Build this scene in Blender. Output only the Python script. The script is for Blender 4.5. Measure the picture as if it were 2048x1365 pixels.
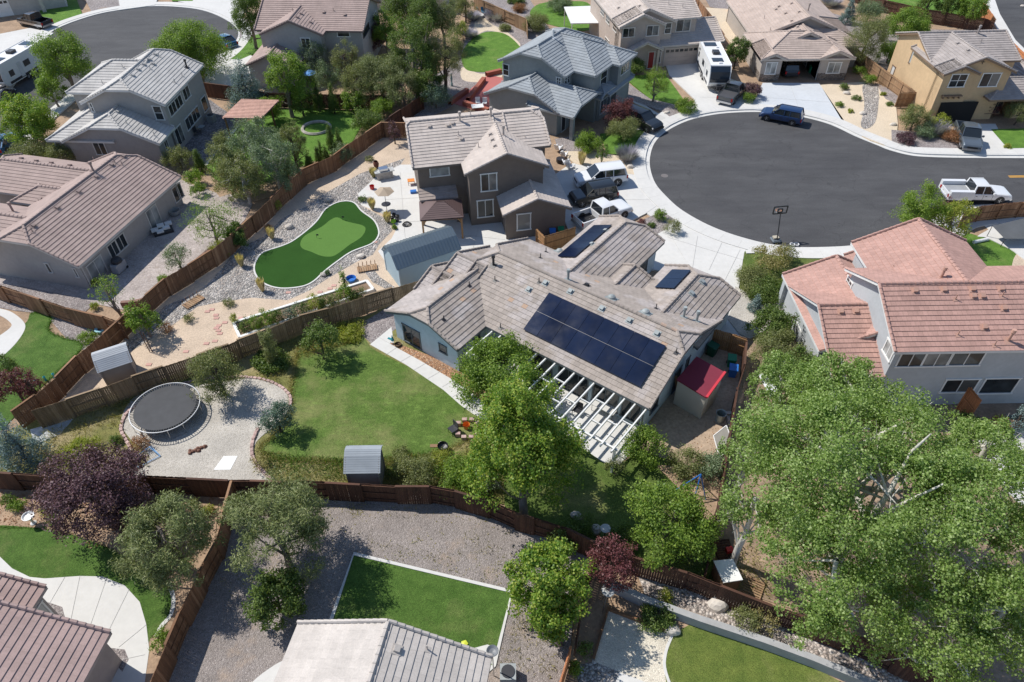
import bpy, math, random
import numpy as np
from mathutils import Vector, Matrix
for o in list(bpy.data.objects): bpy.data.objects.remove(o)
SC=bpy.context.scene; COL=SC.collection
# ---------------------------------------------------------------- camera, light, exposure
F=1425.; TH=math.radians(42.8); RO=math.radians(0.6); HC=37.
cam=bpy.data.cameras.new('camera'); co=bpy.data.objects.new('camera',cam); COL.objects.link(co)
cam.sensor_width=36; cam.lens=F/2048*36; cam.clip_start=0.5; cam.clip_end=2000
co.matrix_world=Matrix.Translation((0,0,HC))@Matrix.Rotation(math.radians(90)-TH,4,'X')@Matrix.Rotation(-RO,4,'Z')
SC.camera=co
SUN_EL=math.radians(51); SH=math.radians(-27)      # shadows run along SH on the ground
W=bpy.data.worlds.new('World'); SC.world=W; W.use_nodes=True
nt=W.node_tree; bg=nt.nodes['Background']; sky=nt.nodes.new('ShaderNodeTexSky'); sky.sky_type='NISHITA'; sky.sun_disc=False
sky.sun_elevation=SUN_EL; sd=Vector((-math.cos(SH),-math.sin(SH),0)); sky.sun_rotation=math.atan2(sd.x,sd.y)
sky.altitude=1400; sky.air_density=1.0; sky.dust_density=.6
nt.links.new(sky.outputs[0],bg.inputs[0]); bg.inputs[1].default_value=0.145
sl=bpy.data.lights.new('sun','SUN'); sl.energy=4.9; sl.angle=math.radians(.53); sl.color=(1,.955,.88)
so=bpy.data.objects.new('sun',sl); COL.objects.link(so); so.location=(-40,60,80)
so.rotation_euler=Vector((-sd.x*math.cos(SUN_EL),-sd.y*math.cos(SUN_EL),-math.sin(SUN_EL))).to_track_quat('-Z','Y').to_euler()
SC.view_settings.view_transform='Standard'; SC.view_settings.look='None'; SC.view_settings.gamma=1; SC.view_settings.exposure=0.03
SC.render.engine='CYCLES'
SC.cycles.max_bounces=6; SC.cycles.diffuse_bounces=3; SC.cycles.glossy_bounces=2; SC.cycles.transmission_bounces=3; SC.cycles.transparent_max_bounces=6
# ---------------------------------------------------------------- geometry of the lot plan
def ray(px,py):
    x,y=(px-1024)/F,(py-682.5)/F; c,s=math.cos(RO),math.sin(RO); x,y=c*x-s*y,s*x+c*y
    return np.array([x,math.cos(TH)-y*math.sin(TH),-math.sin(TH)-y*math.cos(TH)])
def P(px,py,z=0.):
    d=ray(px,py); r=d*((z-HC)/d[2]); return np.array([r[0],r[1],z])
def scale_at(w):      # pixels per metre (2048 frame)
    return F/(w[1]*math.cos(TH)-(w[2]-HC)*math.sin(TH))
# ---------------------------------------------------------------- objects
def tag(o,label=None,cat=None,group=None,kind=None):
    if label: o['label']=label
    if cat: o['category']=cat
    if group: o['group']=group
    if kind: o['kind']=kind
    return o
def empty(name,loc=(0,0,0),rz=0,label=None,cat=None,group=None):
    o=bpy.data.objects.new(name,None); COL.objects.link(o); o.location=loc; o.rotation_euler=(0,0,rz); o.empty_display_size=.3
    return tag(o,label,cat,group)
class MB:
    def __init__(s): s.v=[];s.f=[];s.m=[];s.uv=[]
    def add(s,vs,fs,m=0,uv=None):
        b=len(s.v); s.v+=[tuple(map(float,x)) for x in vs]
        for i,f in enumerate(fs):
            s.f.append([b+j for j in f]); s.m.append(m)
            s.uv.append(uv[i] if uv else [(0,0)]*len(f))
        return s
    def box(s,a,b,m=0,M=None):
        x0,y0,z0=a;x1,y1,z1=b
        vs=[(x0,y0,z0),(x1,y0,z0),(x1,y1,z0),(x0,y1,z0),(x0,y0,z1),(x1,y0,z1),(x1,y1,z1),(x0,y1,z1)]
        if M is not None: vs=[tuple(M@Vector(v)) for v in vs]
        return s.add(vs,[(0,3,2,1),(4,5,6,7),(0,1,5,4),(1,2,6,5),(2,3,7,6),(3,0,4,7)],m)
    def bar(s,p,q,w,h,m=0):     # beam from p to q, w wide, h deep
        p=Vector(p);q=Vector(q);d=(q-p);L=d.length
        if L<1e-6: return s
        d.normalize(); up=Vector((0,0,1)) if abs(d.z)<.95 else Vector((0,1,0)); x=d.cross(up).normalized(); y=x.cross(d)
        M=Matrix(((x.x,d.x,y.x,p.x),(x.y,d.y,y.y,p.y),(x.z,d.z,y.z,p.z),(0,0,0,1)))
        return s.box((-w/2,0,-h/2),(w/2,L,h/2),m,M)
    def tube(s,p,q,r0,r1,n=8,m=0,cap=True):
        p=Vector(p);q=Vector(q);d=(q-p).normalized(); up=Vector((0,0,1)) if abs(d.z)<.95 else Vector((0,1,0)); x=d.cross(up).normalized(); y=x.cross(d)
        vs=[];
        for c,r in((p,r0),(q,r1)):
            for i in range(n):
                a=2*math.pi*i/n; vs.append(c+x*math.cos(a)*r+y*math.sin(a)*r)
        fs=[(i,(i+1)%n,n+(i+1)%n,n+i) for i in range(n)]
        if cap: fs+= [tuple(range(n))[::-1],tuple(range(n,2*n))]
        return s.add(vs,fs,m)
    def ring(s,c,R,r,n=24,k=6,m=0,tilt=None):
        vs=[]
        for i in range(n):
            a=2*math.pi*i/n
            for j in range(k):
                b=2*math.pi*j/k; v=Vector(((R+r*math.cos(b))*math.cos(a),(R+r*math.cos(b))*math.sin(a),r*math.sin(b)))
                vs.append(v+Vector(c))
        return s.add(vs,[(i*k+j,((i+1)%n)*k+j,((i+1)%n)*k+(j+1)%k,i*k+(j+1)%k) for i in range(n) for j in range(k)],m)
    def lathe(s,prof,n=12,c=(0,0,0),m=0):
        vs=[];k=len(prof)
        for i in range(n):
            a=2*math.pi*i/n
            for r,z in prof: vs.append((c[0]+r*math.cos(a),c[1]+r*math.sin(a),c[2]+z))
        return s.add(vs,[(i*k+j,((i+1)%n)*k+j,((i+1)%n)*k+j+1,i*k+j+1) for i in range(n) for j in range(k-1)],m)
    def prism(s,poly,z0,z1,m=0,bottom=False):
        n=len(poly); vs=[(x,y,z1) for x,y in poly]+[(x,y,z0) for x,y in poly]
        fs=[tuple(range(n))]+[(i,n+i,n+(i+1)%n,(i+1)%n) for i in range(n)]
        return s.add(vs,fs,m)
    def build(s,name,mats,parent=None,smooth=False):
        me=bpy.data.meshes.new(name); me.from_pydata(s.v,[],s.f)
        if not isinstance(mats,(list,tuple)): mats=[mats]
        for m in mats: me.materials.append(m)
        me.polygons.foreach_set('material_index',s.m)
        if any(u[0]!=(0,0) or (len(u)>1 and u[1]!=(0,0)) for u in s.uv):
            l=me.uv_layers.new(name='UVMap'); l.data.foreach_set('uv',[c for f in s.uv for p in f for c in p])
        if smooth: me.polygons.foreach_set('use_smooth',[True]*len(me.polygons))
        me.update()
        o=bpy.data.objects.new(name,me); COL.objects.link(o)
        if parent: o.parent=parent
        return o
# ---------------------------------------------------------------- materials
MC={}
def newmat(name):
    m=bpy.data.materials.new(name); m.use_nodes=True; t=m.node_tree; b=t.nodes['Principled BSDF']; return m,t,b
def nd(t,ty,**k):
    n=t.nodes.new(ty)
    for a,v in k.items():
        if a.startswith('i_'):
            key=a[2:]; key=int(key) if key.isdigit() else key.replace('_',' ')
            n.inputs[key].default_value=v
        else: setattr(n,a,v)
    return n
def rgba(c): return (c[0],c[1],c[2],1)
def mix(t,fac,a,b,mode='MIX'):
    n=nd(t,'ShaderNodeMix',data_type='RGBA',blend_type=mode)
    for i,x in((0,fac),(6,a),(7,b)):
        if isinstance(x,(int,float)): n.inputs[i].default_value=x
        elif isinstance(x,tuple): n.inputs[i].default_value=rgba(x)
        else: t.links.new(x,n.inputs[i])
    return n.outputs[2]
def ramp(t,fac,stops,interp='LINEAR'):
    r=nd(t,'ShaderNodeValToRGB'); r.color_ramp.interpolation=interp; e=r.color_ramp.elements
    while len(e)<len(stops): e.new(.5)
    for i,(p,c) in enumerate(stops): e[i].position=p; e[i].color=rgba(c) if isinstance(c,tuple) else (c,c,c,1)
    t.links.new(fac,r.inputs[0]); return r.outputs[0]
def pos(t): return nd(t,'ShaderNodeNewGeometry').outputs['Position']
def noise(t,v,scale,detail=3,rough=.55,sc=None):
    if sc:
        mp=nd(t,'ShaderNodeMapping'); mp.inputs['Scale'].default_value=sc; t.links.new(v,mp.inputs[0]); v=mp.outputs[0]
    n=nd(t,'ShaderNodeTexNoise',i_Scale=scale,i_Detail=detail,i_Roughness=rough); t.links.new(v,n.inputs['Vector']); return n.outputs[0]
def bump(t,b,h,st,dist=.05):
    n=nd(t,'ShaderNodeBump',i_Strength=st,i_Distance=dist); t.links.new(h,n.inputs['Height']); t.links.new(n.outputs[0],b.inputs['Normal'])
def simple(name,col,rough=.8,metal=0,var=.12,vs=.8,bs=0,bst=.3,coat=0,fine=0,spec=None,fa=.18):
    if name in MC: return MC[name]
    m,t,b=newmat(name); p=pos(t); d=tuple(c*(1-var) for c in col); e=tuple(min(1,c*(1+var)) for c in col)
    o=ramp(t,noise(t,p,vs,4,.6),[(.3,d),(.7,e)])
    if fine: o=mix(t,1,o,ramp(t,noise(t,p,fine,2,.6),[(.3,1-fa),(.7,1+fa)]),'MULTIPLY')
    t.links.new(o,b.inputs['Base Color']); b.inputs['Roughness'].default_value=rough; b.inputs['Metallic'].default_value=metal
    if coat: b.inputs['Coat Weight'].default_value=coat; b.inputs['Coat Roughness'].default_value=.06
    if spec is not None: b.inputs['Specular IOR Level'].default_value=spec
    if bs: bump(t,b,noise(t,p,bs,3,.6),bst,.03)
    MC[name]=m; return m
def gravelm(name,cols,scale,bst=.6,rough=.9,big=.5,dirt=None,da=.56,gap=.42):
    if name in MC: return MC[name]
    m,t,b=newmat(name); p=pos(t)
    v=nd(t,'ShaderNodeTexVoronoi',i_Scale=scale); t.links.new(p,v.inputs['Vector'])
    sep=nd(t,'ShaderNodeSeparateColor'); t.links.new(v.outputs['Color'],sep.inputs[0])
    n=len(cols); o=ramp(t,sep.outputs[0],[(i/(n-1) if n>1 else 0,c) for i,c in enumerate(cols)])
    o=mix(t,1,o,ramp(t,noise(t,p,big,4,.6),[(.3,.8),(.7,1.15)]),'MULTIPLY')
    ed=nd(t,'ShaderNodeTexVoronoi',i_Scale=scale,feature='DISTANCE_TO_EDGE'); t.links.new(p,ed.inputs['Vector'])
    o=mix(t,1,o,ramp(t,ed.outputs['Distance'],[(0.02,gap),(.14,1.)]),'MULTIPLY')
    if dirt: o=mix(t,ramp(t,noise(t,p,.45,6,.7),[(da,0.),(da+.14,.8)]),o,mix(t,1,dirt,ramp(t,noise(t,p,8,3,.6),[(.3,.75),(.7,1.2)]),'MULTIPLY'))
    t.links.new(o,b.inputs['Base Color']); b.inputs['Roughness'].default_value=rough
    bump(t,b,ramp(t,v.outputs['Distance'],[(0,1.),(.7,0.)]),bst,.6/scale)
    MC[name]=m; return m
def grassm(name,dark,light,dry,dryamt=.5,streak=None,drys=.22):
    if name in MC: return MC[name]
    m,t,b=newmat(name); p=pos(t)
    o=ramp(t,noise(t,p,1.1,5,.65),[(.32,dark),(.68,light)])
    o=mix(t,ramp(t,noise(t,p,drys,5,.65),[(dryamt,0.),(dryamt+.22,1.)]),o,dry)
    if streak:
        o=mix(t,ramp(t,noise(t,p,2.2,4,.7,streak),[(.54,0.),(.74,.6)]),o,tuple(min(1,c*1.7) for c in light))
    o=mix(t,1,o,ramp(t,noise(t,p,17,3,.75),[(.25,.5),(.75,1.5)]),'MULTIPLY')
    o=mix(t,1,o,ramp(t,noise(t,p,55,1,.5),[(.3,.7),(.7,1.28)]),'MULTIPLY')
    t.links.new(o,b.inputs['Base Color']); b.inputs['Roughness'].default_value=.85; b.inputs['Specular IOR Level'].default_value=.2
    bump(t,b,noise(t,p,26,4,.8),1.,.09); MC[name]=m; return m
def tilem(name,col,var=.14,patch=None,rough=.85,wid=.33,odd=None):
    if name in MC: return MC[name]
    m,t,b=newmat(name); uv=nd(t,'ShaderNodeUVMap').outputs[0]; p=pos(t)
    sx=nd(t,'ShaderNodeSeparateXYZ'); t.links.new(uv,sx.inputs[0])
    def mth(op,a,bb=None):
        n=nd(t,'ShaderNodeMath',operation=op)
        for i,x in((0,a),(1,bb)):
            if x is None: continue
            if isinstance(x,(int,float)): n.inputs[i].default_value=x
            else: t.links.new(x,n.inputs[i])
        return n.outputs[0]
    row=mth('FLOOR',mth('DIVIDE',sx.outputs[1],COURSE)); off=mth('MULTIPLY',mth('MODULO',mth('MULTIPLY',row,37.),2.),.5)
    uc=mth('ADD',mth('DIVIDE',sx.outputs[0],wid),off); cell=mth('FLOOR',uc); fr=mth('FRACT',uc)
    cx=nd(t,'ShaderNodeCombineXYZ'); t.links.new(cell,cx.inputs[0]); t.links.new(row,cx.inputs[1])
    wn=nd(t,'ShaderNodeTexWhiteNoise',noise_dimensions='3D'); t.links.new(cx.outputs[0],wn.inputs[0])
    o=ramp(t,wn.outputs[0],[(0,tuple(c*(1-var) for c in col)),(1,tuple(c*(1+var) for c in col))])
    if patch: o=mix(t,ramp(t,noise(t,p,.35,3,.6),[(.5,0.),(.56,1.)]),o,mix(t,1,o,patch,'MULTIPLY'))
    if odd: o=mix(t,ramp(t,wn.outputs[0],[(.985,0.),(.986,1.)],'CONSTANT'),o,odd)
    o=mix(t,1,o,ramp(t,noise(t,p,.6,5,.6),[(.3,.88),(.7,1.1)]),'MULTIPLY')
    o=mix(t,1,o,ramp(t,noise(t,p,14,3,.6),[(.3,.9),(.7,1.08)]),'MULTIPLY')
    o=mix(t,1,o,ramp(t,noise(t,uv,1.,5,.65,(2.2,.35,1)),[(.3,.92),(.7,1.07)]),'MULTIPLY')
    o=mix(t,1,o,ramp(t,fr,[(0,.62 if wid<.5 else .88),(.07 if wid<.5 else .03,1.),(.94,1.),(1.,.7 if wid<.5 else .9)]),'MULTIPLY')
    t.links.new(o,b.inputs['Base Color']); b.inputs['Roughness'].default_value=rough
    bump(t,b,noise(t,p,9,3,.6),.25,.02); MC[name]=m; return m
def woodm(name,cols,scz=(6,6,.5)):
    if name in MC: return MC[name]
    m,t,b=newmat(name); g=nd(t,'ShaderNodeNewGeometry'); n=len(cols)
    o=ramp(t,g.outputs['Random Per Island'],[(i/(n-1),c) for i,c in enumerate(cols)])
    o=mix(t,1,o,ramp(t,noise(t,g.outputs['Position'],3,4,.7,scz),[(.25,.62),(.75,1.3)]),'MULTIPLY')
    o=mix(t,1,o,ramp(t,noise(t,g.outputs['Position'],.35,2,.5),[(.35,.75),(.65,1.2)]),'MULTIPLY')
    t.links.new(o,b.inputs['Base Color']); b.inputs['Roughness'].default_value=.85; MC[name]=m; return m
def leafm(name,cols,trans=.35):
    if name in MC: return MC[name]
    m,t,b=newmat(name); g=nd(t,'ShaderNodeNewGeometry'); n=len(cols)
    f=mix(t,.45,g.outputs['Random Per Island'],noise(t,g.outputs['Position'],.9,3,.6))
    o=ramp(t,f,[(.2+.6*i/(n-1),c) for i,c in enumerate(cols)])
    t.links.new(o,b.inputs['Base Color']); b.inputs['Roughness'].default_value=.5; b.inputs['Specular IOR Level'].default_value=.35
    tr=nd(t,'ShaderNodeBsdfTranslucent'); t.links.new(mix(t,1,o,(1.25,1.35,.6),'MULTIPLY'),tr.inputs[0])
    mx=nd(t,'ShaderNodeMixShader',i_0=trans); t.links.new(b.outputs[0],mx.inputs[1]); t.links.new(tr.outputs[0],mx.inputs[2])
    t.links.new(mx.outputs[0],t.nodes['Material Output'].inputs[0]); MC[name]=m; return m
def glassm(name,col,blind=None):
    if name in MC: return MC[name]
    m,t,b=newmat(name); p=pos(t)
    o=ramp(t,noise(t,p,.7,2,.5),[(.4,tuple(c*.6 for c in col)),(.6,tuple(c*1.4 for c in col))])
    t.links.new(o,b.inputs['Base Color']); b.inputs['Roughness'].default_value=.04; b.inputs['Specular IOR Level'].default_value=.4; MC[name]=m; return m
COURSE=.36
STU=lambda n,c:simple('stucco '+n,c,.9,var=.07,vs=.45,bs=16,bst=.25,fine=3,fa=.05)
M_white=simple('white trim',(.74,.74,.72),.5,var=.04)
M_dark=simple('dark metal',(.03,.03,.035),.45,var=.1)
M_black=simple('black plastic',(.015,.015,.017),.5,var=.1)
M_rub=simple('rubber',(.02,.02,.02),.8)
M_chrome=simple('bare metal',(.55,.56,.58),.3,1,var=.05)
M_glass=glassm('window glass',(.03,.036,.04)); M_glass2=glassm('blind glass',(.30,.31,.30))
M_conc=simple('concrete',(.53,.52,.50),.9,var=.05,vs=.25,fine=2.5,fa=.04)
M_conc2=simple('pale concrete',(.60,.59,.565),.9,var=.045,vs=.25,fine=2.5,fa=.035)
M_concg=simple('grey concrete',(.42,.43,.43),.9,var=.1,vs=.5,fine=4)
M_joint=simple('concrete joint',(.46,.45,.43),.95)
M_fence=woodm('weathered cedar',[(.155,.073,.036),(.26,.135,.068),(.195,.098,.05),(.35,.20,.11)])
M_fencem=woodm('sun bleached cedar',[(.17,.11,.06),(.29,.20,.115),(.21,.14,.08),(.36,.26,.16)])
M_fenced=woodm('dark stained cedar',[(.058,.026,.016),(.10,.043,.025),(.075,.033,.02),(.13,.062,.036)])
M_fencet=woodm('tan cedar',[(.24,.14,.075),(.34,.21,.115),(.28,.165,.09),(.38,.25,.145)])
M_fenceo=woodm('orange cedar',[(.38,.15,.06),(.48,.20,.085),(.42,.17,.07)])
M_beam=woodm('timber beam',[(.30,.16,.07),(.36,.20,.09)])
M_rock=simple('boulder stone',(.42,.38,.34),.9,var=.25,vs=3,bs=6,bst=.6)
M_red=simple('red plastic',(.55,.03,.03),.4); M_blue=simple('blue plastic',(.03,.16,.5),.4); M_teal=simple('teal plastic',(.02,.28,.33),.4)
M_green=simple('green plastic',(.01,.20,.09),.45); M_orange=simple('orange plastic',(.7,.25,.05),.5); M_cyan=simple('light blue plastic',(.25,.5,.6),.4)
M_whitep=simple('white plastic',(.72,.72,.72),.45,var=.03)
M_blind=glassm('curtained glass',(.14,.14,.135))
# ---------------------------------------------------------------- houses
def clip(poly,t0,t1):
    def half(ps,c,s):
        out=[]
        for i in range(len(ps)):
            a,b=ps[i],ps[(i+1)%len(ps)]; da,db=s*(a[1]-c),s*(b[1]-c)
            if da>=0: out.append(a)
            if (da>0 and db<0) or (da<0 and db>0):
                k=da/(da-db); out.append((a[0]+k*(b[0]-a[0]),c))
        return out
    ps=half(poly,t0,1)
    return half(ps,t1,-1) if len(ps)>2 else []
def steps(mb,poly,fn,p,step=.04,course=None,under=True):
    ts=[q[1] for q in poly]; lo,hi=min(ts),max(ts); k=math.sqrt(1+p*p); w=(course or COURSE)/k; t=lo; i=0
    while t<hi-1e-4:
        t1=min(t+w,hi); c=clip(poly,t,t1)
        if len(c)>2:
            # keep ring clean
            c=[q for j,q in enumerate(c) if abs(q[0]-c[j-1][0])+abs(q[1]-c[j-1][1])>1e-5]
            if len(c)>2:
                mb.add([fn(a,b,step*(t+w-b)/w+.01) for a,b in c],[tuple(range(len(c)))],0,[[(a,b*k+.001) for a,b in c]])
                lows=sorted([q for q in c if abs(q[1]-t)<1e-5])
                if len(lows)>1:
                    a,b=lows[0],lows[-1]
                    mb.add([fn(a[0],t,step+.01),fn(b[0],t,step+.01),fn(b[0],t,.0),fn(a[0],t,.0)],[(0,1,2,3)],0,[[(a[0],t*k),(b[0],t*k),(b[0],t*k),(a[0],t*k)]])
        t=t1
    if under: mb.add([fn(a,b,-.1) for a,b in poly],[tuple(range(len(poly)))],0,[[(a,b) for a,b in poly]])
class House:
    def __init__(s,name,label,cat,O,ang,wall,tile,trim,caps=None,group=None,step=.04):
        s.O=np.array([O[0],O[1],0.]); s.a=math.radians(ang); s.root=empty(name,(O[0],O[1],0),s.a,label,cat,group or 'houses')
        s.u=np.array([math.cos(s.a),math.sin(s.a),0]); s.n=np.array([-math.sin(s.a),math.cos(s.a),0])
        s.wall=MB(); s.roof=MB(); s.capl=[]; s.fas=MB(); s.M=(wall,tile,trim,caps or tile); s.B=[]; s.vents=[]; s.step=step
    def lray(s,px,py):
        d=ray(px,py); o=np.array([0,0,HC])-s.O
        return np.array([o@s.u,o@s.n,o[2]]),np.array([d@s.u,d@s.n,d[2]])
    def loc(s,px,py,z):
        o,d=s.lray(px,py); return o+d*((z-o[2])/d[2])
    def block(s,ax,u0,u1,v0,v1,e,p,f0=1,f1=1,ov=.42,z0=-.1,walls=True,ovg=None,course=None):
        a0,a1,b0,b1=(u0,u1,v0,v1) if ax=='u' else (v0,v1,u0,u1)
        X=(lambda a,b,z:(a,b,z)) if ax=='u' else (lambda a,b,z:(b,a,z))
        hw=(b1-b0)/2; zr=e+p*hw; mid=(b0+b1)/2; i0=(1-f0)*hw; i1=(1-f1)*hw; k=math.sqrt(1+p*p)
        n=(-p/k,1/k)
        fr=lambda a,t,l: X(a,b0+t+n[0]*l,e+p*t+n[1]*l)
        bk=lambda a,t,l: X(a,b1-t-n[0]*l,e+p*t+n[1]*l)
        poly=[(a0,0),(a1,0),(a1,f1*hw),(a1-i1,hw),(a0+i0,hw),(a0,f0*hw)]
        q=[]
        for pt in poly:
            if not q or abs(pt[0]-q[-1][0])+abs(pt[1]-q[-1][1])>1e-4: q.append(pt)
        steps(s.roof,q,fr,p,s.step,course); steps(s.roof,q,bk,p,s.step,course)
        z=[e+f0*p*hw,e+f1*p*hw]
        if f0<.99:
            steps(s.roof,[(b0+f0*hw,0),(b1-f0*hw,0),(mid,i0)],lambda b,t,l: X(a0+t+n[0]*l,b,z[0]+p*t+n[1]*l),p,s.step,course)
            s.caps(X(a0,b0+f0*hw,z[0]),X(a0+i0,mid,zr)); s.caps(X(a0,b1-f0*hw,z[0]),X(a0+i0,mid,zr))
        if f1<.99:
            steps(s.roof,[(b0+f1*hw,0),(b1-f1*hw,0),(mid,i1)],lambda b,t,l: X(a1-t-n[0]*l,b,z[1]+p*t+n[1]*l),p,s.step,course)
            s.caps(X(a1,b0+f1*hw,z[1]),X(a1-i1,mid,zr)); s.caps(X(a1,b1-f1*hw,z[1]),X(a1-i1,mid,zr))
        s.caps(X(a0+i0,mid,zr),X(a1-i1,mid,zr))
        E=[((a0,b0,e),(a1,b0,e)),((a0,b1,e),(a1,b1,e))]
        for a,f,zc in((a0,f0,z[0]),(a1,f1,z[1])):
            E+=[((a,b0,e),(a,b0+f*hw,zc)),((a,b1,e),(a,b1-f*hw,zc))]
            if f<.99: E.append(((a,b0+f*hw,zc),(a,b1-f*hw,zc)))
        for A,B in E:
            if abs(A[0]-B[0])+abs(A[1]-B[1])>.05:
                A=X(*A);B=X(*B); s.fas.bar((A[0],A[1],A[2]-.075),(B[0],B[1],B[2]-.075),.05,.19)
                if A[2]>.5 and abs(A[2]-B[2])>.3: s.rakecap(A,B)
        if walls:
            og=ov if ovg is None else ovg
            A0,A1,B0,B1=a0+og,a1-og,b0+ov,b1-ov; ze=e+p*ov-.08
            s.wall.add([X(A0,B0,z0),X(A1,B0,z0),X(A1,B0,ze),X(A0,B0,ze)],[(0,1,2,3)])
            s.wall.add([X(A0,B1,z0),X(A1,B1,z0),X(A1,B1,ze),X(A0,B1,ze)],[(0,1,2,3)])
            for A,f,zc in((A0,f0,z[0]),(A1,f1,z[1])):
                zt=min(zr,zc+p*og) if f<.99 else zr
                bt=(zt-e)/p   # t at which front plane reaches zt
                pts=[X(A,B0,z0),X(A,B1,z0),X(A,B1,ze)]
                if bt>ov+.02:
                    if bt<hw-.01: pts+=[X(A,b1-bt,zt-.08),X(A,b0+bt,zt-.08)]
                    else: pts+=[X(A,mid,zr-.08)]
                pts.append(X(A,B0,ze)); s.wall.add(pts,[tuple(range(len(pts)))])
        if walls and a1-a0>4 and e<4:
            for A in(a0+ov+.12,a1-ov-.12):
                q=X(A,b0+ov-.05,0); mb=MB(); mb.box((q[0]-.035,q[1]-.035,0),(q[0]+.035,q[1]+.035,e)); mb.build('downpipe',s.M[2],s.root)
        s.B.append((ax,a0,a1,b0,b1,e,p)); return len(s.B)-1
    def caps(s,A,B,w=.26):
        A=Vector(A);B=Vector(B);L=(B-A).length
        if L<.1: return
        c_=MB(); d=(B-A)/L; side=d.cross(Vector((0,0,1))).normalized(); up=side.cross(d); n=max(1,round(L/.4)); st=L/n
        for i in range(n):
            p0=A+d*(i*st); p1=A+d*((i+1)*st)
            vs=[]
            for pp,k,h in((p0,1.06,.035),(p1,.92,0)):
                for x,y in((-w/2,.0),(-w/4,.09),(w/4,.09),(w/2,.0)): vs.append(pp+side*x*k+up*(y+h+.015))
            c_.add(vs,[(0,1,5,4),(1,2,6,5),(2,3,7,6),(0,3,2,1),(4,5,6,7)],0,[[(i,0),(i,.1),(i+.1,.1),(i+.1,0)]]*5)
        s.capl.append(c_)
    def rakecap(s,A,B):
        A=Vector(A)+Vector((0,0,.05));B=Vector(B)+Vector((0,0,.05)); s.caps(A,B,.2)
    def win(s,ax,val,sg,p1,p2,style='slide',pane=None,tw=.1,trim=None,name='window'):
        k=0 if ax=='u' else 1; r=[]
        for q in(p1,p2):
            o,d=s.lray(*q); t=(val-o[k])/d[k]; r.append(o+d*t)
        a=sorted([r[0][1-k],r[1][1-k]]); z=sorted([r[0][2],r[1][2]])
        return s.winl(ax,val,sg,a[0],a[1],z[0],z[1],style,pane,tw,trim,name)
    def winl(s,ax,val,sg,a0,a1,z0,z1,style='slide',pane=None,tw=.1,trim=None,name='window'):
        X=(lambda a,d,z:(val+sg*d,a,z)) if ax=='u' else (lambda a,d,z:(a,val+sg*d,z))
        z0=max(z0,.02)
        fr=MB()
        def bx(A0,A1,Z0,Z1,d0,d1,mb):
            p=X(A0,d0,Z0);q=X(A1,d1,Z1); mb.box([min(x,y) for x,y in zip(p,q)],[max(x,y) for x,y in zip(p,q)])
        bx(a0-tw*.4,a0+tw*.6,z0,z1,.0,.05,fr);bx(a1-tw*.6,a1+tw*.4,z0,z1,.0,.05,fr)
        bx(a0-tw*.8,a1+tw*.8,z1,z1+tw,.0,.07,fr)
        if style!='door': bx(a0-tw*.8,a1+tw*.8,z0-tw,z0,.0,.09,fr)
        m=(a0+a1)/2; g=.03
        if style in('slide','door','grid'): bx(m-g,m+g,z0,z1,.0,.035,fr)
        if style=='slide3':
            for k in(1/3,2/3): mm=a0+(a1-a0)*k; bx(mm-g,mm+g,z0,z1,0,.035,fr)
        if style=='slide4':
            for k in(.25,.5,.75): mm=a0+(a1-a0)*k; bx(mm-g-(.04 if k==.5 else 0),mm+g+(.04 if k==.5 else 0),z0,z1,0,.035,fr)
        if style in('grid','hung'): zz=(z0+z1)/2; bx(a0,a1,zz-g,zz+g,.0,.034,fr)
        w=fr.build(name,trim or s.M[2],s.root)
        s.wc=getattr(s,'wc',0)+1
        if pane is None and style in('slide','door','slide3','slide4','single') and s.wc%2==0:
            q=m if style!='single' else a0+tw*.55; pm=MB(); bx(a0+tw*.55,q,z0,z1,-.02,.018,pm) if style!='single' else bx(a0+tw*.55,a1-tw*.55,z0,(z0+z1)/2,-.02,.018,pm); pm.build('pane',M_glass,w)
            pm=MB(); bx(q,a1-tw*.55,z0,z1,-.02,.017,pm) if style!='single' else bx(a0+tw*.55,a1-tw*.55,(z0+z1)/2,z1,-.02,.017,pm); pm.build('pane',M_blind,w)
        else: pm=MB(); bx(a0+tw*.55,a1-tw*.55,z0,z1,-.02,.018,pm); pm.build('pane',pane or M_glass,w)
        return w
    def garage(s,ax,val,sg,a0,a1,h,mat,rows=4,wins=True):
        X=(lambda a,d,z:(val+sg*d,a,z)) if ax=='u' else (lambda a,d,z:(a,val+sg*d,z))
        mb=MB(); wm=MB()
        def bx(A0,A1,Z0,Z1,d0,d1,mb):
            p=X(A0,d0,Z0);q=X(A1,d1,Z1); mb.box([min(x,y) for x,y in zip(p,q)],[max(x,y) for x,y in zip(p,q)])
        for r in range(rows):
            z0=.05+r*(h-.05)/rows; z1=.05+(r+1)*(h-.05)/rows-.015; bx(a0,a1,z0,z1,0,.03,mb)
            n=max(4,round((a1-a0)/.6))
            for i in range(n):
                c0=a0+(i+.12)*(a1-a0)/n;c1=a0+(i+.88)*(a1-a0)/n
                (bx(c0,c1,z0+.1,z1-.1,.03,.036,wm) if (r==rows-1 and wins) else bx(c0,c1,z0+.08,z1-.08,.03,.042,mb))
        d=mb.build('garage_door',mat,s.root)
        if wins: wm.build('pane',M_glass,d)
        fr=MB(); bx(a0-.12,a0,0,h,0,.06,fr);bx(a1,a1+.12,0,h,0,.06,fr);bx(a0-.12,a1+.12,h,h+.14,0,.06,fr); fr.build('door_frame',s.M[2],d)
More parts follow.
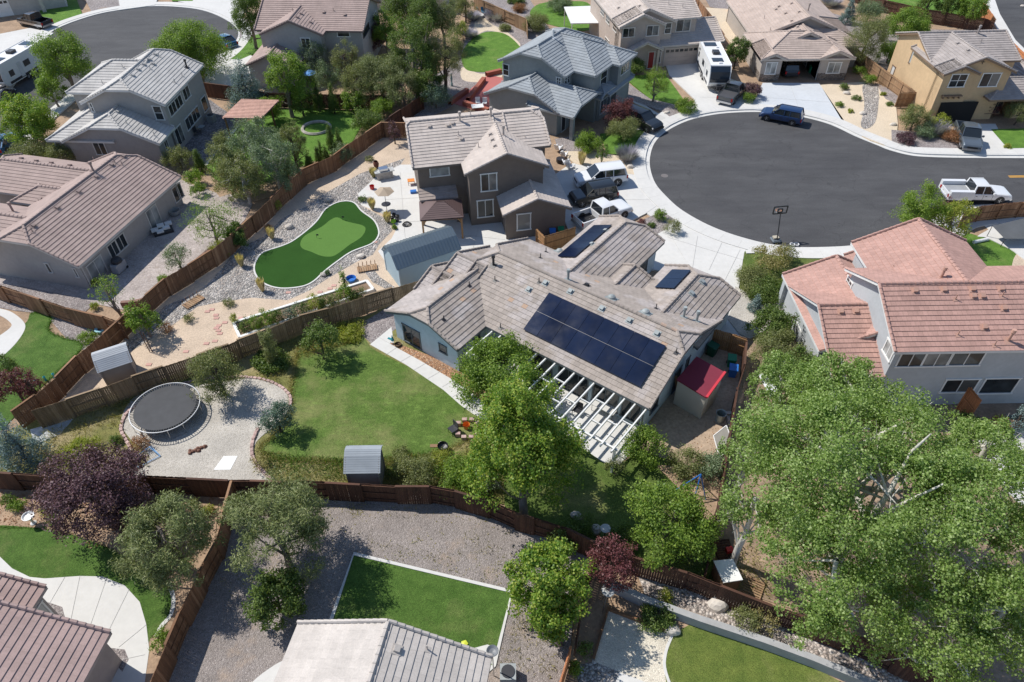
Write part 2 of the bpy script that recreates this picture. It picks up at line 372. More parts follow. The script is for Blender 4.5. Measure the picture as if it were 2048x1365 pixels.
    def on(s,px,py,bi,side='f'):
        ax,a0,a1,b0,b1,e,p=s.B[bi]; o,d=s.lray(px,py); k=1 if ax=='u' else 0
        # z=e+p*(x_k-b0) or e+p*(b1-x_k)
        if side=='f': t=(e+p*(o[k]-b0)-o[2])/(d[2]-p*d[k])
        else: t=(e+p*(b1-o[k])-o[2])/(d[2]+p*d[k])
        x=o+d*t; return x
    def vent(s,bi,side,pts,kind='box',mat=None):
        for q in pts: s.vents.append((s.on(q[0],q[1],bi,side),kind,mat,bi,side))
    def done(s,ventmat=None):
        w=s.wall.build('wall',s.M[0],s.root); r=s.roof.build('roof',s.M[1],s.root)
        [c_.build('ridge_cap',s.M[3],r) for c_ in s.capl]; s.fas.build('fascia',s.M[2],r)
        for x,kind,mat,bi,side in s.vents:
            ax,a0,a1,b0,b1,e,p=s.B[bi]; sg=1 if side=='f' else -1; mb=MB(); x=Vector(x)
            T=Matrix.Translation(x)@(Matrix.Rotation(sg*math.atan(p),4,'X') if ax=='u' else Matrix.Rotation(-sg*math.atan(p),4,'Y'))
            if kind=='box':
                mb.box((-.24,-.24,.02),(.24,.24,.06),0,T).box((-.14,-.14,.06),(.14,.14,.2),0,T); nm='roof_vent'
            elif kind=='pipe':
                mb.tube(x-Vector((0,0,.1)),x+Vector((0,0,.45)),.035,.035); mb.box((-.14,-.14,.02),(.14,.14,.05),0,T); nm='vent_pipe'
            elif kind=='flue':
                mb.tube(x-Vector((0,0,.1)),x+Vector((0,0,.8)),.09,.09,10).tube(x+Vector((0,0,.72)),x+Vector((0,0,.95)),.15,.13,10); mb.box((-.25,-.25,.02),(.25,.25,.05),0,T); nm='flue'
            elif kind=='dome':
                mb.lathe([(.3,.0),(.3,.1),(.24,.22),(.1,.3),(.0,.31)],14,(x.x,x.y,x.z+.03)); mb.box((-.42,-.42,.02),(.42,.42,.06),0,T); nm='skylight_dome'
            mb.build(nm,mat or ventmat or s.M[1],r)
T_blue=tilem('grey brown tile',(.345,.295,.26),.10,odd=(.44,.32,.25))
T_blue9=tilem('weathered grey tile',(.355,.305,.268),.10,patch=(1.16,1.2,1.28),odd=(.45,.31,.22),wid=.42)
T_mauve=tilem('mauve tile',(.365,.275,.245),.06,wid=.9)
T_grey=tilem('pale grey tile',(.50,.48,.455),.06,wid=.9)
T_taupe=tilem('pale taupe tile',(.50,.435,.39),.06,wid=.9)
T_slate=tilem('blue grey tile',(.29,.315,.335),.08,wid=.9)
T_tan=tilem('tan tile',(.46,.37,.32),.07,wid=.9)
T_pink=tilem('terracotta pink tile',(.45,.27,.225),.08,wid=.32)
T_pinkb=tilem('brown tile',(.33,.27,.24),.1,wid=.6)
T_beige=tilem('beige tile',(.52,.475,.435),.06,wid=.9)
V_met=simple('vent metal',(.30,.33,.33),.6)
# --- H9 blue house in the middle
h=House('solar_house','light blue stucco single storey house with grey brown tile roof and the long solar array','house',P(971.5,653,2.7),-37.5,STU('light blue',(.50,.60,.66)),T_blue9,simple('slate trim',(.11,.13,.145),.6),T_blue)
p=.417; M9=h.block('u',-4.05,13.45,0,10.7,2.7,p,.775,.775)
h.block('u',-5.93,-3.0,0,7.9,2.7,p,1,1); h.block('u',-7.08,-5.0,0,4.34,2.7,p,1,1)
W1=h.block('v',-7.05,0,-3.17,3.6,2.7,p,.72,1)
G1=h.block('v',-1.0,5.35,7.0,17.1,2.7,p,1,.62)
G2=h.block('v',3.7,7.2,8.0,11.95,2.7,p,1,1)
G3=h.block('v',6.95,13.35,7.0,14.2,2.7,p,1,.6)
h.win('v',-2.75,-1,(805,648),(843,698),'slide'); h.win('v',-2.75,-1,(878,687),(894,709),'single',tw=.08)
h.win('u',-.42,1,(946.6,692.7),(959,667.5),'single',tw=.08)
h.winl('u',4.93,1,13.2,15.2,.8,2.1,'slide'); h.winl('v',.42,-1,1.2,3.0,.1,2.1,'door'); h.winl('v',.42,-1,3.9,5.6,.6,2.1,'slide'); h.winl('v',.42,-1,6.2,8.6,.1,2.15,'slide3'); h.winl('v',.42,-1,9.0,11.0,.4,2.1,'slide'); h.winl('v',.42,-1,11.3,12.7,.4,2.1,'slide')
h.winl('u',13.03,1,4.5,5.4,.05,2.05,'single',name='side_door',pane=M_dark); h.winl('u',13.03,1,6.2,6.7,1.1,2.,'single'); h.winl('u',13.03,1,1.2,2.2,.9,1.9,'single')
h.garage('v',13.78,1,8.2,12.2,2.1,M_white)
h.vent(M9,'f',[(1091,567),(1141,584),(1204,618),(1259,642),(1314,668),(1058,580)],'box',V_met); h.vent(M9,'f',[(1078,566),(1001,657),(1352,707),(990,562)],'pipe',M_dark); h.vent(M9,'f',[(987,531)],'flue',M_dark)
h.vent(M9,'b',[(1119,505),(1223,598),(1291,627)],'dome',V_met); h.vent(M9,'b',[(1367,635),(1393,643),(1136,560)],'flue',V_met); h.vent(M9,'b',[(1092,505),(1081,517),(1312,618)],'pipe',M_dark); h.vent(M9,'b',[(1173,572)],'box',M_dark)
h.vent(G3,'f',[(1404,565),(1383,588)],'box',V_met) if False else h.vent(G3,'b',[(1404,565),(1383,588)],'box',V_met)
h.vent(G1,'f',[(1211,463),(1184,490)],'box',V_met); h.vent(W1,'b',[(939,573),(888,641)],'pipe',M_dark)
h.done(); H9=h
# --- H2 mauve house left
h=House('mauve_house','single storey taupe stucco house with mauve tile roof beside the curved paver patio','house',(-34.80,46.32),76,STU('taupe',(.40,.37,.345)),T_mauve,simple('cream trim',(.56,.54,.51),.6))
b=h.block('u',0,14.57,0,10.4,2.7,.43,.72,.77); x1=h.block('v',8.35,14.9,6,18,2.7,.43,1,.6); x2=h.block('v',7.2,10.9,5,12.65,2.7,.43,1,0); x3=h.block('v',.5,6.7,6,17,2.7,.43,1,.6)
V=.42
for s_ in [((188.5,568),(199.8,510),'door'),((223.7,518),(245.3,466),'slide4'),((304.3,460.3),(310,408),'door'),((351.6,405.4),(358.4,365.4),'slide')]: h.win('v',V,-1,s_[0],s_[1],s_[2],M_glass2 if s_[2]=='door' else M_glass)
h.win('u',V,-1,(89,527),(106,545),'single'); h.win('u',V,-1,(145,537),(159,554),'single'); h.win('u',V,-1,(-25,535),(2,580),'door')
h.vent(b,'f',[(247,314),(223,331),(192,355),(157,385),(114,417),(67,453)]); h.vent(b,'f',[(187,343)],'flue'); h.vent(b,'f',[(230,326),(245,331),(66,465)],'pipe'); h.vent(b,'b',[(189,323)],'pipe'); h.vent(x1,'b',[(43,319),(73,324),(103,328),(140,333)]); h.vent(x2,'f',[(82,400)]); h.vent(x3,'b',[(27,424)],'flue'); h.done()
# --- H1 grey two-storey
h=House('two_storey_house','two storey grey stucco house with pale grey tile roofs by the upper left cul-de-sac','house',(-35.24,70.0),86,STU('warm grey',(.33,.315,.305)),T_grey,simple('pale trim',(.60,.60,.59),.6))
b=h.block('u',0,10.42,0,8.9,5.5,.47,.7,.75); h.block('v',2.5,10.5,4,11.8,5.5,.49,1,0)
l=h.block('u',-3.2,.6,.1,10.4,2.8,.46,.68,1); h.block('v',-2.9,5.5,5,12.2,2.8,.46,1,0)
for a in [((341.8,233.8),(360,188),'slide4'),((370,202.3),(374.7,169.7),'slide')]: h.win('v',V,-1,*a)
for a in [((375.3,262),(394.3,212),'slide4'),((358,293),(360,248.5),'door'),((408.6,225.6),(409,190.8),'single'),((331.7,299.7),(333,278.7),'slide')]: h.win('v',V if a[0][0]>342 else V+.1,-1,*a)
h.win('u',V,-1,(178,207),(190,223),'hung'); h.win('u',V,-1,(304,213),(330,239),'hung'); h.win('u',-2.8,-1,(184,286),(217,309),'slide')
h.vent(b,'f',[(310,110),(298,120),(287,130),(276,140),(265,152),(306,129)]); h.vent(b,'f',[(374,136)],'flue',M_dark); h.vent(b,'f',[(319,114),(365,153),(350,166),(301,139)],'pipe'); h.vent(1,'f',[(246,136),(206,169)],'flue' if 0 else 'pipe'); h.vent(l,'f',[(235,225)]); h.vent(l,'f',[(254,248),(309,272)],'pipe'); h.done()
# --- H5 brown two-storey
ST5=STU('dark taupe',(.155,.125,.105))
h=House('brown_house','two storey dark brown stucco house with pale taupe tile roof beside three parked vehicles','house',(-8.6,56.54),10.5,ST5,T_taupe,simple('brown trim',(.14,.115,.10),.6))
b=h.block('u',0,9,0,10,5.5,.4,.92,1); b2=h.block('u',8,12.7,.95,9.05,5.88,.4,1,.75)
c=h.block('v',4.32,11.85,-2.1,4.6,5.5,.427,1,1); g=h.block('v',7.15,13.3,-5.0,3.6,2.8,.42,1,1)
TW=simple('off white trim',(.62,.62,.60),.6)
h.win('v',V,-1,(859,336),(899,349),'single',trim=TW,pane=M_glass2); h.win('v',-1.68,-1,(961,350),(994,379),'slide',trim=TW); h.win('v',-1.68,-1,(954,403),(987,431),'slide',trim=TW); h.win('v',-4.58,-1,(1034,430),(1061,457),'single',trim=TW,pane=M_glass2)
h.winl('v',V,-1,.9,3.8,.1,2.1,'slide3',trim=M_dark)
aw=MB(); steps(aw,[(.3,0),(3.75,0),(3.75,1.35),(.3,1.35)],lambda a,t,l:(a,-.95+t,2.75+.35*t+l),.35); aw.box((.3,-.97,2.62),(3.75,-.9,2.77)); aw.build('awning_roof',T_pinkb,h.root)
for x in(.45,3.6):
    mb=MB(); mb.box((x-.08,-.85,0),(x+.08,-.69,2.7)); mb.build('awning_post',ST5,h.root)
h.vent(b,'f',[(859,254),(896,252),(905,255 if 0 else 248),(923,279)]); h.vent(b,'f',[(920,243)],'flue'); h.vent(b,'f',[(917,271),(941,224 if 0 else 232)],'pipe'); h.vent(c,'f',[(981,270),(985,281),(990,293)]); h.vent(c,'b',[(1007,271)],'flue'); h.vent(c,'b',[(1050,281)],'pipe'); h.vent(c,'f',[(957,296)],'pipe'); h.vent(b2,'f',[(982,234)],'flue'); h.done()
# --- H4 slate-blue two-storey
h=House('slate_house','two storey grey green house with blue grey tile roofs beside the red patio','house',(6.02,75.9),56.5,STU('grey green',(.235,.255,.25)),T_slate,simple('grey trim',(.33,.35,.35),.6))
b=h.block('u',0,10.5,0,8.73,5.5,.49,.68,.3); h.block('v',2.0,10.4,-2.7,5,5.5,.48,0,1); h.block('v',6.0,10.2,-3.7,3,5.5,.48,0,1)
l=h.block('u',-3.05,.6,-1.1,8.65,2.8,.47,.63,1); h.block('v',-3.05,4.05,-2.98,3,2.8,.47,.45,1,walls=False); h.block('v',2.6,6.4,-3.3,1,2.8,.47,.4,1); h.block('u',4,10.3,-3.6,3,2.8,.47,1,1,walls=False)
h.wall.box((-2.9,-2.85,0),(-2.5,-2.45,2.9)); h.wall.box((2.4,-2.6,0),(9.7,1,2.9))
TW=simple('pale grey trim',(.50,.53,.53),.6)
h.win('u',V,-1,(1006,128),(1018,152),'hung',trim=TW); h.win('u',V,-1,(1113,155),(1122,170),'grid',trim=TW); h.winl('v',V,-1,.7,1.2,4.3,5.2,'hung',trim=TW); h.winl('v',V,-1,1.35,1.8,4.3,5.2,'hung',trim=TW)
h.win('v',-2.28,-1,(1202,142),(1212,170),'hung',trim=TW); h.winl('v',-3.28,-1,7.0,9.2,4.0,5.4,'slide3',trim=TW); h.winl('v',-2.88,-1,3.3,5.7,.7,2.2,'slide3',trim=TW)
h.winl('v',-.68,-1,-1.6,-.7,.05,2.2,'single',trim=TW,name='front_door',pane=M_dark); h.garage('v',-2.6,-1,6.6,9.5,2.2,simple('grey door',(.30,.31,.30),.6))
h.vent(b,'b',[(1104,70),(1118,62),(1127,55)]) if 0 else None; h.vent(b,'f',[(1106,76)],'flue',M_white); h.vent(b,'f',[(1124,101)],'pipe'); h.done()
# --- H6 beige two-storey at the top
h=House('beige_house','two storey beige house with garage behind the white travel trailer at the top','house',(13.63,90.79),10,STU('beige',(.43,.36,.31)),T_taupe,simple('beige trim',(.46,.42,.38),.6))
b=h.block('v',0,7.7,.5,15,5.5,.45,1,1); h.block('v',0,6.0,-.3,3,5.5,.45,1,1); r_=h.block('u',4,11.3,1.45,14.45,5.5,.35,1,1)
g=h.block('u',5.5,14.3,-.1,8,2.8,.42,1,1); h.block('v',1.3,5.7,-1.2,2.5,2.8,.45,1,1,walls=False)
for x in(1.7,5.0): h.wall.box((x,-1.1,0),(x+.3,-.8,2.8))
TW=simple('light beige trim',(.60,.57,.53),.6)
for a,b_ in [((1246,58),(1268,73)),((1294,53),(1316,70))]: h.win('v',.12,-1,a,b_,'slide',trim=TW)
h.win('v',.9,-1,(1331,47),(1341,66),'hung',trim=TW); h.win('v',1.87,-1,(1354,41),(1379,61),'slide',trim=TW)
for a,b_ in [((1227,45),(1233,66)),((1213,30),(1219,50)),((1202,15),(1208,34)),((1211,74),(1218,92))]: h.win('u',.42,-1,a,b_,'hung',trim=TW)
h.winl('v',.12,-1,4.3,5.1,.05,2.1,'single',trim=TW,pane=simple('red door',(.35,.03,.03),.5),name='front_door'); h.winl('v',.12,-1,5.4,6.0,.7,2.0,'single',trim=TW)
h.garage('v',.32,-1,6.6,11.6,2.25,simple('beige door',(.46,.38,.33),.6)); h.vent(r_,'f',[(1337,9),(1365,15)],'pipe'); h.vent(b,'f',[(1279,13),(1237,17)],'box')
h.done()
# --- H7 tan single-storey with open garage
TW=simple('sand trim',(.52,.47,.42),.6)
h=House('tan_house','single storey tan house with tan tile roof and an open two car garage','house',(30.83,87.05),0,STU('tan',(.40,.355,.315)),T_tan,TW)
b=h.block('v',.75,14.1,6.8,22,2.8,.4,1,1); h.block('v',2.9,10.3,3.4,9,3.2,.4,1,1,walls=False); h.wall.prism([(3.3,3.8),(9.9,3.8),(9.9,4.0),(3.3,4.0)],3.0,3.45)
h.wall.add([(3.3,3.8,3.2),(9.9,3.8,3.2),(6.6,3.8,4.6)],[(0,1,2)]); h.block('u',8,14.1,4.0,14,2.8,.4,1,0)
# garage part: front wall with an opening
f=h.block('u',0,11.5,.1,9,2.8,.4,0,0,walls=False); h.block('v',0,3.2,-.1,5,2.8,.4,1,1); h.block('v',7.18,11.55,0,5,2.8,.4,1,1)
h.wall.box((3.0,.6,2.35),(7.4,.8,3.0)); h.wall.box((2.6,6.4,-.1),(7.8,6.5,2.9)); h.wall.box((2.5,.6,0),(2.79,6.4,2.9)); h.wall.box((7.6,.6,0),(7.8,6.4,2.9)); h.wall.box((.42,4.5,-.1),(.5,9,2.9))
SV=gravelm('stone veneer',[(.16,.13,.11),(.30,.25,.21),(.24,.2,.17)],4,.6)
mb=MB(); mb.box((.4,.29,0),(2.8,.33,.9)).box((.39,.29,0),(.43,3,.9)); mb.build('stone_base',SV,h.root); mb=MB(); mb.box((7.58,.39,0),(11.15,.43,.9)).box((11.12,.39,0),(11.17,4,.9)); mb.build('stone_base',SV,h.root)
h.winl('v',.32,-1,.9,2.2,.95,2.3,'slide',M_glass2,trim=M_white); h.winl('v',.42,-1,8.6,10.2,.95,2.2,'slide',M_glass2,trim=M_white); h.winl('u',.42,-1,8.0,8.6,1.2,2.2,'hung',trim=M_white)
h.vent(b,'f',[(1558,14),(1552,20),(1583,8),(1571,28),(1598,25),(1583,43),(1595,55)]); h.vent(b,'b',[(1616,22)],'flue'); h.vent(b,'f',[(1528,38),(1540,62)],'pipe'); h.vent(f,'f',[(1627,55)],'flue') if 0 else None; h.done()
# --- H8 ochre two-storey
h=House('ochre_house','two storey ochre house with open garage and iron gable ornaments at the right edge','house',(46.85,75.73),2,STU('ochre',(.56,.40,.235)),T_taupe if 0 else tilem('weathered tan tile',(.36,.32,.30),.09,wid=.5),simple('brown wood trim',(.22,.15,.10),.7))
b=h.block('u',.2,10.4,3.1,12.1,5.5,.37,1,1,.35); c=h.block('v',0,8.15,0,7.6,5.5,.405,1,1,.35); h.block('v',0,4.0,-.25,2,5.5,.405,1,1,.35)
h.block('v',9.8,16,0,8,2.8,.42,1,1); h.block('u',5.9,12,-.9,5,2.8,.42,0,1,walls=False)
# garage opening is a near-black panel whose colour stands in for the shaded inside
h.win('v',.1,-1,(1905,150),(1927,173),'grid',trim=M_white); h.win('v',.35,-1,(1967,148),(1992,172),'slide',trim=M_white); h.win('u',.55,-1,(1826.9,100),(1829.5,134.6),'slide',M_glass2); h.win('u',.55,-1,(1786,131),(1784.6,155),'single',M_conc2,name='side_door')
mb=MB(); mb.box((1.2,-.02,.0),(5.4,.08,2.25)); mb.build('garage_shade_panel',simple('garage darkness',(.012,.012,.013),.9),h.root)
mb=MB(); mb.box((.9,-.25,3.0),(3.1,.1,3.12)); [mb.box((x,-.2,2.75),(x+.12,.1,3.0)) for x in(1.0,1.6,2.2,2.8)]; mb.build('window_ledge',h.M[2],h.root)
for x,z,w in((2.0,5.95,.0),(4.08,6.6,0)):
    mb=MB(); y=.05 if x<3 else .3; mb.box((x-.22,y-.03,z-.02),(x+.22,y,z+.03)).box((x-.03,y-.03,z-.25),(x+.03,y,z+.2)); mb.build('gable_ornament',M_dark,h.root)
h.winl('v',.42,-1,7.0,8.6,.7,2.0,'slide3'); h.vent(b,'f',[(1953,66),(1961,86)],'flue' if 0 else 'pipe'); h.vent(c,'f',[(1915,88),(1936,102)]); h.vent(b,'f',[(1955,68)],'flue'); h.done()
# --- H10 pink tile two-storey
h=House('pink_roof_house','two storey pale grey house with terracotta pink tile roofs at the right','house',(24.32,32.57),.4,STU('pale grey',(.42,.445,.46)),T_pink,simple('white fascia',(.66,.67,.66),.5),T_pink)
b=h.block('u',0,16,0,8.8,5.5,.47,1,1); x=h.block('v',1.6,10.3,4.5,12.0,5.5,.47,1,1); l1=h.block('v',-3.05,4.4,3,11.7,2.8,.46,1,1); l2=h.block('u',-3.0,.5,.4,10.2,2.8,.46,1,1)
h.block('v',2.6,4.8,10,14.1,2.8,.46,1,1,walls=False)
for xx in(2.7,4.5): h.wall.box((xx,13.5,0),(xx+.25,13.75,2.8))
h.wall.box((-2.95,11.0,0),(-2.6,11.5,2.8))
h.win('u',V,-1,(1696.6,553),(1700,582),'grid',trim=M_white); h.win('u',V,-1,(1776.3,677.7),(1779.3,723),'slide',M_glass2,trim=M_white); h.win('u',-2.58,-1,(1604,620.5),(1606.3,667),'slide',M_glass2,trim=M_white)
h.win('v',V,-1,(1803,708),(1892,731),'slide4',trim=M_white); h.win('v',V,-1,(1908,706),(1958,729),'slide',trim=M_white); h.win('v',V,-1,(1893,760),(1945,783),'slide',trim=M_white); h.win('v',V,-1,(1972,758),(2022,785),'single',trim=M_white)
VP=simple('pink vent',(.45,.27,.21),.8); h.vent(b,'f',[(1829,582),(1887,580),(1944,579),(2001,578),(1946,593),(1964,593),(2007,617),(1968,655)],'box',VP); h.vent(l2,'f',[(1681,624),(1711,623)],'box',VP); h.vent(b,'f',[(1910,600),(2003,594),(1915,671),(1988,692)],'pipe',VP); h.vent(b,'f',[(2016,682)],'flue',VP); h.vent(b,'b',[(1881,557)],'flue',VP); h.vent(b,'b',[(1783,541),(1842,548)],'pipe',VP); h.done()
# --- H11 bottom left, H12 bottom centre, H3 top left, H13
h=House('corner_house','house with mauve pink tile roof in the bottom left corner','house',(-19.97,16.19),-7,STU('pinkish taupe',(.38,.335,.31)),tilem('rosy tile',(.42,.30,.27),.06,wid=.9),simple('taupe trim',(.40,.35,.33),.6))
h.block('v',-11,0,-12,0,2.7,.42,1,1,.3); h.block('v',-12,-4.6,-2,1.9,2.7,.42,1,1,.3); h.winl('u',-4.9,1,.2,1.4,.1,2.0,'single',M_glass2,trim=M_white); h.done()
h=House('front_house','house with beige tile roof at the bottom centre edge','house',(-10.77,16.57),-10.5,STU('beige grey',(.45,.42,.39)),T_beige,simple('beige fascia',(.5,.46,.43),.6))
b=h.block('v',0,9.8,-13,0,2.7,.39,1,1); h.vent(b,'b',[(793,1300)]); h.vent(b,'b',[(855,1300)],'pipe'); h.done()
h=House('rose_roof_house','two storey pale grey house with rose brown tile roof at the top left of centre','house',(-22.71,89.11),-4,STU('greyish',(.37,.365,.355)),T_mauve,simple('dark trim',(.2,.15,.14),.6))
b=h.block('v',-7.88,0,.1,8,5.5,.41,1,1); m=h.block('u',-9,4.7,1.6,12.6,5.5,.41,1,1); h.block('v',-9.4,-2.8,-3.1,4,2.8,.42,1,1)
h.win('v',.52,-1,(601,77),(623,96),'slide',trim=M_white); h.win('v',2.02,-1,(674,65),(700,73),'single',trim=M_white); h.win('u',4.28,1,(726.8,76),(737,46),'slide3',trim=M_dark); h.win('u',4.28,1,(747.3,39.6),(751.7,22),'hung',trim=M_white)
h.vent(m,'f',[(648,26),(690,27 if 0 else 31)]); h.vent(b,'b',[(602,29),(594,36),(621,46)]); h.vent(b,'f',[(586,24),(541,29),(550,30)],'pipe'); h.vent(m,'f',[(667,23)],'pipe'); h.done()
# ---------------------------------------------------------------- more distant house bits
h=House('garage_house','pale stucco house front with white garage door in the top left corner','house',P(36,30,0)[:2],28,STU('cream grey',(.46,.44,.41)),T_tan,M_white)
h.block('u',-13,7.5,-.4,9,2.9,.4,1,1); h.garage('v',.02,-1,-9,-.6,2.3,M_white); h.wall.box((3.5,-1.2,0),(4,-.8,3)); h.done()
h=House('far_house','pale house with tan tile roof beyond the trees at the top','house',P(752,22,0)[:2],-6,STU('cream',(.50,.45,.38)),T_tan,M_white)
h.block('u',-2,11,0,11,2.9,.4,0,0); h.win('v',V,-1,(775,2),(786,14),'slide',trim=M_white); h.done()
# ---------------------------------------------------------------- ground
def asphalt():
    m,t,b=newmat('asphalt'); p=pos(t); o=ramp(t,noise(t,p,.13,5,.6,(1,2.2,1)),[(.3,(.050,.050,.054)),(.7,(.078,.078,.081))])
    o=mix(t,1,o,ramp(t,noise(t,p,.7,6,.7,(.35,1.5,1)),[(.35,.88),(.7,1.16)]),'MULTIPLY'); o=mix(t,1,o,ramp(t,noise(t,p,9,3,.7),[(.3,.78),(.7,1.25)]),'MULTIPLY')
    v=nd(t,'ShaderNodeTexVoronoi',i_Scale=.16,feature='DISTANCE_TO_EDGE'); mp=nd(t,'ShaderNodeVectorMath',operation='ADD'); t.links.new(p,mp.inputs[0]); n=nd(t,'ShaderNodeTexNoise',i_Scale=.6,i_Detail=4.); t.links.new(p,n.inputs[0]); sc=nd(t,'ShaderNodeVectorMath',operation='SCALE'); sc.inputs[3].default_value=2.6; t.links.new(n.outputs[1],sc.inputs[0]); t.links.new(sc.outputs[0],mp.inputs[1]); t.links.new(mp.outputs[0],v.inputs['Vector'])
    o=mix(t,ramp(t,v.outputs['Distance'],[(.002,.55),(.006,0.)]),o,(.03,.03,.032)); o=mix(t,ramp(t,noise(t,p,1.6,3,.6),[(.70,0.),(.76,.5)]),o,(.035,.034,.034))
    t.links.new(o,b.inputs['Base Color']); b.inputs['Roughness'].default_value=.88; bump(t,b,noise(t,p,18,3,.7),.4,.02); return m
GRAV=gravelm('grey gravel',[(.20,.17,.17),(.42,.37,.355),(.30,.255,.25),(.50,.46,.44)],11,.6,dirt=(.36,.27,.20),da=.6)
GRAVP=gravelm('mauve gravel',[(.245,.21,.193),(.365,.32,.295),(.30,.26,.24),(.43,.38,.355)],15,.7,dirt=(.36,.28,.22),da=.55,gap=.5)
GRAVW=gravelm('pale gravel',[(.44,.405,.35),(.58,.54,.48),(.52,.48,.42)],14,.4,dirt=(.52,.44,.35),da=.62,gap=.62)
GRAVC=gravelm('cream gravel',[(.60,.54,.44),(.76,.70,.58),(.68,.61,.50)],13,.35,dirt=(.5,.42,.32),da=.66,gap=.65)
RIVER=gravelm('river rock',[(.22,.21,.20),(.46,.43,.40),(.34,.31,.29),(.60,.56,.52),(.40,.34,.30)],5.6,1.)
REDG=gravelm('red bark gravel',[(.30,.15,.08),(.50,.29,.16),(.42,.22,.12),(.56,.38,.25)],7,.7)
SAND=simple('decomposed granite',(.53,.42,.315),.95,var=.12,vs=.6,fine=9,bs=12,bst=.3)
SANDP=simple('pale sand',(.60,.50,.375),.95,var=.06,vs=.5,fine=9)
DIRT=simple('bare dirt',(.34,.235,.155),.95,var=.22,vs=.7,fine=6,bs=7,bst=.5)
DIRTT=simple('packed tan dirt',(.40,.30,.215),.95,var=.13,vs=.6,fine=5,bs=7,bst=.3)
PAVE=gravelm('pinkish pavers',[(.38,.32,.29),(.47,.41,.38),(.43,.37,.34)],4.6,.15,gap=.75)
PAVED=gravelm('grey pavers',[(.20,.185,.19),(.28,.26,.26)],3.2,.2)
ASPH=asphalt()
L_main=grassm('mown lawn',(.088,.158,.028),(.15,.235,.05),(.28,.285,.11),.47,(.6,1.3,1))
L_lush=grassm('lush lawn',(.07,.145,.025),(.12,.215,.043),(.22,.25,.085),.52)
L_lime=grassm('bright lawn',(.09,.19,.028),(.15,.28,.045),(.25,.30,.09),.58)
L_back=grassm('shady lawn',(.08,.13,.025),(.15,.21,.05),(.28,.26,.11),.50)
L_dry=grassm('weedy dry grass',(.17,.18,.055),(.30,.28,.10),(.44,.36,.20),.48)
TURF=simple('artificial turf',(.027,.078,.014),.9,var=.08,vs=.6,fine=22,bs=40,bst=.5,spec=.1)
TURFL=simple('putting turf',(.10,.20,.045),.9,var=.04,vs=.6,fine=26,spec=.1)
REDC=simple('red painted concrete',(.44,.135,.12),.85,var=.05)
def cr(pts,n=5,closed=True):
    m=len(pts); out=[]
    R=range(m) if closed else range(m-1)
    for i in R:
        g=lambda k: np.array(pts[k%m] if closed else pts[max(0,min(m-1,k))],float)
        a,b,c,d=g(i-1),g(i),g(i+1),g(i+2)
        for j in range(n):
            t=j/n; out.append(.5*((2*b)+(-a+c)*t+(2*a-5*b+4*c-d)*t*t+(-a+3*b-3*c+d)*t**3))
    if not closed: out.append(np.array(pts[-1],float))
    return out
def world(pts,z=0.): return [tuple(P(x,y,z)[:2]) for x,y in pts]
PK=[0]
def patch(name,mat,lvl,pts,smooth=False,top=None,kind='structure'):
    w=world(pts); 
    if smooth: w=[tuple(q) for q in cr(w)]
    PK[0]+=1; z=(.004*lvl if top is None else top)+PK[0]*.00025
    mb=MB(); mb.prism(w,-.02,z); o=mb.build(name,mat); tag(o,kind=kind); return o
def strip(name,mat,line,wd,z0,z1,closed=False,off=0,kind='structure',label=None,cat=None):
    L=[Vector((q[0],q[1],0)) for q in line]; n=len(L); vs=[]
    for i in range(n):
        a=L[(i-1)%n] if closed or i>0 else L[i]; b=L[(i+1)%n] if closed or i<n-1 else L[i]
        d=(b-a).normalized(); s=Vector((-d.y,d.x,0))
        p=L[i]+s*off; q=L[i]+s*(off+wd); vs+=[(p.x,p.y,z0),(p.x,p.y,z1),(q.x,q.y,z1),(q.x,q.y,z0)]
    fs=[]
    for i in range(n if closed else n-1):
        j=(i+1)%n
        for k in range(3): fs.append((4*i+k,4*i+k+1,4*j+k+1,4*j+k))
    mb=MB(); mb.add(vs,fs); o=mb.build(name,mat); tag(o,label,cat,kind=None if label else kind); return o
mb=MB(); mb.add([(-1500,-300,-.02),(1500,-300,-.02),(1500,2500,-.02),(-1500,2500,-.02)],[(0,1,2,3)]); tag(mb.build('ground',DIRT),kind='structure')
# street with cul-de-sac
K1=[(2120,318),(2048,317),(1930,316.5),(1856,314.6),(1818,311),(1779,301),(1754,291),(1710,273),(1661,250),(1610,236),(1567,228.5),(1525,225),(1478,225.5),(1428,230),(1376,242),(1332,264),(1309,287),(1300,315),(1301,340),(1311,368),(1332,393),(1361,419),(1405,445),(1449,464),(1493,478),(1540,489),(1590,494.5),(1640,495),(1700,492),(1755,483),(1805,466),(1850,445),(1890,422),(1940,412),(1990,409),(2048,406),(2120,403)]
k1=[tuple(q) for q in cr(world(K1),4,False)]
mb=MB(); mb.prism(k1,-.02,.006); tag(mb.build('road',ASPH),kind='structure')
k1r=k1[::-1]; strip('kerb',M_conc2,k1r,.45,-.02,.03,off=0); strip('kerb',M_conc2,k1r,.22,-.02,.155,off=.45); strip('sidewalk',M_conc2,k1r,1.15,-.02,.165,off=.67); strip('sidewalk_apron',M_conc2,k1r,1.5,-.02,.10,off=1.8)
def swjoints(line,off,wd,z,step=1.6):
    mb=MB(); acc=0; prev=None
    for q in line:
        q=np.array(q)
        if prev is not None:
            d=q-prev; l=np.linalg.norm(d); 
            while acc<l:
                c=prev+d*acc/l; n=np.array([-d[1],d[0]])/l; a=c+n*off; b=c+n*(off+wd); mb.bar((a[0],a[1],z),(b[0],b[1],z),.02,.006); acc+=step
            acc-=l
        prev=q
    tag(mb.build('sidewalk_joints',M_joint),kind='structure')
swjoints(k1r,0,.45,.031,3.2); swjoints(k1r,.67,1.15,.166)
mb=MB()   # centre line
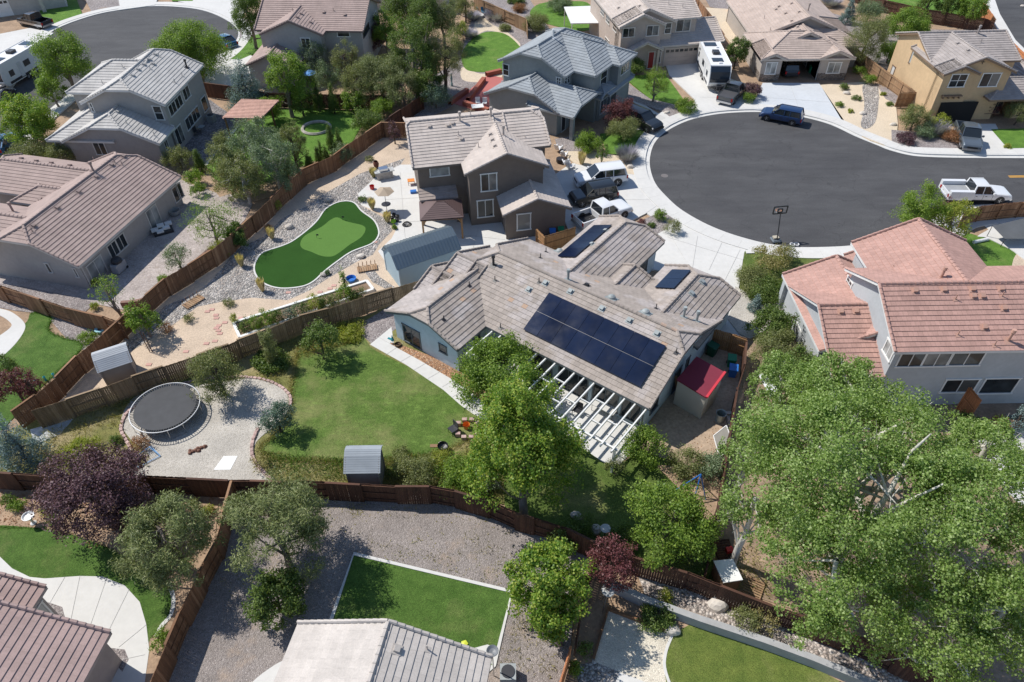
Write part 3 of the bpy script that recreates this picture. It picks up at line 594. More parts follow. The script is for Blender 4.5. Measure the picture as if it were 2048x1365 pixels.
for dy in(0,.22):
    a,b=P(2017,353.2,0),P(2100,353.2,0); mb.box((a[0],a[1]-dy,.0),(b[0],a[1]-dy+.11,.012))
tag(mb.build('centre_line',simple('yellow road paint',(.75,.38,.04),.7)),'double yellow centre line painted on the asphalt at the right edge','road marking')
K2=[(-40,430),(0,330),(55,262),(118,205),(170,170),(240,160),(330,150),(400,135),(445,112),(470,86),(477,66),(462,47),(425,28),(381,17.6),(308,13.5),(234,22),(176,35),(108,62),(63,105),(30,170),(-20,240),(-80,300)]
k2=[tuple(q) for q in cr(world(K2[::-1]),4,False)]
mb=MB(); mb.prism(k2,-.02,.006); tag(mb.build('road',ASPH),kind='structure')
strip('kerb',M_conc2,k2,.55,-.02,.08); strip('sidewalk',M_conc2,k2,1.3,-.02,.13,off=.55)
k3=world([(2120,170),(2030,82),(1999,30),(1975,-40),(2120,-40)]); mb=MB(); mb.prism(k3,-.02,.006); tag(mb.build('road',ASPH),kind='structure')
strip('sidewalk',M_conc2,world([(1975,-40),(1999,30),(2030,82),(2120,170)])[::-1],1.6,-.02,.13)
def joints(name,segs,z,w=.016):
    mb=MB()
    for a,b in segs:
        p,q=P(*a,z),P(*b,z); z_=z+.027; mb.bar((p[0],p[1],z_),(q[0],q[1],z_),w,.006)
    tag(mb.build(name,M_joint),kind='structure')
T1=.134
patch('driveway',M_conc2,0,[(1272,538),(1290,470),(1325,440),(1352,428),(1395,452),(1440,471),(1495,491),(1487,510),(1480,560),(1475,590),(1440,560),(1400,545),(1330,545)],top=.118)
patch('driveway',M_conc2,0,[(1112,350),(1140,330),(1180,320),(1240,325),(1278,300),(1285,330),(1293,375),(1322,408),(1290,430),(1260,445),(1200,465),(1140,470),(1118,420)],top=.118)
patch('driveway',M_conc2,0,[(1329,126),(1393,117),(1455,158),(1497,172),(1487,219),(1425,224),(1396,232),(1388,200),(1338,152)],top=.122)
patch('driveway',simple('bluish concrete',(.53,.555,.58),.9,var=.04,vs=.3,fine=3,fa=.04),0,[(1525,168),(1637,168),(1692,250),(1600,227),(1500,221)],top=.122)
patch('driveway',M_conc2,0,[(1955,250),(1990,250),(2020,307),(1925,307)],top=.122)
patch('driveway',M_conc,0,[(1230,225),(1270,200),(1330,238),(1345,250),(1318,268),(1250,262)],top=.12)
patch('driveway',M_conc2,0,[(300,-10),(520,-30),(480,40),(430,20),(380,10)],top=.122); patch('driveway',M_conc2,0,[(0,70),(60,58),(108,68),(70,95),(55,112),(0,112)],top=.122)
patch('driveway',M_conc2,0,[(412,120),(470,100),(520,120),(540,150),(470,175),(410,165)],top=.122); patch('driveway',M_conc2,0,[(215,-30),(330,-30),(310,12),(238,22)],top=.121)
patch('driveway',M_conc2,0,[(1960,470),(2060,430),(2060,520),(2020,500),(1975,478)],True,top=.08)
joints('driveway_joints',[((1444,485),(1418,540)),((1395,472),(1385,535)),((1340,470),(1370,520)),((1480,500),(1450,560)),((1335,475),(1400,495)),((1400,495),(1485,520)),((1150,400),(1300,400)),((1225,330),(1250,440)),((1180,320),(1190,460))],.12)
joints('driveway_joints',[((1440,150),(1440,222)),((1400,120),(1450,222)),((1395,160),(1480,168)),((1400,195),(1490,196)),((1580,168),(1600,226)),((1520,195),(1660,205))],.124)
# front yards
patch('front_lawn',L_back,0,[(1489,503),(1530,502),(1600,507),(1690,512),(1720,520),(1700,620),(1560,615),(1520,600),(1478,590),(1483,540)],top=.115)
patch('gravel_bed',GRAVW,0,[(1470,575),(1500,592),(1560,605),(1570,640),(1500,680),(1478,670),(1455,640),(1470,600)],top=.12)
patch('gravel_bed',GRAV,0,[(1290,440),(1325,425),(1352,440),(1330,462),(1300,478),(1270,470)],top=.12)
patch('front_lawn',L_lime,0,[(1246,155),(1290,152),(1330,150),(1366,200),(1340,215),(1300,200)],top=.12)
patch('gravel_bed',GRAV,0,[(1243,160),(1300,200),(1350,212),(1370,235),(1350,243),(1325,225),(1240,195)],top=.124)
patch('front_lawn',L_lime,0,[(1200,270),(1280,262),(1296,266),(1290,290),(1270,312),(1215,310)],top=.118)
patch('gravel_bed',GRAV,0,[(1110,280),(1160,272),(1180,300),(1200,312),(1150,315),(1115,300)],top=.1)
patch('sand_yard',SANDP,0,[(1120,305),(1180,305),(1260,318),(1285,330),(1270,352),(1215,345),(1150,330)],top=.124)
patch('sand_yard',SANDP,0,[(1640,172),(1738,165),(1790,200),(1795,250),(1790,300),(1740,283),(1692,258)],top=.118)
patch('river_rock_bed',RIVER,0,[(1725,172),(1752,172),(1757,190),(1756,213),(1750,246),(1733,260),(1721,252),(1728,213)],True,top=.126)
patch('gravel_bed',GRAV,0,[(1750,168),(1800,190),(1800,215),(1770,200)],top=.126); patch('gravel_bed',GRAV,0,[(1782,262),(1850,268),(1920,290),(1940,308),(1850,306),(1783,298)],top=.122)
patch('front_lawn',L_lime,0,[(1981,261),(2060,259),(2060,298),(2014,299)],top=.118)
patch('front_lawn',L_lime,0,[(480,80),(520,70),(530,100),(480,122),(455,120)],top=.12); 
patch('front_lawn',L_lime,0,[(-5,112),(36,112),(0,136)],top=.12); patch('front_lawn',L_lime,0,[(340,-10),(400,-10),(385,4),(345,4)],top=.124)
patch('gravel_bed',GRAV,0,[(480,40),(560,20),(520,70),(480,80)],top=.12)
patch('front_lawn',L_lime,0,[(78,12),(150,-10),(165,30),(108,58),(84,44)],top=.119)
patch('gravel_bed',GRAV,0,[(165,-10),(235,-10),(240,14),(185,28)],top=.119)
# H10 front garden
patch('front_lawn',L_lime,4,[(1925,470),(1960,474),(2010,492),(2040,515),(2060,520),(2060,590),(1900,590),(1900,520)],True)
patch('patio',SAND,6,[(2034,508),(2060,500),(2060,560),(2028,545),(2024,530)],True)
patch('driveway',M_conc2,2,[(1960,445),(2060,410),(2060,470),(1990,470)])
# centre yard
patch('sand_yard',SAND,1,[(765,250),(820,240),(860,330),(840,400),(850,600),(790,600),(620,650),(470,700),(330,755),(180,800),(40,850),(25,830),(110,760),(250,650),(330,590),(430,525),(505,455),(610,375),(700,300)])
patch('river_rock_bed',RIVER,2,[(810,317),(722,347),(649,388),(605,417),(564,438),(529,473),(473,499),(438,545),(400,585),(330,612),(290,655),(245,690),(262,704),(340,655),(395,614),(440,605),(503,596),(576,601),(620,581),(655,558),(716,523),(746,510),(758,490),(785,462),(775,440),(722,411),(716,388),(746,359),(800,332)])
patch('river_rock_bed',RIVER,2,[(722,535),(740,530),(760,555),(790,575),(775,580),(745,565)])
patch('patio',M_conc2,3,[(801,330),(880,330),(1075,470),(1110,490),(1000,520),(860,530),(845,575),(812,582),(756,503),(783,478),(795,455),(778,433),(722,411),(716,388),(750,356)])
joints('patio_joints',[((770,400),(860,395)),((790,445),(930,440)),((800,345),(812,500)),((920,470),(1010,480)),((960,445),(940,520))],.014)
GO=[(507,542),(511,522),(526,505),(564,492),(587,481),(617,458),(634,441),(649,420),(670,407),(693,402.5),(711,407),(725,423),(749,441),(759,461),(757,476),(743,490),(705,505),(678,523),(652,543),(629,564),(605,575),(567,579),(538,574),(517,561)]
patch('putting_green',TURF,8,GO,True)
patch('putting_green',TURFL,9,[(601,487),(611,472),(643,455),(661,441),(675,436),(693,444),(725,452),(731,461),(722,476),(699,491),(681,505),(664,514),(643,513),(623,505),(605,498)],True)
strip('concrete_edging',M_conc2,[tuple(q) for q in cr(world(GO))][::-1],.14,-.02,.07,True)
# H2 yard
patch('paver_patio',PAVE,2,[(-60,560),(0,580),(80,592),(180,606),(245,620),(275,608),(330,585),(430,500),(490,440),(505,410),(480,392),(430,385),(380,368),(340,350),(150,500)])
patch('gravel_bed',GRAV,3,[(-10,566),(60,576),(130,590),(190,606),(170,625),(100,615),(40,600),(-10,585)]); 
patch('dirt_bed',DIRT,3,[(505,405),(470,385),(440,395),(400,350),(560,330),(650,290),(690,300),(600,340),(540,395)])
# lower-left yard
patch('gravel_bed',GRAV,2,[(-20,590),(40,600),(110,625),(215,655),(195,700),(150,700),(130,675),(100,640),(60,625),(30,622),(-20,612)])
patch('lawn',L_lush,4,[(48,650),(62,627),(90,627),(104,637),(98,660),(126,676),(160,686),(158,705),(67,790),(29,835),(-20,860),(-30,700)],True)
patch('path',M_conc2,6,[(-30,612),(0,618),(25,626),(48,645),(49,662),(30,690),(0,718),(-30,740),(-30,690),(0,672),(22,655),(20,645),(0,632),(-30,625)],True)
# H1 / H3 / H4 yards
patch('paver_patio',PAVED,2,[(340,265),(412,334),(440,300),(470,262),(470,235),(440,215),(420,200),(370,230)])
patch('lawn',L_lime,3,[(412,334),(440,300),(475,255),(530,225),(600,215),(700,222),(725,250),(700,292),(600,335),(500,380),(430,360)])
strip('concrete_edging',M_conc2,world([(412,334),(440,300),(468,266),(484,250)]),.3,-.02,.05)
mb=MB(); 
c=P(633,258,0); mb.ring((c[0],c[1],.12),1.55,.18,24,5); tag(mb.build('stone_ring',M_rock),'round stone edged flower bed in the middle of the sunlit lawn','garden edging')
patch('gravel_bed',GRAV,2,[(870,150),(920,120),(935,60),(960,0),(1060,0),(1100,60),(1040,110),(1000,150),(900,215),(830,250),(770,270),(830,190)])
patch('lawn',L_lime,4,[(923,111),(935,88),(952,73),(976,64),(1011,69),(1040,94),(1060,130),(1000,144),(947,144),(928,135)],True)
patch('path',SANDP,3,[(950,70),(950,45),(965,35),(985,50),(1010,62),(1040,88),(1030,96),(1005,70),(975,62)],True); patch('path',SANDP,3,[(925,135),(960,148),(1000,146),(1000,158),(960,165),(925,160)],True)
patch('deck',REDC,5,[(903,206),(940,180),(976,150),(1004,156),(1020,190),(1020,232),(975,228),(930,215)])
patch('lawn',L_lime,3,[(1060,30),(1080,8),(1140,3),(1180,10),(1180,60),(1100,50)],True)
patch('sand_yard',SANDP,2,[(1400,15),(1480,20),(1500,60),(1480,110),(1440,60)]); patch('gravel_bed',GRAV,1,[(1400,-20),(1530,-20),(1500,25),(1420,15)])
patch('lawn',L_lime,2,[(1775,0),(2000,-30),(1975,45),(1890,25),(1780,12)]); patch('gravel_bed',GRAV,1,[(1640,20),(1780,60),(1900,60),(1990,60),(1990,90),(1850,180),(1760,150),(1700,90)])
# H9 back yard
patch('weedy_ground',L_dry,1,[(40,850),(200,800),(330,757),(470,700),(640,650),(740,630),(790,600),(850,600),(930,700),(1010,830),(1010,1010),(860,985),(540,968),(0,965),(-20,880)])
patch('path',M_concg,2,[(60,860),(150,835),(120,870),(70,890)])
patch('gravel_bed',GRAV,3,[(690,655),(735,640),(800,600),(860,600),(850,640),(790,660),(745,690),(725,672)])
patch('lawn',L_main,3,[(690,658),(724,672),(742,695),(770,712),(850,750),(900,775),(932,802),(965,850),(940,880),(880,905),(800,925),(700,925),(600,922),(545,918),(520,900),(560,860),(582,830),(582,790),(590,740),(600,700),(640,665)],True)
patch('gravel_play_area',GRAVW,5,[(243,850),(250,820),(275,790),(330,768),(420,768),(500,757),(545,768),(573,785),(580,805),(572,830),(540,860),(513,885),(508,912),(520,940),(548,966),(400,964),(240,962),(262,940),(300,915),(262,880)],True)
patch('path',M_conc2,5,[(740,690),(783,655),(788,690),(840,722),(925,768),(965,806),(1000,830),(1010,860),(978,848),(945,828),(922,812),(887,781),(813,731)])
joints('path_joints',[((771,711),(806,687)),((800,725),(834,705)),((828,741),(862,721)),((856,758),(890,738)),((884,775),(915,756)),((905,795),(938,773)),((925,812),(960,792)),((757,675),(790,694))],.024)
patch('bark_bed',REDG,6,[(780,686),(800,690),(860,712),(918,740),(985,790),(1000,815),(975,812),(925,772),(840,722),(782,690)])
patch('patio',M_conc2,4,[(960,700),(1050,720),(1300,850),(1285,880),(1240,930),(1205,925),(1100,850),(990,830)])
patch('lawn',L_back,2,[(1000,840),(1100,850),(1180,900),(1240,930),(1310,880),(1380,940),(1410,1000),(1420,1100),(1440,1175),(1300,1125),(1150,1070),(1010,1020)])
patch('packed_dirt',DIRTT,5,[(1270,900),(1300,850),(1380,720),(1425,660),(1495,690),(1488,790),(1462,870),(1452,930),(1400,940)])
patch('packed_dirt',DIRT,3,[(1310,930),(1450,940),(1440,1000),(1420,1050),(1370,990)])
patch('path',M_conc,6,[(1430,640),(1462,612),(1492,632),(1492,690),(1430,670)])
# cottonwood yard, H10 yard
patch('dirt_yard',simple('leafy brown dirt',(.30,.215,.15),.95,var=.3,vs=.9,fine=5,bs=6,bst=.5),1,[(1495,690),(1600,620),(1780,720),(2080,790),(2080,1480),(1850,1330),(1620,1230),(1440,1172),(1430,1080),(1455,930),(1480,800)])
patch('patio',M_conc,4,[(1950,860),(2080,860),(2080,1010),(2040,1010),(1960,930)])
# bottom yards
patch('dirt_yard',DIRT,1,[(-40,965),(440,972),(430,1085),(345,1250),(290,1400),(-40,1400)])
patch('lawn',L_lush,3,[(-30,1057),(80,1058),(160,1075),(240,1110),(330,1170),(345,1200),(335,1245),(300,1280),(285,1330),(250,1250),(200,1200),(60,1165),(-30,1130)],True)
strip('concrete_edging',M_conc2,[tuple(q) for q in cr(world([(335,1170),(343,1200),(338,1230),(320,1252),(308,1275)]),4,False)],.22,-.02,.05)
patch('patio',M_conc2,5,[(-40,1105),(0,1114),(25,1138),(60,1155),(90,1158),(160,1153),(205,1154),(250,1172),(280,1205),(293,1250),(299,1300),(290,1365),(270,1420),(150,1480),(40,1300),(-40,1260)],False)
joints('patio_joints',[((130,1155),(95,1215)),((160,1153),(140,1250)),((215,1153),(178,1260)),((259,1178),(216,1265)),((293,1250),(238,1295)),((290,1310),(245,1320))],.024)
patch('gravel_bed',GRAV,6,[(95,1205),(125,1215),(133,1245),(120,1245),(95,1225)]); patch('gravel_bed',GRAV,6,[(222,1297),(250,1300),(258,1320),(245,1345),(225,1320)])
patch('gravel_yard',GRAVP,1,[(458,972),(620,985),(800,990),(910,1000),(1030,1045),(1140,1085),(1180,1110),(1150,1210),(1140,1300),(1110,1420),(290,1420),(350,1260),(435,1085)])
LR=[(708,1112),(1022,1187),(985,1330),(880,1420),(600,1420),(665,1245)]
patch('lawn',L_lush,3,LR); strip('concrete_edging',M_conc2,world(LR),.2,-.02,.08,True)
patch('patio',M_conc2,4,[(975,1290),(1000,1300),(990,1330),(900,1310)]); patch('path',M_conc2,3,[(505,1365),(560,1325),(580,1330),(560,1400),(490,1400)],True)
patch('dirt_yard',DIRT,2,[(1190,1110),(1280,1130),(1450,1190),(1600,1245),(1760,1320),(1880,1380),(1880,1420),(1130,1420),(1150,1250)])
patch('river_rock_bed',gravelm('pinkish rock',[(.34,.28,.25),(.58,.51,.46),(.46,.39,.35),(.66,.60,.55)],5,1.),3,[(1275,1150),(1380,1165),(1540,1225),(1700,1290),(1900,1390),(1800,1400),(1600,1305),(1440,1245),(1290,1190)])
patch('gravel_patio',GRAVC,4,[(1213,1222),(1341,1271),(1329,1302),(1327,1336),(1342,1400),(1180,1400),(1184,1322)])
patch('lawn',grassm('sunlit lawn',(.12,.175,.035),(.20,.25,.055),(.34,.33,.13),.50),5,[(1341,1271),(1385,1247),(1460,1270),(1600,1320),(1700,1375),(1760,1440),(1345,1440),(1327,1336),(1329,1302)])
strip('concrete_edging',M_conc2,[tuple(q) for q in cr(world([(1341,1271),(1329,1302),(1326,1336),(1340,1380)]),4,False)],.15,-.02,.06)
patch('patio',M_conc2,5,[(1238,1345),(1330,1380),(1300,1400),(1220,1400)]); patch('river_rock_bed',RIVER,4,[(1190,1325),(1240,1345),(1220,1400),(1150,1400),(1160,1330)])
# ---------------------------------------------------------------- fences
def fence(name,label,tops,mat,H=1.8,alt=True,group=None,gate=None,gap=.01,postc=None,kind='fence',raw=False,bw=.14,flip=False,seed=1):
    rnd=random.Random(seed); L=[np.array(q) if raw else P(q[0],q[1],H) for q in tops]
    root=empty(name,(L[0][0],L[0][1],0),0,label,kind,group or 'garden fences'); o=L[0]
    B=MB();R=MB(); d0=0; side=1
    for i in range(len(L)-1):
        a=L[i].copy();b=L[i+1].copy(); v=b-a; v[2]=0; ln=np.linalg.norm(v); u=v/ln; n=np.array([-u[1],u[0],0]); np_=max(1,round(ln/2.4)); pl=ln/np_
        for k in range(np_):
            s0=a+u*k*pl; dz=rnd.uniform(-.03,.03); side=-side if alt else side
            sg=side*(-1 if flip else 1)
            T=Matrix(((u[0],n[0],0,s0[0]-o[0]),(u[1],n[1],0,s0[1]-o[1]),(0,0,1,0),(0,0,0,1)))
            x=.03
            while x<pl-.03:
                w=bw-gap; h=H+dz+rnd.uniform(-.025,.025); t=rnd.uniform(-.004,.004)
                B.box((x,sg*.05-.01+t,.03),(min(x+w,pl),sg*.05+.01+t,h),0,T); x+=bw
            for z in(.3,H*.52,H-.18): R.box((.0,-.02,z),(pl,.02,z+.09),0,T)
            R.box((0,-.09,H+dz-.01),(pl,.05,H+dz+.028),0,T) if sg<0 and alt else None
            Q=MB(); Q.box((-.05,-.05,-.05),(.05,.05,H-.05),0,T); Q.build('post',mat,root)
    B.build('pickets',mat,root); R.build('rails',mat,root); return root
fence('wood_fence','long weathered cedar fence between the rock garden and the paver patio on its left',[(763,245),(696,289),(667,311),(605,338),(541,397),(503,432),(460,470),(422,500),(375,530),(328,557),(290,590),(250,628),(205,668),(152,712),(110,755),(70,790),(22,824)],M_fence,seed=2,bw=.135)
fence('wood_fence','long sun bleached fence between the rock garden and the trampoline yard',[(840,560),(728,593),(655,617),(599,631),(530,660),(473,681),(457,689),(325,733),(262,754),(199,777),(130,800),(61,821)],M_fencem,seed=3,flip=True)
fence('wood_fence','dark stained cedar fence crossing the whole picture behind the trampoline yard and the gravel yard',[(-40,942),(85,951),(290,953),(456,961),(500,961),(650,965),(790,973),(858,973),(909,982),(977,1002),(1031,1026),(1068,1036),(1136,1058),(1191,1085),(1272,1115),(1375,1145),(1443,1172),(1545,1212),(1600,1230),(1700,1268),(1800,1312),(1900,1358)],M_fenced,seed=4)
fence('wood_fence','dark cedar fence descending between the pines towards the bottom edge',[(463,962),(445,1025),(430,1085),(395,1150),(360,1220),(330,1290),(290,1385)],M_fence,seed=5)
fence('wood_fence','cedar fence with capped panels behind the small lawn at the left edge',[(-30,562),(0,572),(79,598),(132,616),(205,633),(240,646)],M_fence,seed=6)
fence('wood_fence','tan sun bleached fence between the ochre house and the boulder garden',[(1715,98),(1762,135),(1831,183),(1836,186)],M_fencet,alt=False,seed=7); 
fence('wood_fence','short tan fence panel closing against the ochre house wall',[(1800,186),(1834,185)],M_fencet,alt=False,seed=17)
fence('wood_fence','dark reddish fence behind the trees beyond the sunlit lawn with the stone ring',[(845,190),(778,234),(765,246)],M_fenced,seed=8)
fence('wood_fence','short fence joining the brown house to the yard corner',[(763,245),(812,246)],M_fence,seed=9)
fence('wood_fence','reddish fence panels behind the spruce and the pergola with pink tile roof',[(408,166),(455,172),(530,186),(614,188),(700,190),(780,192)],M_fenced,seed=10)
fence('wood_fence','golden cedar fence beside the lavender at the top of the picture',[(948,-6),(1052,38),(1055,52)],M_fencet,seed=11)
fence('wood_fence','narrow fence beside the beige house garage',[(1390,-10),(1426,36),(1449,70)],M_fence,seed=12)
fence('wood_fence','dark slatted fence in the shade behind the ochre house roof',[(1700,-25),(1770,0),(1859,20),(1972,38),(1990,44)],M_fenced,seed=13)
fence('wood_fence','orange cedar fence at the corner near the top right street',[(1969,4),(1992,41)],M_fenceo,seed=14); fence('wood_fence','orange cedar fence beside the sidewalk at the far right',[(2020,80),(2070,128)],M_fenceo,seed=15)
fence('wood_fence','brown fence with pale posts below the white utility truck',[(1931,424),(1967,412),(2048,404),(2090,402)],M_fence,seed=16,alt=False)
fence('wood_fence','small L shaped cedar fence screening the bins beside the brown house',[(1073,458),(1089,474),(1152,455)],simple('x',(.3,.15,.07)) if 0 else M_beam,alt=False,seed=18)
fence('wood_fence','cedar fence with gate at the far side of the blue house beside the bins',[(1430,660),(1466,669),(1494,679)],M_beam,alt=False,seed=19)
fence('wood_fence','old dark boundary fence between the blue house and the big cottonwoods',[(1494,682),(1490,730),(1476,775),(1462,860),(1452,925),(1440,1000),(1428,1080),(1410,1150)],M_fenced,H=1.5,seed=20)
fence('wood_fence','orange stained fence end at the bottom between gravel yard and pale patio',[(1141,1293),(1108,1400)],M_fenceo,alt=False,seed=21)
fence('picket_fence','short dark slatted fence beside the pink roof house corner',[(1545,636),(1592,633)],M_fenced,H=1.5,alt=False,gap=.05,seed=22)
fence('privacy_screen','reddish brown privacy screen at the back of the pink roof house',[(1940,775),(1962,802)],M_fenceo,H=2.2,alt=False,seed=23)
fence('wood_fence','thin cedar fence along the dark soil beside the pale gravel patio',[(1190,1110),(1165,1200),(1150,1290)],M_fenced,H=1.5,alt=False,seed=24)
# block retaining wall bottom right
mb=MB(); w=world([(1205,1178),(1290,1218),(1400,1258),(1520,1298),(1620,1335),(1750,1390)],0)
def wallrun(name,label,line,th,H,mat,cat='wall',group=None):
    o=strip(name,mat,line,th,-.05,H,label=label,cat=cat); return o
wallrun('retaining_wall','low grey block retaining wall curving above the sunlit lawn at the bottom right',w,.35,.75,simple('grey block',(.36,.36,.36),.9,var=.12,vs=1.2,bs=8,bst=.4))
wallrun('timber_edging','weathered timber edging along the left side of the pale gravel patio',world([(1213,1222),(1184,1322)]),.12,.3,M_fence,'edging'); wallrun('timber_edging','weathered timber edging across the top of the pale gravel patio',world([(1213,1222),(1341,1271)]),.12,.3,M_fence,'edging')
wallrun('patio_wall','curved brown brick seat wall around the paver patio',[tuple(q) for q in cr(world([(245,617),(285,612),(330,592),(370,560),(400,530),(430,505)]),4,False)],.3,.55,simple('brown brick',(.22,.13,.10),.9,var=.3,vs=3))
for q,l in (([(940,205),(972,163)],'red wall planter along the left side of the red patio'),([(903,212),(938,186)],'red wall planter at the lower corner of the red patio'),([(974,155),(1004,148)],'short red wall planter at the top of the red patio'),([(925,212),(975,228)],'red planter box in front of the white patio chairs')):
    wallrun('planter_wall',l,world(q),.5,.55,simple('red brown paint',(.33,.10,.065),.85),'planter')
# ---------------------------------------------------------------- foliage
RNG=np.random.default_rng(7)
LF={'cotton':leafm('cottonwood leaf',[(.11,.19,.04),(.18,.28,.06),(.28,.385,.11),(.40,.49,.22)],.4),
'maple':leafm('maple leaf',[(0.079,0.165,0.020),(0.147,0.258,0.033),(0.257,0.362,0.050),(0.404,0.428,0.083)],.4),
'green':leafm('green leaf',[(0.099,0.176,0.028),(0.177,0.276,0.044),(0.296,0.398,0.065)],.4),
'dkgreen':leafm('dark leaf',[(0.072,0.127,0.029),(0.123,0.186,0.041),(0.193,0.254,0.065)],.35),
'bright':leafm('bright leaf',[(0.127,0.218,0.030),(0.207,0.308,0.048),(0.299,0.378,0.072)],.4),
'lime':leafm('lime leaf',[(0.209,0.276,0.033),(0.314,0.350,0.055),(0.399,0.386,0.099)],.4),
'olive':leafm('olive leaf',[(0.127,0.147,0.056),(0.210,0.236,0.088),(0.300,0.310,0.125)],.3),
'pine':leafm('pine needle',[(0.088,0.116,0.040),(0.149,0.182,0.060),(0.220,0.259,0.090),(0.308,0.319,0.150)],.2),
'spruce':leafm('blue spruce needle',[(.12,.19,.20),(.20,.28,.29),(.29,.38,.38)],.2),
'dkblue':leafm('juniper needle',[(.06,.12,.09),(.11,.18,.13),(.18,.26,.20)],.2),
'plum':leafm('plum leaf',[(0.063,0.028,0.037),(0.108,0.053,0.069),(0.177,0.095,0.113),(0.216,0.140,0.152)],.25),
'plumr':leafm('reddish plum leaf',[(0.088,0.028,0.033),(0.165,0.055,0.061),(0.242,0.099,0.099)],.3),
'lav':leafm('lavender bloom',[(.22,.22,.26),(.33,.31,.40),(.42,.40,.50)],.25),
'gold':leafm('golden grass blade',[(.60,.46,.24),(.70,.57,.34),(.36,.36,.14)],.3),
'dry':leafm('dry weed blade',[(.20,.19,.06),(.32,.28,.10),(.42,.35,.16),(.15,.19,.05)],.3),
'rust':leafm('rusty foliage',[(.28,.12,.06),(.40,.20,.10),(.20,.12,.06)],.3),
'grey':leafm('grey green leaf',[(.12,.17,.085),(.18,.245,.13),(.26,.32,.19)],.25),
'flower':leafm('yellow flower',[(.60,.45,.03),(.75,.60,.05)],.2),'grass':leafm('lawn blade',[(.06,.14,.015),(.10,.20,.03),(.16,.25,.05)],.3)}
BARK=simple('grey bark',(.22,.18,.15),.9,var=.25,vs=3); BARKW=simple('pale bark',(.56,.53,.48),.85,var=.2,vs=4); BARKD=simple('dark bark',(.09,.065,.05),.9,var=.2,vs=3)
def quads(c,nrm,tan,a,b):
    bt=np.cross(nrm,tan); n=len(c); v=np.empty((n,4,3),np.float32)
    fold=nrm*(a*.25)[:,None]
    v[:,0]=c+tan*a[:,None]-fold; v[:,1]=c+bt*b[:,None]; v[:,2]=c-tan*a[:,None]-fold; v[:,3]=c-bt*b[:,None]; return v.reshape(-1,3)
def qmesh(name,v,mat):
    n=len(v)//4; me=bpy.data.meshes.new(name); me.vertices.add(4*n); me.vertices.foreach_set('co',v.astype(np.float32).ravel())
    me.loops.add(4*n); me.loops.foreach_set('vertex_index',np.arange(4*n,dtype=np.int32)); me.polygons.add(n); me.polygons.foreach_set('loop_start',np.arange(0,4*n,4,dtype=np.int32))
    me.materials.append(mat); me.update(calc_edges=True); return me
def unit(v): return v/np.maximum(np.linalg.norm(v,axis=-1,keepdims=True),1e-6)
def leafcloud(cent,rad,n,size,elong,up=.5,out=.5,c0=None,rng=RNG,droop=0):
    N=len(cent); idx=rng.integers(0,N,n); off=rng.normal(size=(n,3))*.5; l=np.linalg.norm(off,axis=1,keepdims=True); off=off/np.maximum(l,1)*1.0
    c=cent[idx]+off*rad[idx,None]; c0=c.mean(0) if c0 is None else c0
    nr=unit(rng.normal(size=(n,3))*.75+unit(off)*.35+np.array([0,0,up])+unit(c-c0)*out)
    t=unit(np.cross(nr,rng.normal(size=(n,3)))); 
    a=size*rng.uniform(.65,1.3,n); return quads(c,nr,t,a,a/elong)
def crown_pts(shape,R,Rz,nc,rng,low=False):
    if shape=='cone':
        z=1-np.sqrt(rng.uniform(0,1,nc)); th=rng.uniform(0,6.28,nc); r=(1-z)*R*rng.uniform(.55,1,nc)
        z=(z*2-1); return np.stack([r*np.cos(th),r*np.sin(th),z*Rz],1)
    K=int(30+R*8); d=unit(rng.normal(size=(K*3,3))); d=d[d[:,2]>-.88][:K]; rs=rng.uniform(.20,.36,K)*(1 if R<4 else .8); q=rng.uniform(.18,1.0,K)**.5
    sc=d*(q*(1-rs*.75)*rng.uniform(.90,1.08,K))[:,None]; idx=rng.integers(0,K,nc); e=unit(rng.normal(size=(nc,3))+d[idx]*.6+np.array([0,0,.3]))
    pts=sc[idx]+e*(rs[idx]*rng.uniform(.45,1,nc))[:,None]
    if shape=='column': return np.stack([pts[:,0]*R,pts[:,1]*R,rng.uniform(-1,1,nc)*Rz],1)
    if low: pts[:,:2]*=(1+.55*np.maximum(0,-pts[:,2]))[:,None]
    return pts*np.array([R,R,Rz])
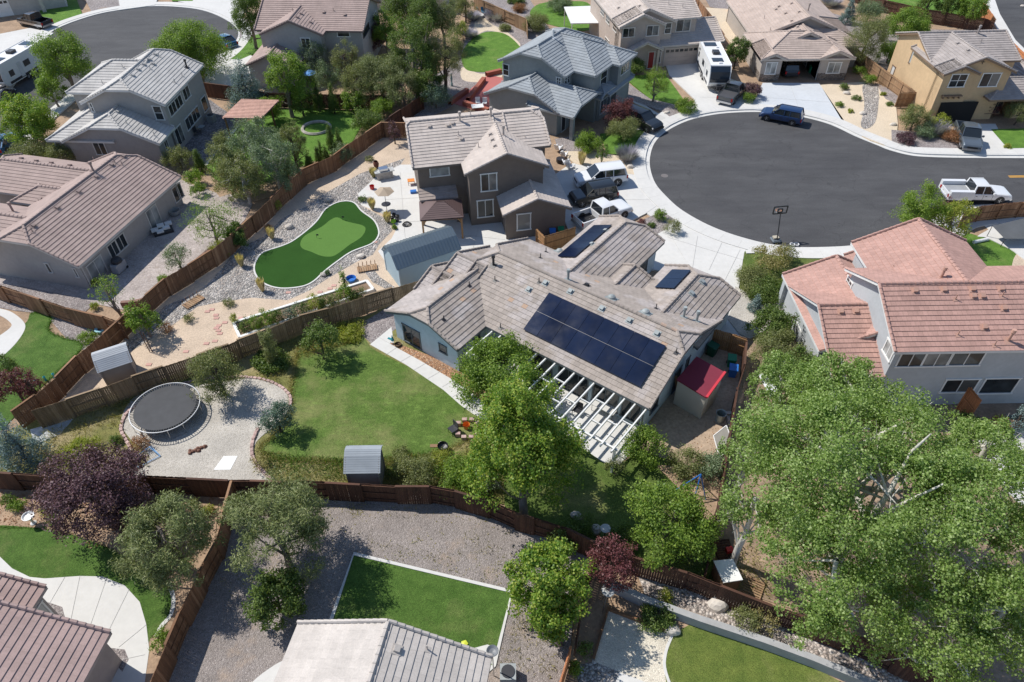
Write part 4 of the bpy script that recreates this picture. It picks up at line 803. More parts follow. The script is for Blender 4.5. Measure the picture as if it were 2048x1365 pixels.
#        leaf, bark, size, elong, leaves per m2 of R^2, clump ratio, shape, rz, up, clump radius
KD={'cotton':('cotton',BARKW,.056,1.25,1550,.09,'r',.80,.5),'maple':('maple',BARK,.066,1.2,3000,.13,'r',1.35,.5),'green':('green',BARK,.066,1.3,2000,.16,'r',1.0,.5),
'dkgreen':('dkgreen',BARKD,.066,1.4,2000,.16,'r',.95,.4),'bright':('bright',BARK,.06,1.5,1900,.17,'r',1.0,.4),'lime':('lime',BARK,.055,1.3,1900,.18,'r',.9,.4),
'olive':('olive',BARKD,.055,2.0,2200,.16,'r',.9,.3),'pine':('pine',BARK,.11,5,2000,.14,'r',.95,.5),'spruce':('spruce',BARKD,.08,3,2600,.2,'cone',1.5,.3),
'juniper':('dkblue',BARKD,.075,3,2000,.2,'r',1.1,.3),'plum':('plum',BARKD,.058,1.4,2500,.14,'r',1.0,.4),'plumr':('plumr',BARKD,.052,1.4,2200,.14,'r',1.0,.4),
'airy':('green',BARK,.05,1.7,800,.12,'r',.85,.4),'airyb':('bright',BARK,.055,1.8,1200,.14,'r',.9,.4),'aspen':('olive',BARKW,.052,1.3,1500,.15,'r',1.7,.4),'aspeng':('grey',BARKW,.052,1.3,1500,.15,'r',1.7,.4),
'arbor':('dkgreen',BARKD,.06,2.2,5000,.3,'cone',3.2,.3),'column':('olive',BARKD,.055,1.7,4500,.3,'column',3.0,.3),'shrub':('dkgreen',BARKD,.055,1.5,3200,.22,'r',.8,.4),
'shrubg':('green',BARKD,.055,1.5,3200,.22,'r',.8,.4),'shrubo':('olive',BARKD,.05,1.8,3000,.22,'r',.8,.4),'shrubl':('lime',BARKD,.05,1.5,3000,.22,'r',.8,.4),'shrubp':('plum',BARKD,.05,1.6,3200,.22,'r',.85,.4),
'rust':('rust',BARKD,.05,1.8,2800,.22,'r',.8,.4),'greysh':('grey',BARKD,.06,2.2,2200,.2,'r',.9,.3),'tallg':('dkgreen',BARK,.07,1.5,2200,.16,'r',1.35,.45),'fruit':('dry',BARK,.052,1.6,1100,.16,'r',.9,.4)}
GRP={'cotton':'cottonwoods of the big grove','arbor':'pointed arborvitae','aspen':'aspens of the clump','aspeng':'aspens of the clump','pine':'pines','spruce':'spruces'}
def limbs(mb,base,top,cent,R,r0,rng,nl=9,dense=1):
    b=Vector(base); t=Vector(top); n=4; prev=b; pr=r0; pts=[b]
    for i in range(1,n+1):
        k=i/n; q=b.lerp(t,k)+Vector(rng.normal(size=3)*.04*R); r=r0*(1-.55*k); mb.tube(prev,q,pr,r,8,cap=False); prev=q; pr=r; pts.append(q)
    idx=rng.choice(len(cent),min(nl*dense,len(cent)),replace=False)
    for j,i in enumerate(idx):
        c=Vector(cent[i]); s=pts[1+j%(n)]; m=s.lerp(c,.5)+Vector((0,0,-.06*R))+Vector(rng.normal(size=3)*.05*R)
        rr=r0*.42*(1 if j<nl else .5); mb.tube(s,m,rr,rr*.6,6,cap=False); mb.tube(m,c,rr*.6,rr*.18,5,cap=False)
        for _ in range(2):
            e=c+Vector(rng.normal(size=3)*.11*R); mb.tube(m.lerp(c,.45),e,rr*.35,rr*.1,4,cap=False)
def pix(w):
    w=np.array(w,float)-np.array([0,0,HC]); c,s=math.cos(TH),math.sin(TH); z=w[1]*c-w[2]*s; x,y=w[0]/z,-(w[1]*s+w[2]*c)/z
    c,s=math.cos(RO),math.sin(RO); return (1024+F*(c*x+s*y),682.5+F*(-s*x+c*y))
def tree(kind,cx,cy,rpx,h,label,name='tree',cat='tree',group=None,rz=None,dens=1,lean=(0,0),xs=1.,nl=9,trunk=True,base=None,hole=None,hole_z=3.5,extra=None):
    lf,bark,size,el,dn,cr_,shape,rzr,up=KD[kind]; rzr=rz or rzr
    zc=h*.6
    for _ in range(6):
        w=P(cx,cy,zc); R=rpx/scale_at(w); zc=max(h-R*rzr,h*.5) if kind in('cotton','airy') else h*.55
    w=P(cx,cy,zc); R=rpx/scale_at(w); Rz=(min(R*rzr,h-zc) if kind in('cotton','airy') else h*.47)
    if shape in('cone','column'): zc=h/2; w=P(cx,cy,zc); R=rpx/scale_at(w); Rz=h/2*.97
    sd=int(cx*7+cy*13); rng=np.random.default_rng(sd)
    bx,by=(w[0]+lean[0],w[1]+lean[1]) if base is None else tuple(P(base[0],base[1],0)[:2])
    root=empty(name,(bx,by,0),0,label,cat,group or GRP.get(kind) or ('shrubs and bushes of the gardens' if cat=='shrub' else 'trees of the gardens' if cat=='tree' else 'plants in the raised bed'))
    nc=int(np.clip(120+R*R*14.0,120,900)); cen=crown_pts(shape,R*.98,Rz*.95,nc,rng,kind not in('cotton','airy','airyb')); cen[:,0]*=xs
    cen=cen+np.array([w[0]-bx,w[1]-by,zc])
    if hole: cen=np.array([c for c in cen if math.hypot(*(np.array(pix(c+np.array([bx,by,0])))-hole[:2])/np.array(hole[2:]))>1 or c[2]<hole_z])
    cen[:,2]=np.maximum(cen[:,2],.12*h if h<3 else .5)
    rad=R*cr_*rng.uniform(.6,1.4,len(cen))*1.05+.04; n=int(min(130000,max(700,dn*dens*R*R*(1+.35*max(0,rzr-1))*(1.0 if shape=='r' else .55*rzr))))
    v=leafcloud(cen,rad,n,size*(1 if R>1.0 else .8),el,up,.45,np.array([w[0]-bx,w[1]-by,zc-.2*Rz]),rng)
    v[:,2]=np.maximum(v[:,2],.02)
    o=bpy.data.objects.new('crown',qmesh('crown',v,LF[lf])); COL.objects.link(o); o.parent=root
    if trunk:
        mb=MB(); r0=max(.02,.026*h+.012*R) if h>2.2 else .02+.012*h
        limbs(mb,(0,0,-.05),(w[0]-bx,w[1]-by,zc+Rz*.3),cen*np.array([.93,.93,1])-np.array([0,0,.1*R]),R,r0,rng,nl,2 if h>4 else 1); [mb.tube(Vector(P(*a))-Vector((bx,by,0)),Vector(P(*b))-Vector((bx,by,0)),ra,rb,9,cap=False) for a,b,ra,rb in(extra or [])]; mb.build('trunk',bark,root,True)
    return root
def grass(cx,cy,rpx,h,label,kind='gold',name='ornamental_grass',n=260,top=None,cat='grass clump',group=None,spread=.35):
    w=P(cx,cy,0); R=rpx/scale_at(w); rng=np.random.default_rng(int(cx*3+cy)); root=empty(name,(w[0],w[1],0),0,label,cat,group or ('lavender bushes' if kind=='lav' else 'feather grasses'))
    for nm,mt,nn,hh in((('blades',kind,n,h),)+((('plumes',top,n//2,h*1.05),) if top else ())):
        th=rng.uniform(0,6.28,nn); r=R*np.sqrt(rng.uniform(0,1,nn)); b=np.stack([r*np.cos(th)*.45,r*np.sin(th)*.45,np.zeros(nn)],1)
        e=np.stack([r*np.cos(th)*(1+spread),r*np.sin(th)*(1+spread),hh*rng.uniform(.6,1,nn)],1)
        if nm=='plumes': b=b+(e-b)*.6
        wd=np.stack([-np.sin(th),np.cos(th),np.zeros(nn)],1)*(.025 if nm=='blades' else .04)
        v=np.empty((nn,4,3),np.float32); m=(b+e)/2; v[:,0]=b;v[:,1]=m+wd;v[:,2]=e;v[:,3]=m-wd
        o=bpy.data.objects.new(nm,qmesh(nm,v.reshape(-1,3),LF[mt])); COL.objects.link(o); o.parent=root
    return root
def weeds(name,px,n,h,kind,lean=.6,wd=.02,clumps=40,seed=3,cl=.5):
    w=np.array(world(px)); rng=np.random.default_rng(seed); lo,hi=w.min(0),w.max(0)
    def inside(q):
        c=np.zeros(len(q),bool)
        for i in range(len(w)):
            a,b=w[i],w[(i+1)%len(w)]; k=((a[1]>q[:,1])!=(b[1]>q[:,1])); x=(b[0]-a[0])*(q[:,1]-a[1])/(b[1]-a[1]+1e-9)+a[0]; c^=k&(q[:,0]<x)
        return c
    cc=rng.uniform(lo,hi,(clumps,2)); q=cc[rng.integers(0,clumps,n*2)]+rng.normal(size=(n*2,2))*cl; q=q[inside(q)][:n]; n=len(q)
    b=np.stack([q[:,0],q[:,1],np.full(n,.01)],1); d=rng.normal(size=(n,2))*h*lean; e=b+np.stack([d[:,0],d[:,1],h*rng.uniform(.4,1.2,n)],1)
    s=unit(rng.normal(size=(n,3)))*wd*rng.uniform(.6,1.5,n)[:,None]; m=(b+e)/2; v=np.empty((n,4,3),np.float32); v[:,0]=b;v[:,1]=m+s;v[:,2]=e;v[:,3]=m-s
    o=bpy.data.objects.new(name,qmesh(name,v.reshape(-1,3),LF[kind])); COL.objects.link(o); return tag(o,kind='stuff')

def fringe(px,n,h=.12,kind='grass',seed=1,wd=.25):
    L=[np.array(q) for q in cr(world(px),6,False)]; rng=np.random.default_rng(seed); seg=np.array([np.linalg.norm(b-a) for a,b in zip(L[:-1],L[1:])]); cs=np.cumsum(seg)/seg.sum(); i=np.searchsorted(cs,rng.uniform(0,1,n)); i=np.minimum(i,len(L)-2)
    A=np.array(L)[i];B=np.array(L)[i+1]; q=A+(B-A)*rng.uniform(0,1,n)[:,None]+rng.normal(size=(n,2))*wd*.5
    b=np.stack([q[:,0],q[:,1],np.full(n,.01)],1); e=b+np.stack([*(rng.normal(size=(2,n))*h*.7),h*rng.uniform(.5,1.2,n)],1); s=unit(rng.normal(size=(n,3)))*.018; m=(b+e)/2; v=np.empty((n,4,3),np.float32); v[:,0]=b;v[:,1]=m+s;v[:,2]=e;v[:,3]=m-s
    o=bpy.data.objects.new('grass_edge',qmesh('grass_edge',v.reshape(-1,3),LF[kind])); COL.objects.link(o); return tag(o,kind='stuff')
# ---------------------------------------------------------------- trees and plants
# foreground cottonwoods
tree('cotton',1690,930,255,13.5,'huge pale barked cottonwood filling the lower right, the one with the big forked limb showing',base=(1668,1120),nl=16,dens=1.1,rz=.62,hole=(1768,985,60,52),extra=[((1690,1085,6.0),(1738,1045,8.2),0.255,0.180),((1738,1045,8.2),(1775,990,10.0),0.187,0.120),((1775,990,10.0),(1822,905,11.8),0.136,0.068),((1822,905,11.8),(1862,868,13.2),0.076,0.030),((1738,1045,8.2),(1810,1005,10.2),0.128,0.075),((1810,1005,10.2),(1888,968,12.0),0.085,0.038),((1775,990,10.0),(1752,915,11.2),0.076,0.030)])
tree('cotton',1925,1030,215,13.0,hole=(1768,985,60,52),label='tall cottonwood at the right edge of the big grove, next to the pink roof house',base=(1860,1180),nl=14,rz=.6)
tree('cotton',1660,1150,165,9.5,'lower cottonwood of the big grove hanging over the dark fence at the bottom',base=(1700,1235),nl=12,rz=.6)
tree('cotton',1880,1250,170,8.0,'shaded cottonwood in the bottom right corner of the grove',base=(1930,1350),nl=10,rz=.6,dens=.8)
tree('cotton',1690,800,130,11,'upper cottonwood of the grove in front of the pink roof house wall',base=(1700,900),rz=.6)
tree('cotton',1560,770,80,7.0,'smaller cottonwood at the upper left of the grove beside the white sheet roof',rz=.8)
tree('cotton',1500,905,66,6.0,'low cottonwood shoots above the pale block stack',rz=.8,dens=.8)
tree('cotton',1965,905,105,10.0,'upper right cottonwood of the grove shading the patio',rz=.6)
tree('cotton',1995,1225,120,9.0,'cottonwood at the right edge low in the grove',rz=.6,dens=.9)
tree('cotton',1510,1010,85,7.5,'thin cottonwood on the left flank of the grove beside the swing frame',rz=.8,dens=.7)
tree('maple',1050,872,124,9.5,'tall yellow green maple in front of the white pergola',base=(1050,1052),nl=12)
tree('green',998,742,92,4.4,'round dark green tree in the inner corner of the blue house',rz=.85,dens=1.4)
tree('green',1345,1040,92,5.2,'dense green tree on the shaded lawn left of the big grove',rz=.8,dens=1.2)
tree('maple',1104,1172,94,6.0,'yellow green maple beyond the gravel yard and left of the small red leaved plum',base=(1120,1290),rz=1.25)
tree('plumr',1222,1128,58,4.6,'red leaved plum tree at the dark fence beside the round metal lamp',dens=1.2)
tree('plum',182,988,112,6.0,'large purple leaved plum tree over the fence at lower left',dens=1.2,nl=12)
tree('pine',332,1078,100,6.0,'rounded pine left of the descending fence',nl=12,dens=1.3)
tree('pine',548,1060,114,6.6,'rounded pine with pale twigs right of the descending fence',nl=14,dens=1.3)
tree('dkgreen',552,1195,64,3.0,'dark leafy shrub below the right hand pine on the gravel','shrub','shrub',rz=.9,dens=1.5)
tree('spruce',22,878,52,4.6,'blue spruce at the left edge below the two converging fences',rz=1.0,dens=1.5)
tree('olive',430,742,58,4.4,'olive green mesquite beside the trampoline',dens=1.3); tree('dkgreen',640,682,48,3.4,'sparse small tree on the mown lawn near the planter bed',dens=.6)
tree('juniper',553,836,38,2.6,'grey green juniper on the brick edge between pale gravel and lawn',dens=1.1); tree('column',538,697,17,3.2,'narrow columnar shrub against the cedar fence','shrub','shrub')
for i,(x,y,r,hh,k,l) in enumerate([(835,940,48,2.0,'shrubo','olive yellow bush right of the grey roofed shed'),(915,945,48,2.0,'shrubg','bright green bush in front of the dark fence left of the tall maple'),(880,915,26,1.2,'shrubl','small pale yellow bush on the weedy ground by the fire ring'),(965,950,36,1.8,'greysh','feathery blue green bush under the tall maple'),(1290,892,46,2.3,'shrubg','vine covered shrub at the corner of the pergola slab'),(1375,925,40,1.6,'shrubo','left half of the loose hedge behind the packed dirt'),(1425,935,38,1.6,'greysh','right half of the loose hedge behind the packed dirt'),(1232,930,22,1.7,'shrubo','small young tree in the shaded lawn by the pergola post'),(1330,1195,20,.7,'shrubl','low yellow green shrub in the pink rock strip'),(1490,1238,34,1.5,'shrubo','spreading brown green shrub left on the rock strip above the retaining wall'),(1530,1240,34,1.6,'fruit','spreading twiggy shrub beside the dark fence on the rock strip'),(1315,1235,40,.8,'shrub','dark ground hugging shrub above the pale gravel patio'),(1130,1070,36,1.6,'shrub','dark bush in the shade behind the maple at the fence'),(1165,1050,30,1.3,'shrub','dark bush beside the boulders in the shaded corner'),(1243,1075,34,1.5,'shrub','dark bush behind the round metal lamp'),(1150,1335,16,.7,'shrubg','small green plant by the orange fence end'),(318,1278,22,1.0,'shrubg','green bush at the tip of the curved lawn edging'),(1170,1300,18,1.2,'shrub','small dark shrub beside the timber edging'),(800,905,20,.5,'shrubo','low weeds behind the grey roofed shed'),(520,925,24,.9,'fruit','dry bush on the brick edging'),(160,905,40,.8,'shrubl','yellow green weeds patch beside the purple plum'),(280,885,22,.9,'rust','reddish dry shrub beside the blue net frame'),(255,935,24,1.2,'fruit','sparse pale shrub between purple plum and blue net frame'),(230,880,14,.6,'shrub','low green weed clump in the dry grass'),(540,720,40,.6,'dkgreen','low green growth at the end of the cedar fence'),(700,665,34,.5,'lime','pale grass tuft heap beside the grey gravel'),(930,1010,10,.4,'shrubo','tiny weed on the gravel yard')]):
    tree(k if k in KD else 'shrub',x,y,r,hh,l,'shrub','shrub')
# left and upper left
tree('green',125,120,60,7.5,'large light green tree between the white trailer and the grey two storey house',nl=12,dens=1.1); tree('bright' if 0 else 'maple',50,238,62,5.5,'yellowish green tree at the left edge beside the parked blue car',rz=.9); tree('green',380,100,76,6.6,'broad green tree behind the pale grey roof by the upper cul-de-sac',rz=.75,xs=1.12,dens=1.4)
tree('tallg',495,28,42,8.5,'tall slender dark tree leaning over the lawn at the top',rz=1.4); tree('spruce',488,165,48,6.0,'spreading blue spruce left of the tall green trees',dens=.8); tree('green',575,155,45,8.5,'tall light green tree in front of the rose brown roof',rz=1.6,dens=1.2,base=(585,235))
tree('greysh',630,115,34,5.2,'silvery grey green tree against the pale grey wall',rz=1.1); tree('greysh',655,155,28,4.4,'silvery tree beside the pointed arborvitae',rz=1.3); tree('olive',690,120,33,5.4,'yellowish olive tree left of the dark pine like tree',rz=1.2); tree('plum',745,72,30,4.8,'small purple tree at the corner of the pale grey wall')
tree('pine',762,150,62,6.0,'broad olive pine in the middle of the tree belt',dens=1.2); tree('tallg',825,95,52,10.0,'tallest dark green tree of the central tree belt',rz=1.4,dens=1.2,base=(835,210)); tree('olive',895,115,42,8.0,'tall brownish olive tree right of the tallest one',rz=1.5,dens=1.1,base=(890,190)); tree('pine',885,35,40,7.0,'olive tree at the top edge left of the lavender path',rz=1.1); tree('dkgreen',800,20,40,7.0,'dark tree at the top edge above the tree belt')
tree('juniper',870,190,34,3.0,'bluish juniper in the dark corner beside the red planter'); tree('shrub',735,240,34,2.6,'dark green hedge bush inside the fence corner left part','shrub','shrub'); tree('shrubg',765,215,26,2.4,'lighter green hedge bush inside the fence corner','shrub','shrub'); tree('green',708,200,28,2.6,'bright spreading bush under the broad olive pine','shrub','shrub')
for x,y,r,hh,l in[(632,182,13,5.0,'tall pointed arborvitae under the silvery tree'),(664,196,12,3.8,'short pointed arborvitae right of the tall one'),(660,272,12,3.9,'pointed arborvitae standing on the sunlit lawn near the fence'),(676,278,10,2.6,'small arborvitae touching the lone one on the sunlit lawn'),(617,322,11,1.9,'roundish arborvitae first in the row at the fence'),(635,310,9,2.4,'pointed arborvitae second in the row at the fence'),(650,305,8,2.0,'pointed arborvitae last in the row at the fence'),(640,297,6,2.6,'thinnest pointed arborvitae of the fence row'),(395,318,13,2.9,'pointed arborvitae at the lower end of the dark paver patio')]: tree('arbor',x,y,r,hh,l,'arborvitae','shrub',rz=3)
for x,y,r,hh,k,l in[(500,295,50,6.5,'aspeng','grey green aspen in the middle of the aspen clump'),(545,318,50,6.5,'aspeng','rightmost darker aspen of the clump along the fence'),(455,335,46,5.5,'aspen','yellowish aspen at the left of the clump'),(485,352,46,5.5,'aspen','yellowish aspen nearest the paver patio'),(525,270,34,5.6,'aspeng','aspen behind the clump beside the pergola with pink tiles'),(583,285,28,5.5,'olive','narrow olive tree on the sunlit lawn right of the aspens')]:
    tree(k,x,y,r,hh,l,rz=1.25,dens=1.6,nl=12)
tree('airy',420,440,60,5.0,'airy locust tree shading the end of the paver patio'); tree('greysh',352,512,32,2.6,'small grey green tree at the bend of the paver patio',dens=.6); tree('shrubl',437,496,20,1.5,'yellow green bush against the cedar fence','shrub','shrub'); tree('airy',212,580,36,4.6,'wispy tree beside the corner of the mauve roof house'); tree('green',283,635,33,3.6,'small round green tree at the fence junction',rz=.8); tree('greysh',683,306,25,1.9,'round grey green bush outside the cedar fence','shrub','shrub'); tree('plum',787,262,16,2.8,'small purple sapling beside the brown house corner'); tree('shrubg',330,560,16,1.3,'small plant hanging on the brick seat wall','shrub','shrub'); tree('dkgreen',470,470,26,2.2,'dark green bush trailing along the cedar fence','shrub','shrub',dens=1.6)
for x,y,r,hh,k,l in[(65,300,38,2.2,'shrubo','clipped hedge mass left of the mauve roof'),(125,305,36,2.2,'shrubo','clipped hedge mass against the grey wall'),(355,315,34,2.4,'olive','loose olive shrub above the mauve roof ridge end'),(385,355,22,1.7,'bright','bright green bush at the right end of the mauve house'),(395,375,18,1.4,'green','white flowering bush beside the bright bush'),(190,565,10,.8,'shrubl','tiny yellow plant by the wall corner'),(188,612,10,.6,'shrubl','small plant on the gravel strip'),(175,676,20,.9,'shrubg','bright green shrub at the fence beside the small lawn'),(25,770,42,3.2,'plumr','pinkish purple leaved tree at the left edge over the fence'),(60,770,26,3.4,'plumr','upright pinkish purple tree beside the left edge one'),(10,735,26,2.4,'dkgreen','dark tree cut by the left edge'),(330,655,14,.8,'rust','brown spiky shrub on the river rocks'),(378,635,14,.6,'olive','small dry plant on the river rocks'),(457,604,13,.6,'shrubo','low green plant on the sand below the putting green'),(536,455,9,.6,'rust','tiny yellow shrub near the fence above the green'),(552,408,12,1.4,'lime','yellow green sapling at the fence above the river rocks'),(725,397,9,.6,'shrub','dark round plant at the concrete edge'),(654,545,6,.4,'greysh','tiny grey plant on the rocks below the green'),(788,454,6,.4,'shrubg','small green plant between patio and rocks'),(738,318,10,.5,'shrubo','low shrub on the rocks near the barbecue')]:
    tree(k if k in KD else 'shrub',x,y,r,hh,l,'tree' if hh>2.3 else 'shrub','tree' if hh>2.3 else 'shrub')
for x,y,hh,l in[(545,478,1.5,'golden feather grass at the upper left rim of the putting green'),(484,533,1.5,'golden feather grass at the far left of the putting green'),(526,583,1.7,'golden feather grass below the putting green'),(748,355,1.4,'green gold feather grass beside the barbecue counter'),(745,418,1.4,'golden feather grass on the rocks at the patio edge'),(776,445,1.4,'golden feather grass next to the toys'),(1163,330,1.9,'tallest golden feather grass beside the white suv')]:
    grass(x,y,7,hh*.8,l,'dry' if y<360 and x<800 else 'gold',top='gold',group=None)
for x,y,r,hh,l in[(995,38,28,1.3,'large lavender bush by the curving path'),(945,40,18,1.1,'lavender bush left of the fire bowl'),(1253,322,24,1.5,'lavender bush beside the pale boulder at the cul-de-sac'),(1865,268,26,1.6,'lavender bush between dark purple and orange bushes'),(1660,12,22,1.2,'lavender bush behind the tan roof'),(940,75,18,1.,'lavender bush in the shade beside the bright lawn')]:
    grass(x,y,r,hh,l,'lav',n=900,name='lavender',cat='shrub',spread=.25)
for x,y,r,hh,k,l in[(600,200,30,3.6,'dkgreen','dark bush filling the shade behind the tall light green tree'),(540,215,26,3.0,'green','bush beside the tiled shelter and the tall light green tree'),(720,165,40,5.4,'olive','olive tree between the yellowish one and the broad pine'),(805,175,40,4.8,'pine','lower olive pine at the foot of the tallest tree'),(860,165,38,5.0,'dkgreen','dark tree at the foot of the tall brownish olive tree'),(930,10,26,4.5,'olive','olive tree above the lavender path at the top edge'),(850,30,40,8.0,'tallg','dark tree at the top edge right of the tallest tree'),(770,60,34,6.5,'green','green tree behind the small purple one'),(440,290,30,3.2,'olive','low olive tree at the corner of the dark paver patio'),(460,365,34,3.0,'fruit','tan twiggy tree at the foot of the aspens'),(570,340,28,3.2,'olive','small tree between aspens and fence'),(100,175,30,4.5,'green','lower green tree against the pale grey roof'),(30,330,34,2.6,'shrubo','hedge mass at the left edge')]:
    tree(k,x,y,r,hh,l,dens=1.1)
# right upper
for x,y,r,hh,k,l in[(1310,165,32,4.4,'airyb','bright airy tree on the lawn in front of the beige house'),(1270,132,22,2.0,'shrub','rose bush with red blooms beside the porch'),(1475,100,27,4.4,'dkgreen','round dark tree behind the white travel trailer'),(1503,180,20,1.8,'shrubp','purple green bush beside the grey pickup'),(1498,195,14,1.2,'shrubg','green bush below the purple one'),(1370,210,22,1.5,'shrubg','dense bright green bush at the cul-de-sac kerb'),(1238,225,36,3.6,'plumr','purple leaved plum in front of the grey green house'),(1178,283,28,2.2,'shrubg','rounded green bush near the grey green house porch'),(1248,258,34,2.6,'shrubo','loose olive tree on the small front lawn'),(1205,305,13,2.4,'dkgreen','small round topped dark sapling'),(1735,75,48,6.5,'olive','big olive tree between tan and ochre houses'),(1815,50,48,5.0,'green','big bright bush behind the ochre house roof'),(1700,20,18,3.8,'spruce','small blue spruce behind the tan roof'),(1900,5,28,5.,'dkgreen','dark tree on the far lawn left one'),(1945,18,28,5.,'green','green tree on the far lawn right one'),(1860,0,20,5.,'dkgreen','slim dark tree at the top edge over the far lawn'),(1740,20,30,3.2,'greysh','bare grey shrub behind the tan house'),(1780,105,30,2.6,'shrubg','green bush between the fence and ochre wall'),(1832,235,36,3.0,'olive','olive tree in front of the ochre house garage'),(1814,276,19,1.1,'shrubp','dark purple round bush at the street corner'),(1905,273,19,1.2,'rust','orange red round bush left of the dark pickup'),(1883,245,22,1.8,'lime','yellow green bush with flowers by the garage opening'),(1850,262,24,1.4,'greysh','grey sage bush between the purple and orange bushes'),(2042,222,28,3.0,'olive','light tree at the right edge before the ochre porch'),(1987,215,15,2.3,'plumr','dark red small tree beside the ochre porch'),(2016,293,9,.5,'lime','small yellow shrub at the tip of the right lawn'),(1720,140,13,1.0,'shrubg','round bush at the tan house corner upper'),(1739,158,16,1.2,'shrubg','large round bush beside the tan fence'),(1688,174,10,.8,'shrub','small ball shrub on the sand near the driveway'),(1713,196,9,.7,'shrub','small ball shrub next to the boulder'),(1679,209,9,.7,'shrubg','spiky green plant on the sand'),(1701,222,7,.5,'lime','bright yellow small shrub on the sand'),(1767,188,6,.5,'lime','yellow small shrub right of the rock stream'),(1779,208,8,.5,'shrub','grey green ball shrub right of the rock stream'),(1120,10,28,1.6,'greysh','grey green shrub mass left of the white patio cover'),(1072,45,30,2.0,'shrubo','olive shrub beside the golden fence'),(1040,15,16,1.0,'rust','orange flowering shrub at the top edge'),(1030,0,18,1.,'shrub','green shrub at the top edge beside the orange one'),(1010,55,14,.8,'shrubo','small shrub on the path bank'),(925,60,16,2.6,'lime','yellow green bush left of the bright lawn')]:
    tree(k if k in KD else 'shrub',x,y,r,hh,l,'tree' if hh>2.3 else 'shrub','tree' if hh>2.3 else 'shrub',dens=1.2)
for x,y,r,hh,k,l in[(1545,512,44,2.0,'fruit','arching pale stemmed shrub by the basketball hoop'),(1578,508,22,1.6,'olive','darker shrub touching the arching one'),(1512,560,46,1.1,'shrubo','low spreading juniper along the driveway upper part'),(1540,582,46,1.1,'shrub','low spreading juniper along the driveway lower part'),(1561,566,12,.6,'lime','yellow shrub at the wall of the pink roof house'),(1513,606,19,1.5,'spruce','small blue spruce on the pale gravel'),(1548,650,50,3.0,'dkgreen','dark bush beside the short slatted fence'),(1560,705,60,3.6,'olive','bushy olive tree right of the cedar gate'),(1600,740,52,3.6,'shrub' if 0 else 'dkgreen','dark tree between gate and cottonwoods'),(1345,452,18,1.4,'shrubo','twiggy shrub at the end of the curved kerb'),(1320,430,14,1.1,'shrubg','thin green shrub beside the white pickup driveway'),(1283,445,10,.7,'plumr','purple grass tuft by the solar roof'),(1303,450,9,.5,'shrub','tiny dark plant beside the purple tuft'),(1840,425,50,5.6,'bright','leafy tree on the street side of the pink roof left one'),(1905,440,42,4.6,'lime','yellow green tree on the street side of the pink roof right one'),(1893,415,20,2.8,'plumr','purple shrub between the two roadside trees'),(2046,830,26,3.0,'spruce','blue spruce at the right edge below the pink roof house'),(2010,845,22,.9,'rust','dry reddish shrub below the rear window'),(1935,840,24,1.4,'dkgreen','dark shrub beside the privacy screen')]:
    tree(k,x,y,r,hh,l,'tree' if hh>2.3 else 'shrub','tree' if hh>2.3 else 'shrub',dens=1.25)
# raised vegetable bed
pw=world([(470,655),(735,571),(748,588),(483,684)]); fw=MB()
root=empty('raised_bed',(pw[0][0],pw[0][1],0),0,'long raised vegetable bed with white painted walls along the cedar fence','planter bed')
L=[Vector((q[0]-pw[0][0],q[1]-pw[0][1],0)) for q in pw]
for i in range(4):
    a,b=L[i],L[(i+1)%4]; mb=MB(); mb.bar((a.x,a.y,.27),(b.x,b.y,.27),.22,.55+.004*i); mb.build('bed_wall',M_white,root)
mb=MB(); mb.prism([(q.x,q.y) for q in L],0,.42); mb.build('soil',simple('planter soil',(.22,.15,.10),.95,var=.3,vs=4),root)
for i,(x,y,r,hh,k,l) in enumerate([(490,652,13,.9,'shrub','dark green plant'),(512,645,15,1.1,'shrubg','bushy tomato'),(535,638,17,1.3,'shrubg','large bushy tomato'),(556,634,12,1.0,'shrub','dark herb'),(576,630,13,.9,'juniper','blue green kale'),(595,622,15,1.1,'greysh','pale kale'),(612,618,13,1.0,'shrub','dark leafy plant'),(628,608,15,1.5,'shrubl','yellowing squash'),(648,605,16,1.0,'shrub','low dark plant'),(668,600,15,.9,'shrubo','sprawling olive plant'),(690,588,17,1.2,'shrubg','bright green plant'),(707,592,12,.8,'shrub','trailing plant'),(722,585,10,.7,'shrubo','tuft'),(688,560,9,2.6,'shrubg','tall sunflower plant'),(468,640,7,.9,'shrubl','weedy stalk')]):
    o=('at the left end','second from the left end','left of centre with dense leaves','just left of centre','of curly leaves left of the middle','in the middle','right of the middle kale','rising tallest over the right of centre','right of the tall yellow one','before the bright plants','near the right end','at the wall near the right end','in the right corner','standing at the back of the bed','outside the left corner')[i]
    tree(k,x,y,r*1.15,hh+.6,l+' '+o+' of the raised bed','garden_plant','plant')
# weeds and rough grass (uncountable)
weeds('weed_growth',[(60,860),(230,800),(340,760),(470,700),(640,655),(600,700),(585,780),(500,755),(330,765),(250,820),(245,870),(300,935),(60,940)],9000,.32,'dry',clumps=90,seed=1)
weeds('weed_growth',[(520,900),(700,925),(880,905),(940,880),(1010,900),(1010,1000),(900,975),(540,965)],7500,.28,'dry',clumps=80,seed=2)
weeds('weed_growth',[(560,700),(650,655),(700,640),(740,640),(700,690),(600,720)],3000,.3,'dry',clumps=30,seed=4); weeds('grass_tufts',[(520,905),(700,920),(880,900),(900,960),(540,960)],4500,.22,'grass',clumps=60,seed=5)
weeds('weed_growth',[(690,1000),(1020,1040),(1030,1180),(740,1110)],500,.16,'dry',clumps=30,cl=.3,seed=6); weeds('weed_growth',[(1500,1080),(1560,1200),(1500,1190),(1440,1160)],600,.25,'dry',clumps=20,seed=7)
